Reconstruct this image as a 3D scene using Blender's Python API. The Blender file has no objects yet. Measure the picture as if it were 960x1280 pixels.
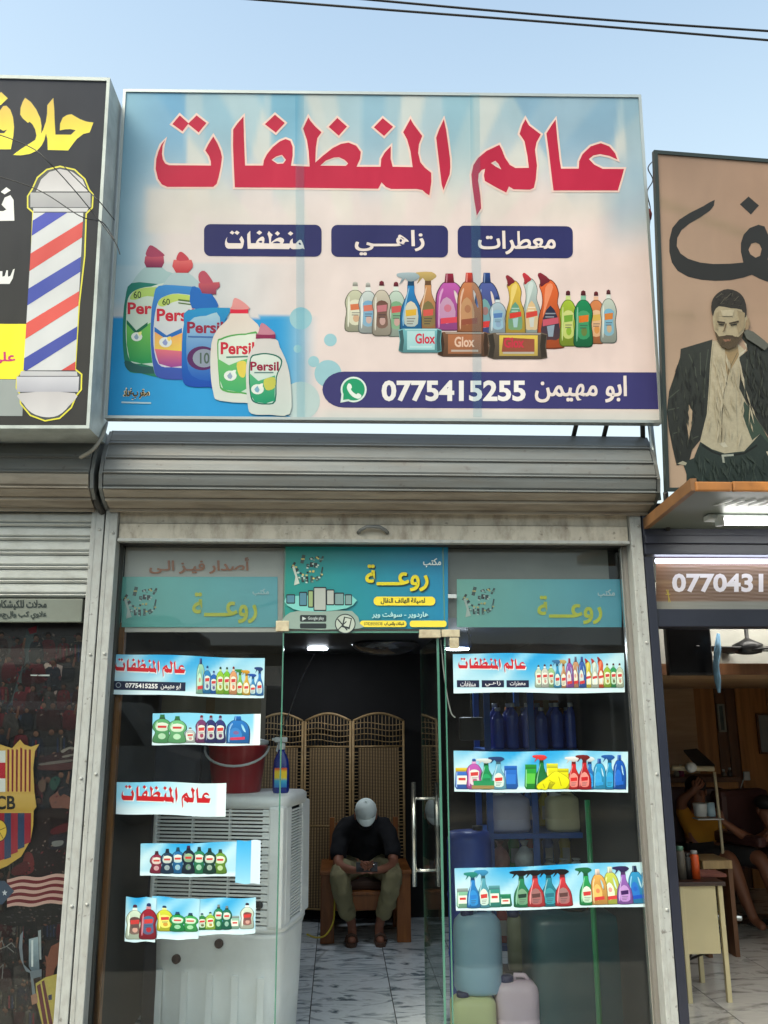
import bpy, bmesh, math, random
from mathutils import Vector, Matrix
from mathutils.geometry import tessellate_polygon
random.seed(7)
SC = bpy.context.scene
COL = SC.collection
# ---------------------------------------------------------------- camera
FPX = 1080.0
YAW, PITCH, ROLL = math.radians(3.0), math.radians(13.5), math.radians(0.3)
CAMP = Vector((0.0, -4.1, 1.55))
RM = Matrix.Rotation(-YAW, 3, 'Z') @ Matrix.Rotation(math.pi / 2 + PITCH, 3, 'X') @ Matrix.Rotation(-ROLL, 3, 'Z')
cd = bpy.data.cameras.new('camera')
cam = bpy.data.objects.new('camera', cd)
COL.objects.link(cam)
cam.matrix_world = Matrix.Translation(CAMP) @ RM.to_4x4()
cd.sensor_fit = 'HORIZONTAL'; cd.sensor_width = 36.0; cd.lens = 36.0 * FPX / 960.0
cd.clip_start = 0.05; cd.clip_end = 3000
SC.camera = cam
# ---------------------------------------------------------------- sky, sun, exposure
SUN_EL, SUN_AZ = math.radians(48), math.radians(-135)    # azimuth from +X: a hazy sun to the left, behind the photographer
w = bpy.data.worlds.new('World'); SC.world = w; w.use_nodes = True
nt = w.node_tree
bg = nt.nodes['Background']
sky = nt.nodes.new('ShaderNodeTexSky'); sky.sky_type = 'NISHITA'; sky.sun_disc = False
sky.sun_elevation = SUN_EL
sky.sun_rotation = math.pi / 2 - SUN_AZ
sky.air_density = 0.9; sky.dust_density = 5; sky.ozone_density = 0.2; sky.altitude = 50
tn = nt.nodes.new('ShaderNodeVectorMath'); tn.operation = 'MULTIPLY'; tn.inputs[1].default_value = (0.99, 1.07, 0.95)   # dusty air takes some of the blue
nt.links.new(sky.outputs[0], tn.inputs[0])
wc = nt.nodes.new('ShaderNodeTexCoord'); ws = nt.nodes.new('ShaderNodeSeparateXYZ'); nt.links.new(wc.outputs['Generated'], ws.inputs[0])
hz = nt.nodes.new('ShaderNodeMapRange'); hz.interpolation_type = 'SMOOTHSTEP'
hz.inputs[1].default_value = math.sin(math.radians(10)); hz.inputs[2].default_value = math.sin(math.radians(66)); hz.inputs[3].default_value = .88; hz.inputs[4].default_value = 0.0
nt.links.new(ws.outputs[2], hz.inputs[0])
hm = nt.nodes.new('ShaderNodeMix'); hm.data_type = 'RGBA'; hm.inputs[7].default_value = (2.15, 2.48, 2.5, 1)      # pale haze round the horizon
nt.links.new(hz.outputs[0], hm.inputs[0]); nt.links.new(tn.outputs[0], hm.inputs[6])
nt.links.new(hm.outputs[2], bg.inputs[0]); bg.inputs[1].default_value = 0.15
sd = bpy.data.lights.new('sun', 'SUN'); sd.energy = 0.5; sd.angle = math.radians(40); sd.color = (1.0, 0.985, 0.965)
sun = bpy.data.objects.new('sun', sd); COL.objects.link(sun)
sv = Vector((math.cos(SUN_EL) * math.cos(SUN_AZ), math.cos(SUN_EL) * math.sin(SUN_AZ), math.sin(SUN_EL)))
sun.rotation_euler = sv.to_track_quat('Z', 'Y').to_euler(); sun.location = sv * 40
SC.view_settings.view_transform = 'Standard'; SC.view_settings.look = 'None'
SC.view_settings.exposure = 1.5; SC.view_settings.gamma = 1
SC.view_settings.use_curve_mapping = False
SC.cycles.use_denoising = True
SC.cycles.max_bounces = 10; SC.cycles.transparent_max_bounces = 24
SC.cycles.diffuse_bounces = 5; SC.cycles.glossy_bounces = 4
SC.cycles.caustics_reflective = False; SC.cycles.caustics_refractive = False
SC.cycles.sample_clamp_indirect = 6
# ---------------------------------------------------------------- from a point of the photo to a point of the place
def ray(x, y): return RM @ Vector(((x - 480) / FPX, -(y - 640) / FPX, -1))
def W(x, y, Y=0.0):
    d = ray(x, y); return CAMP + d * ((Y - CAMP.y) / d.y)
def WZ(x, y, Z=0.0):
    d = ray(x, y); return CAMP + d * ((Z - CAMP.z) / d.z)
def WX(x, y, X):
    d = ray(x, y); return CAMP + d * ((X - CAMP.x) / d.x)
class Plane:
    def __init__(s, p, n): s.p = Vector(p); s.n = Vector(n).normalized()
    def at(s, x, y, lift=0.0):
        d = ray(x, y); t = (s.p - CAMP).dot(s.n) / d.dot(s.n)
        return CAMP + d * t + s.n * lift
def wallplane(Y): return Plane((0, Y, 0), (0, -1, 0))
# ---------------------------------------------------------------- materials
def lin(c):
    r = []
    for v in c[:3]:
        v = v / 255.0
        r.append(v / 12.92 if v <= 0.04045 else ((v + 0.055) / 1.055) ** 2.4)
    return r
MATS = {}
def mat(name, rgb, rough=0.6, metal=0.0, var=0.12, scale=6.0, bump=0.0, bscale=60.0, stretch=(1, 1, 1), dirt=None, dirt_amt=0.0, dirt_scale=3.0, spec=0.5, trans=0.0, emit=None, estr=0.0, coat=0.0, speck=0.0):
    if name in MATS: return MATS[name]
    m = bpy.data.materials.new(name); MATS[name] = m; m.use_nodes = True
    t = m.node_tree; N = t.nodes; L = t.links
    b = N['Principled BSDF']
    c = lin(rgb)
    tc = N.new('ShaderNodeTexCoord'); mp = N.new('ShaderNodeMapping')
    mp.inputs['Scale'].default_value = stretch
    L.new(tc.outputs['Object'], mp.inputs[0])
    n = N.new('ShaderNodeTexNoise'); n.inputs['Scale'].default_value = scale; n.inputs['Detail'].default_value = 6
    L.new(mp.outputs[0], n.inputs['Vector'])
    cr = N.new('ShaderNodeValToRGB')
    cr.color_ramp.elements[0].position = 0.3; cr.color_ramp.elements[1].position = 0.7
    cr.color_ramp.elements[0].color = [max(0, v * (1 - var)) for v in c] + [1]
    cr.color_ramp.elements[1].color = [min(1, v * (1 + var)) for v in c] + [1]
    L.new(n.outputs[0], cr.inputs[0])
    out = cr.outputs[0]
    if dirt:
        d = N.new('ShaderNodeTexNoise'); d.inputs['Scale'].default_value = dirt_scale; d.inputs['Detail'].default_value = 9
        d.inputs['Roughness'].default_value = 0.65
        L.new(mp.outputs[0], d.inputs['Vector'])
        r2 = N.new('ShaderNodeValToRGB'); r2.color_ramp.elements[0].position = 0.45; r2.color_ramp.elements[1].position = 0.72
        r2.color_ramp.elements[1].color = (dirt_amt,) * 3 + (1,)
        L.new(d.outputs[0], r2.inputs[0])
        mx = N.new('ShaderNodeMix'); mx.data_type = 'RGBA'
        L.new(r2.outputs[0], mx.inputs[0]); L.new(out, mx.inputs[6]); mx.inputs[7].default_value = lin(dirt) + [1]
        out = mx.outputs[2]
    if speck:
        d = N.new('ShaderNodeTexNoise'); d.inputs['Scale'].default_value = 38; d.inputs['Detail'].default_value = 3
        L.new(tc.outputs['Object'], d.inputs['Vector'])
        r3 = N.new('ShaderNodeValToRGB'); r3.color_ramp.elements[0].position = .66; r3.color_ramp.elements[1].position = .74
        r3.color_ramp.elements[1].color = (speck,) * 3 + (1,)
        L.new(d.outputs[0], r3.inputs[0])
        mx = N.new('ShaderNodeMix'); mx.data_type = 'RGBA'
        L.new(r3.outputs[0], mx.inputs[0]); L.new(out, mx.inputs[6]); mx.inputs[7].default_value = (.05, .035, .025, 1)
        out = mx.outputs[2]
    L.new(out, b.inputs['Base Color'])
    b.inputs['Roughness'].default_value = rough; b.inputs['Metallic'].default_value = metal
    b.inputs['Specular IOR Level'].default_value = spec
    b.inputs['Coat Weight'].default_value = coat
    if trans: b.inputs['Transmission Weight'].default_value = trans
    if emit: b.inputs['Emission Color'].default_value = lin(emit) + [1]; b.inputs['Emission Strength'].default_value = estr
    if bump:
        bn = N.new('ShaderNodeTexNoise'); bn.inputs['Scale'].default_value = bscale; bn.inputs['Detail'].default_value = 5
        L.new(mp.outputs[0], bn.inputs['Vector'])
        bp = N.new('ShaderNodeBump'); bp.inputs['Strength'].default_value = bump; bp.inputs['Distance'].default_value = 0.01
        L.new(bn.outputs[0], bp.inputs['Height']); L.new(bp.outputs[0], b.inputs['Normal'])
    return m
KP = 0.92      # print colour scale: the ink's reflectance for a colour read off the photo
def print_mat(name, rough=0.45, wr=0.0, spec=0.4, grain=None):
    if name in MATS: return MATS[name]
    m = bpy.data.materials.new(name); MATS[name] = m; m.use_nodes = True
    t = m.node_tree; N = t.nodes; L = t.links; b = N['Principled BSDF']
    a = N.new('ShaderNodeAttribute'); a.attribute_name = 'ink'
    tc = N.new('ShaderNodeTexCoord')
    n = N.new('ShaderNodeTexNoise'); n.inputs['Scale'].default_value = 3.0; n.inputs['Detail'].default_value = 8
    L.new(tc.outputs['Object'], n.inputs['Vector'])
    mr = N.new('ShaderNodeMapRange'); mr.inputs[1].default_value = 0.3; mr.inputs[2].default_value = 0.7; mr.inputs[3].default_value = 0.9; mr.inputs[4].default_value = 1.06
    L.new(n.outputs[0], mr.inputs[0])
    if grain:
        g = N.new('ShaderNodeTexNoise'); g.inputs['Scale'].default_value = grain[0]; g.inputs['Detail'].default_value = 4; g.inputs['Roughness'].default_value = .7
        L.new(tc.outputs['Object'], g.inputs['Vector'])
        gr = N.new('ShaderNodeMapRange'); gr.inputs[1].default_value = .3; gr.inputs[2].default_value = .7; gr.inputs[3].default_value = 1 - grain[1]; gr.inputs[4].default_value = 1 + grain[1]
        L.new(g.outputs[0], gr.inputs[0]); gm_ = N.new('ShaderNodeMath'); gm_.operation = 'MULTIPLY'; L.new(gr.outputs[0], gm_.inputs[0]); L.new(mr.outputs[0], gm_.inputs[1]); mr = gm_
    vm = N.new('ShaderNodeVectorMath'); vm.operation = 'SCALE'
    L.new(a.outputs['Color'], vm.inputs[0]); L.new(mr.outputs[0], vm.inputs['Scale'])
    L.new(vm.outputs[0], b.inputs['Base Color'])
    b.inputs['Roughness'].default_value = rough; b.inputs['Specular IOR Level'].default_value = spec
    if wr:
        mp = N.new('ShaderNodeMapping'); mp.inputs['Scale'].default_value = (1.0, 1.0, 0.35)
        L.new(tc.outputs['Object'], mp.inputs[0])
        w2 = N.new('ShaderNodeTexNoise'); w2.inputs['Scale'].default_value = 2.2; w2.inputs['Detail'].default_value = 3
        L.new(mp.outputs[0], w2.inputs['Vector'])
        bp = N.new('ShaderNodeBump'); bp.inputs['Strength'].default_value = wr; bp.inputs['Distance'].default_value = 0.06
        L.new(w2.outputs[0], bp.inputs['Height']); L.new(bp.outputs[0], b.inputs['Normal'])
    return m
def glass_mat(name, tint=(0.9, 0.95, 0.93), refl=1.0, dust=0.04):
    if name in MATS: return MATS[name]
    m = bpy.data.materials.new(name); MATS[name] = m; m.use_nodes = True
    t = m.node_tree; N = t.nodes; L = t.links
    for q in list(N): N.remove(q)
    o = N.new('ShaderNodeOutputMaterial'); tr = N.new('ShaderNodeBsdfTransparent'); gl = N.new('ShaderNodeBsdfGlossy'); df = N.new('ShaderNodeBsdfDiffuse')
    tr.inputs[0].default_value = tuple(tint) + (1,); gl.inputs['Roughness'].default_value = 0.015
    df.inputs[0].default_value = (0.55, 0.53, 0.5, 1)
    fr = N.new('ShaderNodeFresnel'); fr.inputs[0].default_value = 1.5
    mu = N.new('ShaderNodeMath'); mu.operation = 'MULTIPLY'; mu.inputs[1].default_value = refl
    L.new(fr.outputs[0], mu.inputs[0])
    m1 = N.new('ShaderNodeMixShader'); L.new(mu.outputs[0], m1.inputs[0]); L.new(tr.outputs[0], m1.inputs[1]); L.new(gl.outputs[0], m1.inputs[2])
    nz = N.new('ShaderNodeTexNoise'); nz.inputs['Scale'].default_value = 4; nz.inputs['Detail'].default_value = 8
    tc = N.new('ShaderNodeTexCoord'); L.new(tc.outputs['Object'], nz.inputs['Vector'])
    mr = N.new('ShaderNodeMapRange'); mr.inputs[1].default_value = 0.4; mr.inputs[2].default_value = 0.75; mr.inputs[3].default_value = dust * .4; mr.inputs[4].default_value = dust * 2
    L.new(nz.outputs[0], mr.inputs[0])
    m2 = N.new('ShaderNodeMixShader'); L.new(mr.outputs[0], m2.inputs[0]); L.new(m1.outputs[0], m2.inputs[1]); L.new(df.outputs[0], m2.inputs[2])
    L.new(m2.outputs[0], o.inputs[0])
    return m
def wood_mat(name, a, b_, scale=3.0, rough=0.45, stretch=(1, 1, .08)):
    if name in MATS: return MATS[name]
    m = bpy.data.materials.new(name); MATS[name] = m; m.use_nodes = True
    t = m.node_tree; N = t.nodes; L = t.links; b = N['Principled BSDF']
    tc = N.new('ShaderNodeTexCoord'); mp = N.new('ShaderNodeMapping'); mp.inputs['Scale'].default_value = stretch
    L.new(tc.outputs['Object'], mp.inputs[0])
    n = N.new('ShaderNodeTexNoise'); n.inputs['Scale'].default_value = scale * 8; n.inputs['Detail'].default_value = 8; n.inputs['Distortion'].default_value = 1.2
    L.new(mp.outputs[0], n.inputs['Vector'])
    cr = N.new('ShaderNodeValToRGB'); cr.color_ramp.elements[0].position = .35; cr.color_ramp.elements[1].position = .7
    cr.color_ramp.elements[0].color = lin(a) + [1]; cr.color_ramp.elements[1].color = lin(b_) + [1]
    L.new(n.outputs[0], cr.inputs[0]); L.new(cr.outputs[0], b.inputs['Base Color']); b.inputs['Roughness'].default_value = rough
    return m
def marble_mat(name, base, vein, scale=1.0, rough=0.12, offset=0.0):
    if name in MATS: return MATS[name]
    m = bpy.data.materials.new(name); MATS[name] = m; m.use_nodes = True
    t = m.node_tree; N = t.nodes; L = t.links; b = N['Principled BSDF']
    tc = N.new('ShaderNodeTexCoord'); mp = N.new('ShaderNodeMapping'); mp.inputs['Rotation'].default_value = (0, 0, .5 + offset); mp.inputs['Scale'].default_value = (1, 2.4, 1)
    mp.inputs['Location'].default_value = (offset * 7, offset * 3, 0)
    L.new(tc.outputs['Object'], mp.inputs[0])
    n = N.new('ShaderNodeTexNoise'); n.inputs['Scale'].default_value = 2.3 * scale; n.inputs['Detail'].default_value = 9; n.inputs['Distortion'].default_value = 2.2; n.inputs['Roughness'].default_value = .62
    L.new(mp.outputs[0], n.inputs['Vector'])
    cr = N.new('ShaderNodeValToRGB'); e = cr.color_ramp.elements
    e[0].position = .34; e[0].color = lin(vein) + [1]; e[1].position = .5; e[1].color = lin(base) + [1]
    q = e.new(.42); q.color = [(x + y) * .5 for x, y in zip(lin(vein), lin(base))] + [1]
    q = e.new(.7); q.color = [x * .85 for x in lin(base)] + [1]
    L.new(n.outputs[0], cr.inputs[0]); L.new(cr.outputs[0], b.inputs['Base Color']); b.inputs['Roughness'].default_value = rough
    return m
def emit_mat(name, rgb, s):
    if name in MATS: return MATS[name]
    m = bpy.data.materials.new(name); MATS[name] = m; m.use_nodes = True
    b = m.node_tree.nodes['Principled BSDF']
    b.inputs['Base Color'].default_value = lin(rgb) + [1]; b.inputs['Emission Color'].default_value = lin(rgb) + [1]; b.inputs['Emission Strength'].default_value = s
    return m
# ---------------------------------------------------------------- objects
def tag(o, label=None, cat=None, group=None, kind=None):
    if label: o['label'] = label
    if cat: o['category'] = cat
    if group: o['group'] = group
    if kind: o['kind'] = kind
    return o
def thing(name, loc, label, cat, group=None, rz=0.0):
    o = bpy.data.objects.new(name, None); o.empty_display_size = .1; COL.objects.link(o)
    o.location = loc; o.rotation_euler = (0, 0, rz)
    return tag(o, label, cat, group)
def origin(o):
    v = Vector((0, 0, 0))
    while o: v += Vector(o.location); o = o.parent
    return v
class MB:
    def __init__(s): s.v = []; s.f = []; s.m = []; s.sm = []; s.col = None
    def add(s, vs, fs, mi=0, sm=False):
        b = len(s.v); s.v += [Vector(q) for q in vs]
        for f in fs: s.f.append([b + i for i in f]); s.m.append(mi); s.sm.append(sm)
    def box(s, x0, x1, y0, y1, z0, z1, mi=0, bev=0.0):
        if bev <= 0:
            vs = [(x, y, z) for z in (z0, z1) for y in (y0, y1) for x in (x0, x1)]
            s.add(vs, [(0, 2, 3, 1), (4, 5, 7, 6), (0, 1, 5, 4), (2, 6, 7, 3), (0, 4, 6, 2), (1, 3, 7, 5)], mi); return s
        bm = bmesh.new(); bmesh.ops.create_cube(bm, size=1)
        for v in bm.verts: v.co = Vector(((x0 + x1) / 2 + v.co.x * (x1 - x0), (y0 + y1) / 2 + v.co.y * (y1 - y0), (z0 + z1) / 2 + v.co.z * (z1 - z0)))
        bmesh.ops.bevel(bm, geom=list(bm.edges), offset=min(bev, .45 * min(abs(x1 - x0), abs(y1 - y0), abs(z1 - z0))), segments=2, affect='EDGES', profile=.6)
        s.bm(bm, mi); return s
    def bm(s, bm, mi=0, sm=False):
        bm.verts.index_update()
        s.add([v.co.copy() for v in bm.verts], [[v.index for v in f.verts] for f in bm.faces], mi, sm); bm.free(); return s
    def prism(s, poly, axis, a, b, mi=0):
        """poly: 2D outline; axis 'x': points are (y,z), 'y': (x,z), 'z': (x,y)"""
        def P(p, t): return {'x': (t, p[0], p[1]), 'y': (p[0], t, p[1]), 'z': (p[0], p[1], t)}[axis]
        n = len(poly); vs = [P(p, a) for p in poly] + [P(p, b) for p in poly]
        fs = [(i, (i + 1) % n, n + (i + 1) % n, n + i) for i in range(n)]
        tr = tessellate_polygon([[Vector((p[0], p[1], 0)) for p in poly]])
        fs += [tuple(t) for t in tr] + [tuple(n + i for i in reversed(t)) for t in tr]
        s.add(vs, fs, mi); return s
    def lathe(s, prof, c=(0, 0, 0), seg=20, mi=0, sm=True, axis='z', sq=None):
        vs = []; fs = []; c = Vector(c)
        for r, z in prof:
            for i in range(seg):
                a = 2 * math.pi * i / seg; x, y = r * math.cos(a), r * math.sin(a)
                if sq: x *= sq[0]; y *= sq[1]
                p = (x, y, z) if axis == 'z' else ((x, z, y) if axis == 'y' else (z, x, y))
                vs.append(c + Vector(p))
        for k in range(len(prof) - 1):
            for i in range(seg):
                j = (i + 1) % seg; fs.append((k * seg + i, k * seg + j, (k + 1) * seg + j, (k + 1) * seg + i))
        fs.append(tuple(range(seg))[::-1]); fs.append(tuple((len(prof) - 1) * seg + i for i in range(seg)))
        s.add(vs, fs, mi, sm); return s
    def loft(s, secs, seg=24, mi=0, sm=True, p=4.0):
        """superellipse sections (z, hx, hy, cx, cy)"""
        vs = []; fs = []
        for z, hx, hy, cx, cy in secs:
            for i in range(seg):
                a = 2 * math.pi * i / seg; ca, sa = math.cos(a), math.sin(a)
                r = (abs(ca) ** p + abs(sa) ** p) ** (-1 / p)
                vs.append((cx + hx * r * ca, cy + hy * r * sa, z))
        for k in range(len(secs) - 1):
            for i in range(seg):
                j = (i + 1) % seg; fs.append((k * seg + i, k * seg + j, (k + 1) * seg + j, (k + 1) * seg + i))
        fs.append(tuple(range(seg))[::-1]); fs.append(tuple((len(secs) - 1) * seg + i for i in range(seg)))
        s.add(vs, fs, mi, sm); return s
    def tube(s, pts, r, seg=8, mi=0, sm=True):
        pts = [Vector(p) for p in pts]; n = len(pts); vs = []; fs = []
        rs = r if isinstance(r, (list, tuple)) else [r] * n
        up = Vector((0, 0, 1)); prev = None
        for k, p in enumerate(pts):
            t = (pts[min(k + 1, n - 1)] - pts[max(k - 1, 0)]).normalized()
            a = t.cross(up if abs(t.z) < .95 else Vector((1, 0, 0))).normalized()
            if prev and a.dot(prev) < 0: a = -a
            prev = a; b = t.cross(a)
            for i in range(seg):
                q = 2 * math.pi * i / seg; vs.append(p + (a * math.cos(q) + b * math.sin(q)) * rs[k])
        for k in range(n - 1):
            for i in range(seg):
                j = (i + 1) % seg; fs.append((k * seg + i, k * seg + j, (k + 1) * seg + j, (k + 1) * seg + i))
        fs.append(tuple(range(seg))[::-1]); fs.append(tuple((n - 1) * seg + i for i in range(seg)))
        s.add(vs, fs, mi, sm); return s
    def ball(s, c, rx, ry=None, rz=None, seg=16, mi=0):
        ry = ry or rx; rz = rz or rx; bm = bmesh.new(); bmesh.ops.create_uvsphere(bm, u_segments=seg, v_segments=seg // 2 + 2, radius=1)
        for v in bm.verts: v.co = Vector((c[0] + v.co.x * rx, c[1] + v.co.y * ry, c[2] + v.co.z * rz))
        s.bm(bm, mi, True); return s
    def xf(s, M):
        s.v = [M @ q for q in s.v]; return s
    def build(s, name, mats, parent=None, local=False, label=None, cat=None, group=None, kind=None, fix=True):
        if not isinstance(mats, (list, tuple)): mats = [mats]
        me = bpy.data.meshes.new(name)
        o0 = Vector((0, 0, 0)) if local else origin(parent)
        me.from_pydata([q - o0 for q in s.v], [], s.f)
        for i, p in enumerate(me.polygons): p.material_index = s.m[i]; p.use_smooth = s.sm[i]
        for m in mats: me.materials.append(m)
        if fix:
            bm = bmesh.new(); bm.from_mesh(me); bmesh.ops.recalc_face_normals(bm, faces=bm.faces); bm.to_mesh(me); bm.free()
        if s.col:
            at = me.color_attributes.new('ink', 'FLOAT_COLOR', 'POINT')
            for i, c in enumerate(s.col): at.data[i].color = (c[0], c[1], c[2], 1)
        me.update()
        o = bpy.data.objects.new(name, me); COL.objects.link(o); o.parent = parent
        return tag(o, label, cat, group, kind)
def structure(name, mb, m): return mb.build(name, m, kind='structure')
def scatter(P, poly, n, cols, ln, wd, ang, rnd, spread=.5):
    xs = [p[0] for p in poly]; ys = [p[1] for p in poly]; k = 0; tries = 0
    def inside(x, y):
        c = False; m = len(poly)
        for i in range(m):
            a, b = poly[i - 1], poly[i]
            if (a[1] > y) != (b[1] > y) and x < (b[0] - a[0]) * (y - a[1]) / (b[1] - a[1]) + a[0]: c = not c
        return c
    while k < n and tries < n * 12:
        tries += 1; x = rnd.uniform(min(xs), max(xs)); y = rnd.uniform(min(ys), max(ys)); a = ang + rnd.uniform(-spread, spread); l = ln * rnd.uniform(.5, 1.2); dx, dy = math.cos(a) * l / 2, math.sin(a) * l / 2
        if not (inside(x, y) and inside(x + dx, y + dy) and inside(x - dx, y - dy)): continue
        w_ = wd * rnd.uniform(.5, 1.2); nx_, ny_ = -math.sin(a) * w_ / 2, math.cos(a) * w_ / 2
        P.poly([(x - dx, y - dy), (x + nx_, y + ny_), (x + dx, y + dy), (x - nx_, y - ny_)], rnd.choice(cols)); P.k -= rnd.choice((0, 1)); k += 1
def copy_tree(o, parent=None):
    c = o.copy(); COL.objects.link(c); c.parent = parent
    for ch in list(o.children): copy_tree(ch, c)
    return c
# ---------------------------------------------------------------- flat print: inks laid as thin sheets on a plane
def smooth(pts, n=4):
    out = []; m = len(pts)
    for i in range(m):
        p0, p1, p2, p3 = [Vector(pts[(i + k - 1) % m]) for k in range(4)]
        for j in range(n):
            t = j / n
            out.append(tuple(.5 * ((2 * p1) + (-p0 + p2) * t + (2 * p0 - 5 * p1 + 4 * p2 - p3) * t * t + (-p0 + 3 * p1 - 3 * p2 + p3) * t ** 3)))
    return out
def circ(cx, cy, rx, ry=None, n=24, a0=0, a1=360):
    ry = ry or rx
    return [(cx + rx * math.cos(math.radians(a0 + (a1 - a0) * i / n)), cy + ry * math.sin(math.radians(a0 + (a1 - a0) * i / n))) for i in range(n if a1 - a0 >= 360 else n + 1)]
def rrect(x0, y0, x1, y1, r, n=5):
    o = []
    for cx, cy, a in ((x1 - r, y0 + r, -90), (x1 - r, y1 - r, 0), (x0 + r, y1 - r, 90), (x0 + r, y0 + r, 180)): o += circ(cx, cy, r, r, n, a, a + 90)
    return o
def area(p): return .5 * sum(p[i][0] * p[(i + 1) % len(p)][1] - p[(i + 1) % len(p)][0] * p[i][1] for i in range(len(p)))
def grow(p, d, lim=2.0):
    n = len(p); o = []; sg = 1 if area(p) > 0 else -1
    for i in range(n):
        a, b, c = Vector(p[i - 1]), Vector(p[i]), Vector(p[(i + 1) % n])
        e1 = b - a; e2 = c - b
        if e1.length < 1e-6 or e2.length < 1e-6: o.append(tuple(b)); continue
        e1.normalize(); e2.normalize()
        n1 = Vector((e1.y, -e1.x)) * sg; n2 = Vector((e2.y, -e2.x)) * sg
        q = n1 + n2
        if q.length < 1e-3: o.append(tuple(b + n1 * d)); continue
        q.normalize(); k = min(1 / max(q.dot(n1), .2), lim); o.append(tuple(b + q * d * k))
    return o
SH = {'ا': (0xFE8D, 2), 'أ': (0xFE83, 2), 'ب': (0xFE8F, 4), 'ة': (0xFE93, 2), 'ت': (0xFE95, 4), 'ح': (0xFEA1, 4), 'خ': (0xFEA5, 4), 'د': (0xFEA9, 2), 'ر': (0xFEAD, 2), 'ز': (0xFEAF, 2), 'س': (0xFEB1, 4), 'ش': (0xFEB5, 4), 'ص': (0xFEB9, 4), 'ط': (0xFEC1, 4), 'ظ': (0xFEC5, 4), 'ع': (0xFEC9, 4), 'ف': (0xFED1, 4), 'ق': (0xFED5, 4), 'ك': (0xFED9, 4), 'ل': (0xFEDD, 4), 'م': (0xFEE1, 4), 'ن': (0xFEE5, 4), 'ه': (0xFEE9, 4), 'و': (0xFEED, 2), 'ى': (0xFEEF, 2), 'ي': (0xFEF1, 4), 'ﻻ': (0xFEFB, 2)}
def shape_ar(s):
    s = s.replace('لا', 'ﻻ'); out = []
    for i, ch in enumerate(s):
        if ch not in SH: out.append(ch); continue
        b, n = SH[ch]
        pv = i > 0 and (s[i - 1] == '\u0640' or (s[i - 1] in SH and SH[s[i - 1]][1] == 4))
        nx = n == 4 and i + 1 < len(s) and (s[i + 1] == '\u0640' or s[i + 1] in SH)
        out.append(chr(b + ((3 if nx else 1) if pv else (2 if nx else 0))))
    return ''.join(reversed(out))
TXT = {}
def text_tris(body, off=0.0, arabic=False):
    k = (body, off)
    if k in TXT: return TXT[k]
    c = bpy.data.curves.new('lettering_curve', 'FONT'); c.body = shape_ar(body) if arabic else body; c.offset = off; c.resolution_u = 3
    o = bpy.data.objects.new('lettering_source', c); COL.objects.link(o)
    dg = bpy.context.evaluated_depsgraph_get(); me = o.evaluated_get(dg).to_mesh()
    vs = [(v.co.x, v.co.y) for v in me.vertices]; fs = [tuple(p.vertices) for p in me.polygons]
    o.evaluated_get(dg).to_mesh_clear(); bpy.data.objects.remove(o); bpy.data.curves.remove(c)
    par = list(range(len(vs)))
    def fd(a):
        while par[a] != a: par[a] = par[par[a]]; a = par[a]
        return a
    for f in fs:
        for a in f[1:]: par[fd(a)] = fd(f[0])
    ids = {}; comp = [ids.setdefault(fd(i), len(ids)) for i in range(len(vs))]
    used = {i for f in fs for i in f}
    xs = [vs[i][0] for i in used]; ys = [vs[i][1] for i in used]; x0, x1, y0, y1 = min(xs), max(xs), min(ys), max(ys)
    vs = [((x - x0) / (x1 - x0), (y1 - y) / (y1 - y0)) for x, y in vs]
    TXT[k] = (vs, fs, comp); return TXT[k]
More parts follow.
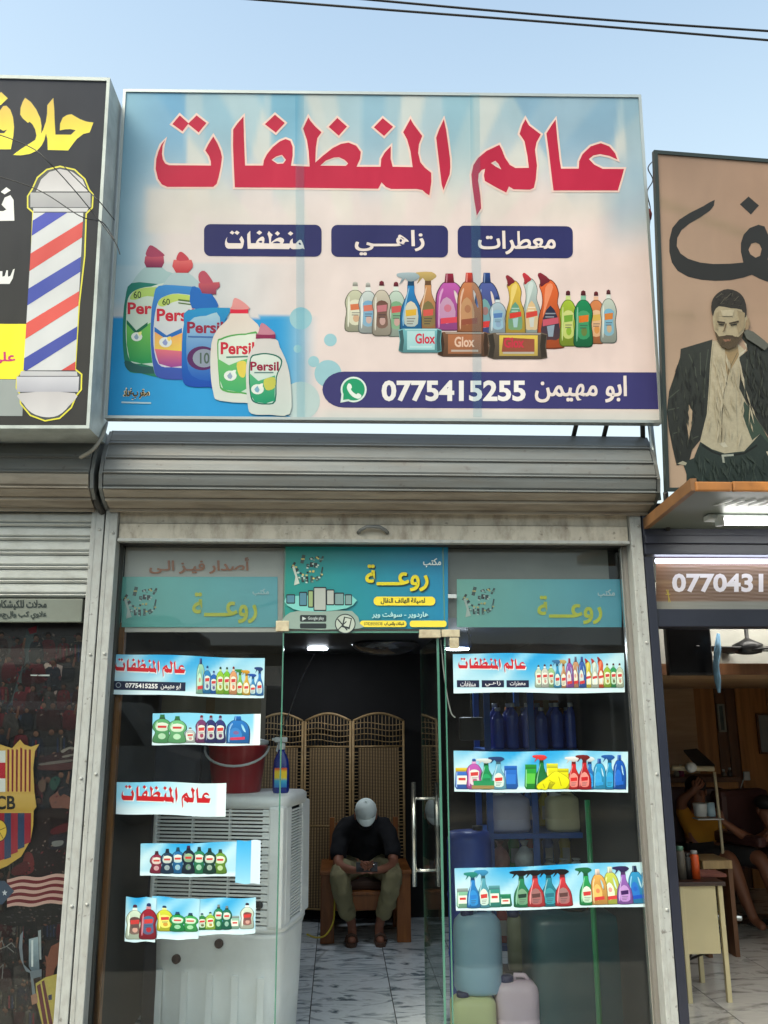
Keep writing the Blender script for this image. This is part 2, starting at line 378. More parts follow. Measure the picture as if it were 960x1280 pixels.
class Print(MB):
    def __init__(s, plane, base=0.0):
        super().__init__(); s.pl = plane; s.base = base; s.col = []; s.k = 0; s.T = None; s.kp = getattr(plane, 'kp', KP)
    def ink(s, c, x, y, y0, y1):
        if callable(c): c = c(x, y)
        elif isinstance(c[0], (tuple, list)):
            t = 0 if y1 == y0 else (y - y0) / (y1 - y0); c = [a + (b - a) * t for a, b in zip(c[0], c[1])]
        return [v * s.kp for v in lin([max(0, min(255, q)) for q in c])]
    def pt(s, x, y): return s.T(x, y) if s.T else (x, y)
    def poly(s, pts, c, holes=(), lift=None):
        if lift is None: s.k += 1; lift = s.k * 0.00004
        loops = [[Vector((p[0], p[1], 0)) for p in l] for l in [pts] + list(holes)]
        tr = tessellate_polygon(loops)
        fl = [p for l in loops for p in l]; ys = [p.y for p in fl]; y0, y1 = min(ys), max(ys); b = len(s.v)
        for p in fl:
            q = s.pt(p.x, p.y); s.v.append(s.pl.at(q[0], q[1], s.base + lift)); s.col.append(s.ink(c, p.x, p.y, y0, y1))
        for t in tr: s.f.append([b + i for i in t]); s.m.append(0); s.sm.append(False)
        return s
    def grid(s, x0, y0, x1, y1, nx, ny, cf, lift=0.0):
        b = len(s.v)
        for j in range(ny + 1):
            for i in range(nx + 1):
                x = x0 + (x1 - x0) * i / nx; y = y0 + (y1 - y0) * j / ny; q = s.pt(x, y)
                s.v.append(s.pl.at(q[0], q[1], s.base + lift)); s.col.append(s.ink(cf, x, y, y0, y1))
        for j in range(ny):
            for i in range(nx):
                a = b + j * (nx + 1) + i; s.f.append([a, a + 1, a + nx + 2, a + nx + 1]); s.m.append(0); s.sm.append(False)
        return s
    def text(s, body, box, c, off=0.0, arabic=False, slant=0.0, bold=None):
        if bold is None and arabic and s.T is None: bold = min(1.0, (box[3] - box[1]) * .045)
        if arabic and off: off = min(off, .008)
        if bold:
            for dx, dy in ((-.5, -.3), (.5, -.3), (-.5, .3), (.5, .3)): s.text(body, (box[0] + dx * bold, box[1] + dy * bold, box[2] + dx * bold, box[3] + dy * bold), c, off, arabic, slant, 0)
            return s
        vs, fs, comp = text_tris(body, off, arabic); x0, y0, x1, y1 = box; b = len(s.v); s.k += 1
        for (u, v), cp in zip(vs, comp):
            x = x0 + (x1 - x0) * u; y = y0 + (y1 - y0) * v + slant * (u - .5); q = s.pt(x, y)
            s.v.append(s.pl.at(q[0], q[1], s.base + s.k * 0.00004 + (cp % 3) * 0.00005)); s.col.append(s.ink(c, x, y, y0, y1))
        for f in fs: s.f.append([b + i for i in f]); s.m.append(0); s.sm.append(False)
        s.k += 4; return s
    def line(s, pts, wd, c):
        for a, b in zip(pts, pts[1:]):
            a, b = Vector(a), Vector(b); d = (b - a)
            if d.length < 1e-6: continue
            n = Vector((-d.y, d.x)).normalized() * wd / 2; s.poly([a + n, b + n, b - n, a - n], c)
        return s
    def make(s, name, m, parent, **k): return s.build(name, m, parent, fix=False, **k)
# ================================================================ artwork used on several prints
Z1 = lambda pts: [(180 + x / 4.8, 130 + y / 4.8) for x, y in pts]
Z2 = lambda pts: [(360 + x / 4.3636, 130 + y / 4.3636) for x, y in pts]
Z3 = lambda pts: [(570 + x / 4.174, 130 + y / 4.174) for x, y in pts]
TITLE = []   # (outline, holes)
TITLE.append((Z1([(127, 216), (112, 252), (108, 300), (114, 335), (128, 358), (150, 368), (402, 370), (401, 345), (390, 312), (368, 280), (385, 245), (416, 196), (440, 235), (460, 282), (468, 320), (461, 380), (448, 440), (436, 480), (416, 498), (140, 498), (108, 484), (84, 450), (70, 390), (74, 330), (87, 285), (104, 245)]), []))
TITLE.append((Z1([(170, 122), (215, 69), (268, 117), (231, 165)]), []))
TITLE.append((Z1([(264, 120), (316, 69), (375, 115), (328, 172)]), []))
TITLE.append((Z1([(597, 76), (600, 200), (604, 300), (607, 370), (715, 370), (719, 340), (738, 302), (772, 260), (815, 225), (850, 211), (878, 222), (892, 258), (892, 310), (882, 371)]) +
              Z2([(118, 342), (113, 260), (104, 200), (82, 135), (111, 74), (122, 92), (150, 125), (183, 155), (160, 187), (152, 240), (149, 320), (188, 285), (245, 240), (290, 218), (330, 211), (372, 228), (397, 262), (393, 300), (374, 343),
                  (505, 343), (508, 300), (528, 265), (561, 231), (560, 300), (571, 343), (680, 345), (668, 260), (650, 195), (628, 155), (668, 82), (685, 112), (732, 175), (714, 222), (710, 268), (722, 318), (746, 348), (781, 376), (782, 425), (771, 499), (752, 488), (733, 470), (700, 464), (562, 464), (534, 453), (510, 428), (492, 463), (87, 458)]) +
              Z1([(545, 501), (540, 400), (534, 250), (535, 155), (560, 118)]),
              [Z1([(765, 336), (792, 316), (828, 306), (852, 336), (835, 358), (800, 360)]), Z2([(176, 337), (207, 309), (250, 293), (278, 291), (308, 305), (328, 325), (316, 338)])]))
TITLE.append((Z1([(725, 122), (786, 65), (845, 115), (791, 173)]), []))
TITLE.append((Z2([(222, 126), (269, 77), (322, 124), (277, 174)]), []))
TITLE.append((Z2([(468, 128), (517, 78), (573, 125), (524, 176)]), []))
TITLE.append((Z2([(850, 84), (862, 140), (872, 210), (884, 300), (885, 345), (881, 385), (848, 471), (838, 440), (825, 330), (808, 185), (824, 140)]), []))
TITLE.append((Z3([(362, 80), (380, 112), (442, 160), (420, 200), (412, 240), (422, 320), (416, 395), (406, 438), (385, 448), (300, 446), (276, 431), (262, 463), (212, 438), (150, 402), (145, 372), (152, 339), (134, 345), (118, 365), (115, 400), (127, 480), (131, 545), (108, 583), (96, 510), (85, 430), (80, 370), (90, 320), (115, 282), (160, 245), (226, 214), (240, 240), (255, 280), (280, 318), (310, 335), (380, 334), (372, 270), (357, 195), (331, 157), (346, 110)]),
              [Z3([(182, 309), (205, 297), (220, 312), (236, 342), (208, 328)])]))
TITLE.append((Z3([(519, 82), (528, 180), (540, 290), (548, 338), (640, 338), (642, 300), (660, 262), (702, 222), (755, 205), (800, 222), (830, 258), (842, 291), (800, 272), (752, 262), (715, 270), (693, 288), (722, 318), (765, 339), (876, 340), (862, 392), (844, 452), (508, 452), (498, 370), (484, 250), (471, 155), (496, 115)]), []))
TB = (194, 143, 780, 270)
def title(P, box, c, halo=None, hw=2.2, only=None):
    def T(p): return [(box[0] + (x - TB[0]) / (TB[2] - TB[0]) * (box[2] - box[0]), box[1] + (y - TB[1]) / (TB[3] - TB[1]) * (box[3] - box[1])) for x, y in p]
    if halo:
        for o, h in TITLE: P.poly(grow(T(o), hw), halo, [grow(T(q), -hw * .6) for q in h])
    for o, h in TITLE: P.poly(T(o), c, [T(q) for q in h])
def mixc(a, b, t): return tuple(x + (y - x) * t for x, y in zip(a, b))
def bottle(P, kind, x0, y0, x1, y1, body, cap=(180, 40, 40), label=(235, 235, 225), mark=(200, 40, 50), shade=.7):
    w_, h_ = x1 - x0, y1 - y0
    def q(pts): return [(x0 + u * w_, y0 + v * h_) for u, v in pts]
    def sc(pts, k): return [(.5 + (u - .5) * (1 + k), .5 + (v - .5) * (1 + k * .35)) for u, v in pts]
    dk = tuple(v * shade for v in body); dk2 = tuple(v * .5 for v in body)
    lt = mixc(body, (255, 255, 255), .45)
    def vol(pts, holes=None, n=3):
        hl = [smooth(q(holes), 2)] if holes else []
        P.poly(smooth(q(sc(pts, .1)), n), dk2, hl); P.poly(smooth(q(pts), n), (body, dk), hl)
    def streak(pts, c=None): P.poly(smooth(q(pts), 2), c or lt)
    def lab(pts, n=2):
        P.poly(smooth(q(sc(pts, .0)), n), (label, mixc(label, body, .25)))
    def lines(u0, u1, v0, n=3, c=None):
        for i in range(n): P.poly(q([(u0, v0 + i * .045), (u1 - .06 * i, v0 + i * .045), (u1 - .06 * i, v0 + .018 + i * .045), (u0, v0 + .018 + i * .045)]), c or mixc(label, (60, 60, 70), .55))
    if kind == 'dish':
        P.poly(q([(.36, .1), (.64, .1), (.66, .2), (.34, .2)]), lt)
        P.poly(q([(.38, .02), (.5, 0), (.62, .02), (.64, .09), (.36, .09)]), (cap, tuple(v * .6 for v in cap)))
        vol([(.34, .19), (.66, .19), (.88, .28), (1, .42), (.93, .6), (1, .8), (.96, .98), (.5, 1.0), (.04, .98), (0, .8), (.07, .6), (0, .42), (.12, .28)])
        streak([(.12, .4), (.2, .3), (.22, .6), (.16, .9), (.1, .85)])
        lab([(.2, .42), (.5, .36), (.86, .42), (.8, .6), (.86, .82), (.5, .88), (.2, .82), (.24, .6)])
        P.poly(q([(.24, .46), (.8, .44), (.78, .56), (.26, .58)]), mark)
        P.poly(circ(x0 + .55 * w_, y0 + .74 * h_, .17 * w_, .08 * h_, 10), mixc(body, mark, .4)); lines(.32, .74, .62, 2)
    elif kind == 'spray':
        vol([(.36, .2), (.64, .2), (.68, .38), (.94, .62), (1, .9), (.92, 1), (.08, 1), (0, .9), (.06, .62), (.32, .38)])
        P.poly(q([(.34, .13), (.66, .13), (.66, .23), (.34, .23)]), dk2)
        P.poly(smooth(q([(-.2, .02), (.1, 0), (.7, 0), (.95, .07), (.8, .12), (.66, .15), (.34, .15), (.22, .1), (.02, .18), (-.08, .2), (.05, .1), (-.18, .07)]), 2), (cap, tuple(v * .75 for v in cap)))
        lab([(.2, .62), (.5, .5), (.82, .62), (.85, .9), (.5, .95), (.18, .9)])
        P.poly(q([(.24, .66), (.78, .64), (.76, .75), (.26, .77)]), mark); lines(.3, .72, .8, 3)
        streak([(.1, .72), (.36, .3), (.42, .3), (.2, .66), (.14, .93), (.09, .9)])
    elif kind == 'jug':
        vol([(.3, .16), (.62, .16), (.86, .27), (1, .5), (1, .97), (.9, 1), (.05, 1), (0, .95), (0, .45), (.12, .26)], [(.62, .3), (.74, .36), (.86, .6), (.72, .52)])
        P.poly(q([(.32, 0), (.6, 0), (.64, .17), (.28, .17)]), (cap, tuple(v * .65 for v in cap))); P.poly(q([(.35, .01), (.4, .01), (.38, .16), (.33, .16)]), mixc(cap, (255, 255, 255), .4))
        streak([(.08, .42), (.2, .27), (.24, .3), (.12, .5), (.1, .95), (.05, .9)])
        lab([(.12, .55), (.36, .42), (.62, .55), (.68, .8), (.36, .9), (.12, .8)])
        P.poly(q([(.14, .8), (.82, .77), (.82, .87), (.14, .9)]), mark); P.poly(circ(x0 + .4 * w_, y0 + .62 * h_, .14 * w_, .07 * h_, 10), mixc(label, mark, .45))
    elif kind == 'duck':
        vol([(.1, .17), (.42, .1), (.66, .15), (.8, .28), (.76, .42), (.94, .6), (1, .93), (.9, 1), (.1, 1), (.02, .93), (.06, .62), (.2, .42), (.18, .28)])
        P.poly(smooth(q([(0, .03), (.12, 0), (.5, .1), (.3, .15), (.12, .19), (.08, .1)]), 2), (cap, tuple(v * .7 for v in cap)))
        streak([(.3, .2), (.5, .14), (.6, .2), (.4, .4), (.2, .6), (.26, .42)], mixc(body, (255, 255, 255), .25))
        lab([(.2, .62), (.5, .44), (.8, .62), (.86, .88), (.5, .9), (.14, .88)])
        P.poly(q([(.2, .63), (.8, .6), (.82, .68), (.2, .72)]), mark); lines(.3, .7, .54, 2, mixc(label, (255, 255, 255), .5))
        P.poly(q([(.36, .72), (.66, .7), (.6, .86), (.42, .86)]), mixc(label, (200, 220, 235), .7))
    elif kind == 'pack':
        P.poly(q([(0, .05), (.12, 0), (.9, 0), (1, .06), (.98, .5), (1, .95), (.9, 1), (.1, 1), (0, .92), (.03, .5)]), (body, dk))
        P.poly(q([(.01, .1), (.1, .04), (.13, .5), (.1, .96), (.02, .9), (.05, .5)]), dk2); P.poly(q([(.9, .04), (.99, .1), (.96, .5), (.98, .9), (.9, .96), (.88, .5)]), dk2)
        P.poly(q([(.2, .1), (.84, .1), (.84, .88), (.2, .88)]), (label, mixc(label, body, .4)))
        P.poly(q([(.26, .72), (.78, .72), (.78, .8), (.26, .8)]), mixc(body, (255, 255, 255), .5)); P.poly(q([(.14, .02), (.9, .02), (.88, .07), (.16, .07)]), lt)
    elif kind == 'pot':
        P.poly(q([(.06, .18), (.94, .18), (1.02, .9), (.9, 1.02), (.1, 1.02), (-.02, .9)]), dk2)
        P.poly(q([(.08, .2), (.92, .2), (1, .9), (.9, 1), (.1, 1), (0, .9)]), (body, dk)); P.poly(q([(.05, .05), (.95, .05), (.95, .22), (.05, .22)]), (cap, tuple(v * .7 for v in cap)))
        P.poly(q([(.15, .4), (.85, .4), (.85, .8), (.15, .8)]), label); P.poly(q([(.25, .5), (.75, .5), (.75, .62), (.25, .62)]), mark); P.poly(q([(.1, .25), (.18, .25), (.14, .95), (.06, .9)]), lt)
    elif kind == 'fairy':
        P.poly(q([(.36, .08), (.64, .08), (.7, .2), (.3, .2)]), dk2)
        P.poly(q([(.38, 0), (.62, 0), (.64, .1), (.36, .1)]), cap)
        vol([(.3, .18), (.7, .18), (.95, .32), (1, .5), (.86, .64), (.98, .85), (.9, 1), (.1, 1), (.02, .85), (.14, .64), (0, .5), (.05, .32)])
        lab([(.12, .36), (.5, .28), (.88, .36), (.8, .56), (.5, .6), (.2, .56)])
        P.poly(q([(.24, .4), (.76, .4), (.74, .48), (.26, .48)]), mark); streak([(.1, .4), (.2, .26), (.26, .28), (.14, .46)])
        P.poly(circ(x0 + .5 * w_, y0 + .78 * h_, .22 * w_, .11 * h_, 12), mixc(label, body, .4)); P.poly(circ(x0 + .56 * w_, y0 + .8 * h_, .1 * w_, .05 * h_, 8), lt)
def word(P, box, c):     # the small product word in the title's own lettering
    body = TITLE[3][0]; k = max(i for i, p in enumerate(body) if abs(p[0] - (360 + 571 / 4.3636)) < .01 and abs(p[1] - (130 + 343 / 4.3636)) < .01)
    e = min(i for i, p in enumerate(body) if abs(p[0] - (360 + 562 / 4.3636)) < .01 and abs(p[1] - (130 + 464 / 4.3636)) < .01)
    b2 = body[:k + 1] + Z2([(618, 343), (650, 300), (690, 262), (722, 268), (748, 325), (770, 400), (786, 462), (745, 446), (700, 462)]) + body[e:]
    ls = [TITLE[0], TITLE[1], TITLE[2], (b2, TITLE[3][1] + [Z2([(668, 342), (690, 318), (712, 335), (724, 366), (700, 372), (680, 362)])]), TITLE[4], TITLE[5], TITLE[6]]
    X0, Y0, X1, Y1 = 194, 143, 541, 238
    def T(p): return [(box[0] + (x - X0) / (X1 - X0) * (box[2] - box[0]), box[1] + (y - Y0) / (Y1 - Y0) * (box[3] - box[1])) for x, y in p]
    for o, h in ls: P.poly(T(o), c, [T(q) for q in h])
PX = print_mat('photo_print', .4, .25, .3, (60, .1)); PV = print_mat('vinyl_print', 0.5, 0.35); PS = print_mat('sticker_print', 0.35, 0.15); PP = print_mat('glossy_poster_print', 0.3, 0.2); PF = print_mat('flex_banner_print', 0.6, 0.4, .15)
white_paint = mat('white_rail_paint', (158, 161, 160), .45, var=.06, scale=14, dirt=(112, 106, 96), dirt_amt=.35, dirt_scale=16, stretch=(2, 2, 1), bump=.12, bscale=30, speck=.6)
cream_paint = mat('cream_shutter_paint', (184, 177, 163), .5, var=.08, dirt=(100, 84, 66), dirt_amt=.7, dirt_scale=5, stretch=(3, 2, 1.4), bump=.1, speck=.5)
galv = mat('galvanised_slat', (104, 107, 107), .42, .1, var=.1, scale=8, dirt=(95, 84, 70), dirt_amt=.45, dirt_scale=5, stretch=(.5, 3, 3), bump=.3, bscale=5, speck=.35)
galv_brown = mat('rust_stained_slat', (142, 134, 122), .55, .1, var=.15, scale=8, dirt=(80, 62, 48), dirt_amt=.7, dirt_scale=5, stretch=(.5, 3, 3))
shut_gray = mat('grey_shutter_slat', (176, 180, 178), .45, .1, var=.06, dirt=(110, 106, 98), dirt_amt=.5, dirt_scale=6, stretch=(1, 3, 2), bump=.04)
alu = mat('aluminium_trim', (165, 172, 172), .35, .5, var=.08, dirt=(110, 105, 95), dirt_amt=.3)
dark_metal = mat('dark_metal', (48, 46, 44), .5, .3)
black = mat('black_plastic', (22, 22, 24), .45)
chrome = mat('brushed_steel', (205, 205, 200), .22, .9, var=.05)
navy = mat('navy_painted_steel', (26, 30, 46), .4, var=.12, dirt=(40, 42, 52), dirt_amt=.4)
concrete = mat('grey_render', (120, 116, 110), .85, var=.12, bump=.3, bscale=40, dirt=(80, 74, 66), dirt_amt=.6)
glass = glass_mat('shop_glass', (.91, .94, .95), .6, .006)
edge_glass = mat('green_glass_edge', (70, 120, 105), .15, var=.05, spec=.8)
# ================================================================ setting: ground, street, the row of shops
mb = MB(); mb.add([(-400, -400, -.12), (400, -400, -.12), (400, 400, -.12), (-400, 400, -.12)], [(0, 1, 2, 3)]); structure('ground', mb, mat('dusty_ground', (138, 128, 112), .95, var=.2, scale=.4, bump=.3, bscale=8))
mb = MB(); mb.add([(-60, -11, -.11), (60, -11, -.11), (60, -2.0, -.11), (-60, -2.0, -.11)], [(0, 1, 2, 3)]); structure('road', mb, mat('worn_asphalt', (84, 83, 80), .9, var=.2, scale=2, bump=.4, bscale=90))
mb = MB(); mb.box(-60, 60, -2.0, -.3, -.4, 0.0, bev=.01); structure('pavement', mb, mat('pavement_concrete', (185, 178, 166), .85, var=.12, bump=.3, bscale=30, dirt=(105, 98, 88), dirt_amt=.5))
XL, XR = -1.09, 1.45          # the middle shop between its shutter rails
RX0, RX1 = -1.12, 1.47        # its party walls
def wall(name, x0, x1, y0, y1, z0, z1, m=concrete): mb = MB(); mb.box(x0, x1, y0, y1, z0, z1); return structure(name, mb, m)
dark_wall = mat('dark_grey_wall', (24, 23, 23), .9, var=.15, bump=.1)
int_wall = mat('interior_wall_paint', (38, 39, 40), .8, var=.1)
wall('partition_wall_left', -1.16, -1.06, .05, 3.5, -.1, 2.7, int_wall)
wall('partition_wall_right', 1.43, 1.52, .05, 4.6, -.1, 2.7, int_wall)
wall('back_wall', -1.06, 1.43, 3.4, 3.5, -.1, 2.7, dark_wall)
wall('roof', -1.16, 1.52, .06, 3.5, 2.7, 2.8)
wall('left_shop_back_wall', -3.4, -1.16, 2.5, 2.6, -.1, 2.8, dark_wall)
wall('left_shop_roof', -3.4, -1.17, .06, 2.6, 2.71, 2.8)
wall('right_shop_back_wall', 1.52, 4.6, 4.6, 4.7, -.1, 2.8, dark_wall)
wall('right_shop_roof', 1.53, 4.6, .1, 4.7, 2.5, 2.6)
wall('right_shop_side_wall', 4.5, 4.6, .1, 4.6, -.1, 2.5, wood_mat('plywood_wall', (88, 58, 30), (120, 84, 48)))
wall('shop_ceiling', -1.06, 1.43, .12, 3.4, 2.1, 2.14, mat('dim_ceiling_panel', (60, 64, 66), .5, var=.15, scale=3))
wall('slab', -3.4, 4.6, -.3, 4.7, -.4, -.012)
# marble floor tiles of the middle shop
fl = MB(); fl.box(-1.06, 1.43, -.08, 3.4, -.012, -.004); fl = structure('floor', fl, mat('dark_grout', (58, 60, 60), .9))
mms = [marble_mat('white_marble_%d' % i, (226, 234, 238), (90, 106, 116), .9 + .15 * i, .12, i * .7) for i in range(4)]
ts = .46; nx = 6; k = 0
tile_mb = MB(); tile_mb.box(0, ts - .006, 0, ts - .006, 0, .006, bev=.0)
tile_me = []
for i in range(4):
    o = tile_mb.build('floor_tile', mms[i], fl, local=True); tile_me.append(o.data); bpy.data.objects.remove(o)
for j in range(8):
    for i in range(6):
        x = -1.06 + i * ts; y = -.06 + j * ts
        if x + ts > 1.6: continue
        o = bpy.data.objects.new('floor_tile', tile_me[(i * 3 + j * 5 + (i * j) % 3) % 4]); COL.objects.link(o); o.parent = fl
        o.location = (x, y, -.006)
        if x + ts > 1.43: o.scale.x = (1.43 - x) / ts
        if y + ts > 3.4: o.scale.y = (3.4 - y) / ts
fr = MB(); fr.box(1.52, 4.5, -.2, 4.6, -.012, -.002); fr = structure('right_shop_floor', fr, mat('grout_grey', (95, 95, 93), .9))
gm = [marble_mat('grey_marble_%d' % i, (206, 202, 196), (124, 120, 116), .8, .16, i * 1.3 + .4) for i in range(3)]
tm = []
t6 = MB(); t6.box(0, .594, 0, .594, 0, .006)
for i in range(3):
    o = t6.build('floor_tile', gm[i], fr, local=True); tm.append(o.data); bpy.data.objects.remove(o)
for j in range(8):
    for i in range(5):
        o = bpy.data.objects.new('floor_tile', tm[(i + 2 * j + i * j) % 3]); COL.objects.link(o); o.parent = fr; o.location = (1.52 + i * .6, -.2 + j * .6, -.006)
        if i == 4: o.scale.x = .96
# ================================================================ roller shutter boxes
BOXP = [(540, -.15), (557, -.215), (575, -.255), (593, -.275), (611, -.262), (624, -.21), (637, -.13)]
BP = [(Y, W(200, y, Y).z) for y, Y in BOXP]
def shutter_box(name, x0, x1, label, brown_from=4):
    t = thing(name, ((x0 + x1) / 2, -.1, BP[-1][1]), label, 'shutter box')
    for i in range(len(BP) - 1):
        (ya, za), (yb, zb) = BP[i], BP[i + 1]
        d = Vector((yb - ya, zb - za)); n = Vector((d.y, -d.x)).normalized()
        if n.x > 0: n = -n
        def q(s_, o_): return (ya + d.x * s_ + n.x * o_, za + d.y * s_ + n.y * o_)
        pr = [q(-.02, .0), q(.02, .006), q(.3, .0075), q(.72, .0065), q(.86, .000), q(.92, .014), q(1.0, .015), q(1.03, -.004), q(1.0, -.012), q(0, -.012)]
        mb = MB(); mb.prism(pr, 'x', x0 + .012 + .002 * (i % 2), x1 - .012 - .002 * (i % 2)); mb.build('slat', galv_brown if i >= brown_from else galv, t)
    cy, cz = .02, (BP[0][1] + BP[-1][1]) / 2
    for xx in (x0, x1):
        mb = MB(); pl = [(y - .002, z) for y, z in BP] + [(.05, BP[-1][1]), (.05, BP[0][1] + .01)]
        mb.prism(pl, 'x', xx - .008, xx + .008); mb.build('end_plate', galv, t)
    mb = MB(); mb.box(x0, x1, -.145, .045, BP[0][1] - .004, BP[0][1] + .006); mb.build('top_sheet', galv, t)
    mb = MB(); mb.box(x0 + .01, x1 - .01, -.125, .04, BP[-1][1] - .002, BP[-1][1] + .004); mb.build('underside_sheet', galv_brown, t)
    return t
bx0, bx1 = W(128, 590, -.25).x, W(817, 590, -.22).x
shutter_box('shutter_box', bx0, bx1, 'wide grey ribbed roller shutter box over the cleaning shop entrance')
shutter_box('shutter_box', -3.3, W(117, 590, -.25).x, 'grimy ribbed shutter box under the dark barber sign, cut by the left edge', 3)
# rails
def rail(x0, x1, label, y0=-.12, y1=-.04, zt=2.55, m=white_paint):
    mb = MB(); mb.box(x0, x1, y0, y1, 0, zt, bev=.004); mb.box(x0 + (x1 - x0) * .3, x0 + (x1 - x0) * .36, y0 - .002, y0 + .01, 0, zt)
    for i in range(5): mb.lathe([(.0075, y0 - .004), (.0075, y0 + .002)], (x0 + (x1 - x0) * .7, 0, .22 + i * .55 + .03 * math.sin(i * 5 + x0 * 9)), 8, axis='y')
    return mb.build('shutter_rail', m, None, label=label, cat='shutter rail', group='shutter guide rails between the shops')
xa = W(130.5, 657, -.12).x
rail(xa + .003, xa + .058, 'off white shutter rail at the left of the cleaning shop glass, inner of the pair')
rail(xa - .062, xa - .003, 'off white shutter rail beside the football poster, outer of the pair')
xb = W(824, 950, -.12).x
rail(xb - .055, xb, 'off white shutter rail between the glass shop front and the navy barber frame')
# shutter curtain end hanging under the box
lt = thing('shutter_curtain', (0.2, -.08, 2.37), 'dirty cream lower edge of the rolled up shutter above the glass front', 'shutter')
zl = [W(460, y, -.08).z for y in (636, 657, 675.5, 680)]
mb = MB(); mb.prism([(-.085, zl[0]), (-.09, zl[0] - .02), (-.085, zl[1] + .004), (-.07, zl[1] + .004), (-.07, zl[0])], 'x', xa + .06, xb - .057); mb.build('slat', cream_paint, lt)
mb = MB(); mb.box(xa + .062, xb - .06, -.098, -.07, zl[2], zl[1], bev=.003); mb.build('bottom_bar', cream_paint, lt)
mb = MB(); mb.box(xa + .062, xb - .06, -.115, -.07, zl[3], zl[2] - .002, bev=.003); mb.build('bottom_lip', white_paint, lt)
hp = W(466, 663, -.1)
mb = MB(); mb.tube([(hp.x - .07, -.1, hp.z - .012), (hp.x - .06, -.118, hp.z - .004), (hp.x - .03, -.126, hp.z + .012), (hp.x + .03, -.126, hp.z + .012), (hp.x + .06, -.118, hp.z - .004), (hp.x + .07, -.1, hp.z - .012)], .009); mb.build('pull_handle', galv, lt)
# left shop shutter, half lowered
ls = thing('shutter_curtain', (-2.2, -.1, 1.9), 'pale grey slatted shutter half lowered over the football poster, with painted lettering on its bar', 'shutter')
lx1 = xa - .064
ys = [622, 640, 658.5, 676, 694, 712, 729.5, 747]
for a, b in zip(ys, ys[1:]):
    za, zb = W(60, a, -.09).z, W(60, b, -.09).z; h = za - zb
    mb = MB(); mb.prism([(-.088, za - .002), (-.098, za - .012), (-.100, za - .6 * h), (-.094, za - .70 * h), (-.089, za - .74 * h), (-.100, za - .80 * h), (-.101, zb + .010), (-.090, zb + .001), (-.078, zb + .001), (-.078, za - .002)], 'x', -3.3, lx1)
    mb.build('slat', shut_gray, ls)
za, zb = W(60, 748, -.1).z, W(60, 778, -.1).z
mb = MB(); mb.box(-3.3, lx1 - .01, -.115, -.08, zb, za - .003, bev=.003); mb.build('bottom_bar', mat('grey_green_bar', (112, 120, 112), .5, var=.1, dirt=(80, 80, 72), dirt_amt=.7), ls)
P = Print(wallplane(-.1165)); P.text('محلات للكيشكات', (-8, 750, 58, 762), (28, 40, 40), .02, True); P.text('علاوي كب والجملة', (-8, 764, 58, 774), (40, 52, 50), .01, True)
P.make('lettering', PV, ls)
# ================================================================ glass front of the middle shop
gx0, gl1, gr0, gx1 = xa + .058, W(350, 950, 0).x, W(560, 950, 0).x, xb - .055
zt = W(460, 684, 0).z; zd = W(460, 789, 0).z
gf = thing('glass_shop_front', (0.2, 0, 0), 'frameless glass front of the cleaning shop with patch fittings and a dark surround', 'shop front')
def pane(nm, x0, x1, z0, z1, y=0.0):
    mb = MB(); mb.box(x0, x1, y, y + .01, z0, z1); o = mb.build(nm, glass, gf); return o
pane('glass_pane', gx0 + .01, gl1, .02, zt); pane('glass_pane', gr0, gx1 - .002, .02, zt); pane('transom_pane', gl1 + .006, gr0 - .006, zd, zt)
for x in (gl1, gr0 - .006):
    mb = MB(); mb.box(x, x + .006, -.002, .012, .02, zt); mb.build('glass_edge', edge_glass, gf)
mb = MB(); mb.box(gl1, gr0, -.002, .012, zd - .008, zd); mb.build('glass_edge', edge_glass, gf)
jamb = mat('grey_jamb', (128, 125, 121), .5, .2, var=.12, dirt=(70, 62, 52), dirt_amt=.5)
mb = MB(); jx = W(808, 1100, -.05).x; mb.box(jx, gx1 + .0, -.05, .03, 0, zt, bev=.003); mb.build('jamb', jamb, gf)
mb = MB(); mb.box(jx - .008, jx - .001, -.03, -.008, 0, zt); mb.build('jamb_trim', chrome, gf)
mb = MB(); mb.box(gx0 - .003, gx0 + .006, -.038, .03, 0, zt); mb.build('jamb', mat('dark_jamb', (56, 58, 56), .6), gf)
mb = MB(); mb.box(gx0, gx1, -.06, .06, zt + .001, 2.7); mb.build('head_beam', dark_metal, gf)
mb = MB(); mb.box(gx0, gx1, -.1, .1, -.02, .02); mb.build('threshold', jamb, gf)
patch = mat('worn_brass_fitting', (212, 198, 168), .3, .5, var=.1, scale=40, dirt=(150, 115, 76), dirt_amt=.4, dirt_scale=30)
def pxbox(mb, x0, y0, x1, y1, Ya, Yb, bev=.002):
    a = W(x0, y0, Ya); b = W(x1, y1, Ya); mb.box(a.x, b.x, Ya, Yb, b.z, a.z, bev=bev)
for bx in ((345, 776, 361, 789), (524, 787, 551, 797)):
    mb = MB(); pxbox(mb, *bx, -.012, .022); mb.build('patch_fitting', patch, gf)
mb = MB(); pxbox(mb, 552, 787, 575, 796, -.012, .022); pxbox(mb, 562, 797, 574, 811, -.012, .022); mb.build('patch_fitting', patch, gf)
mb = MB(); pxbox(mb, 560, 743, 571, 748, -.008, .016); mb.build('patch_fitting', chrome, gf)
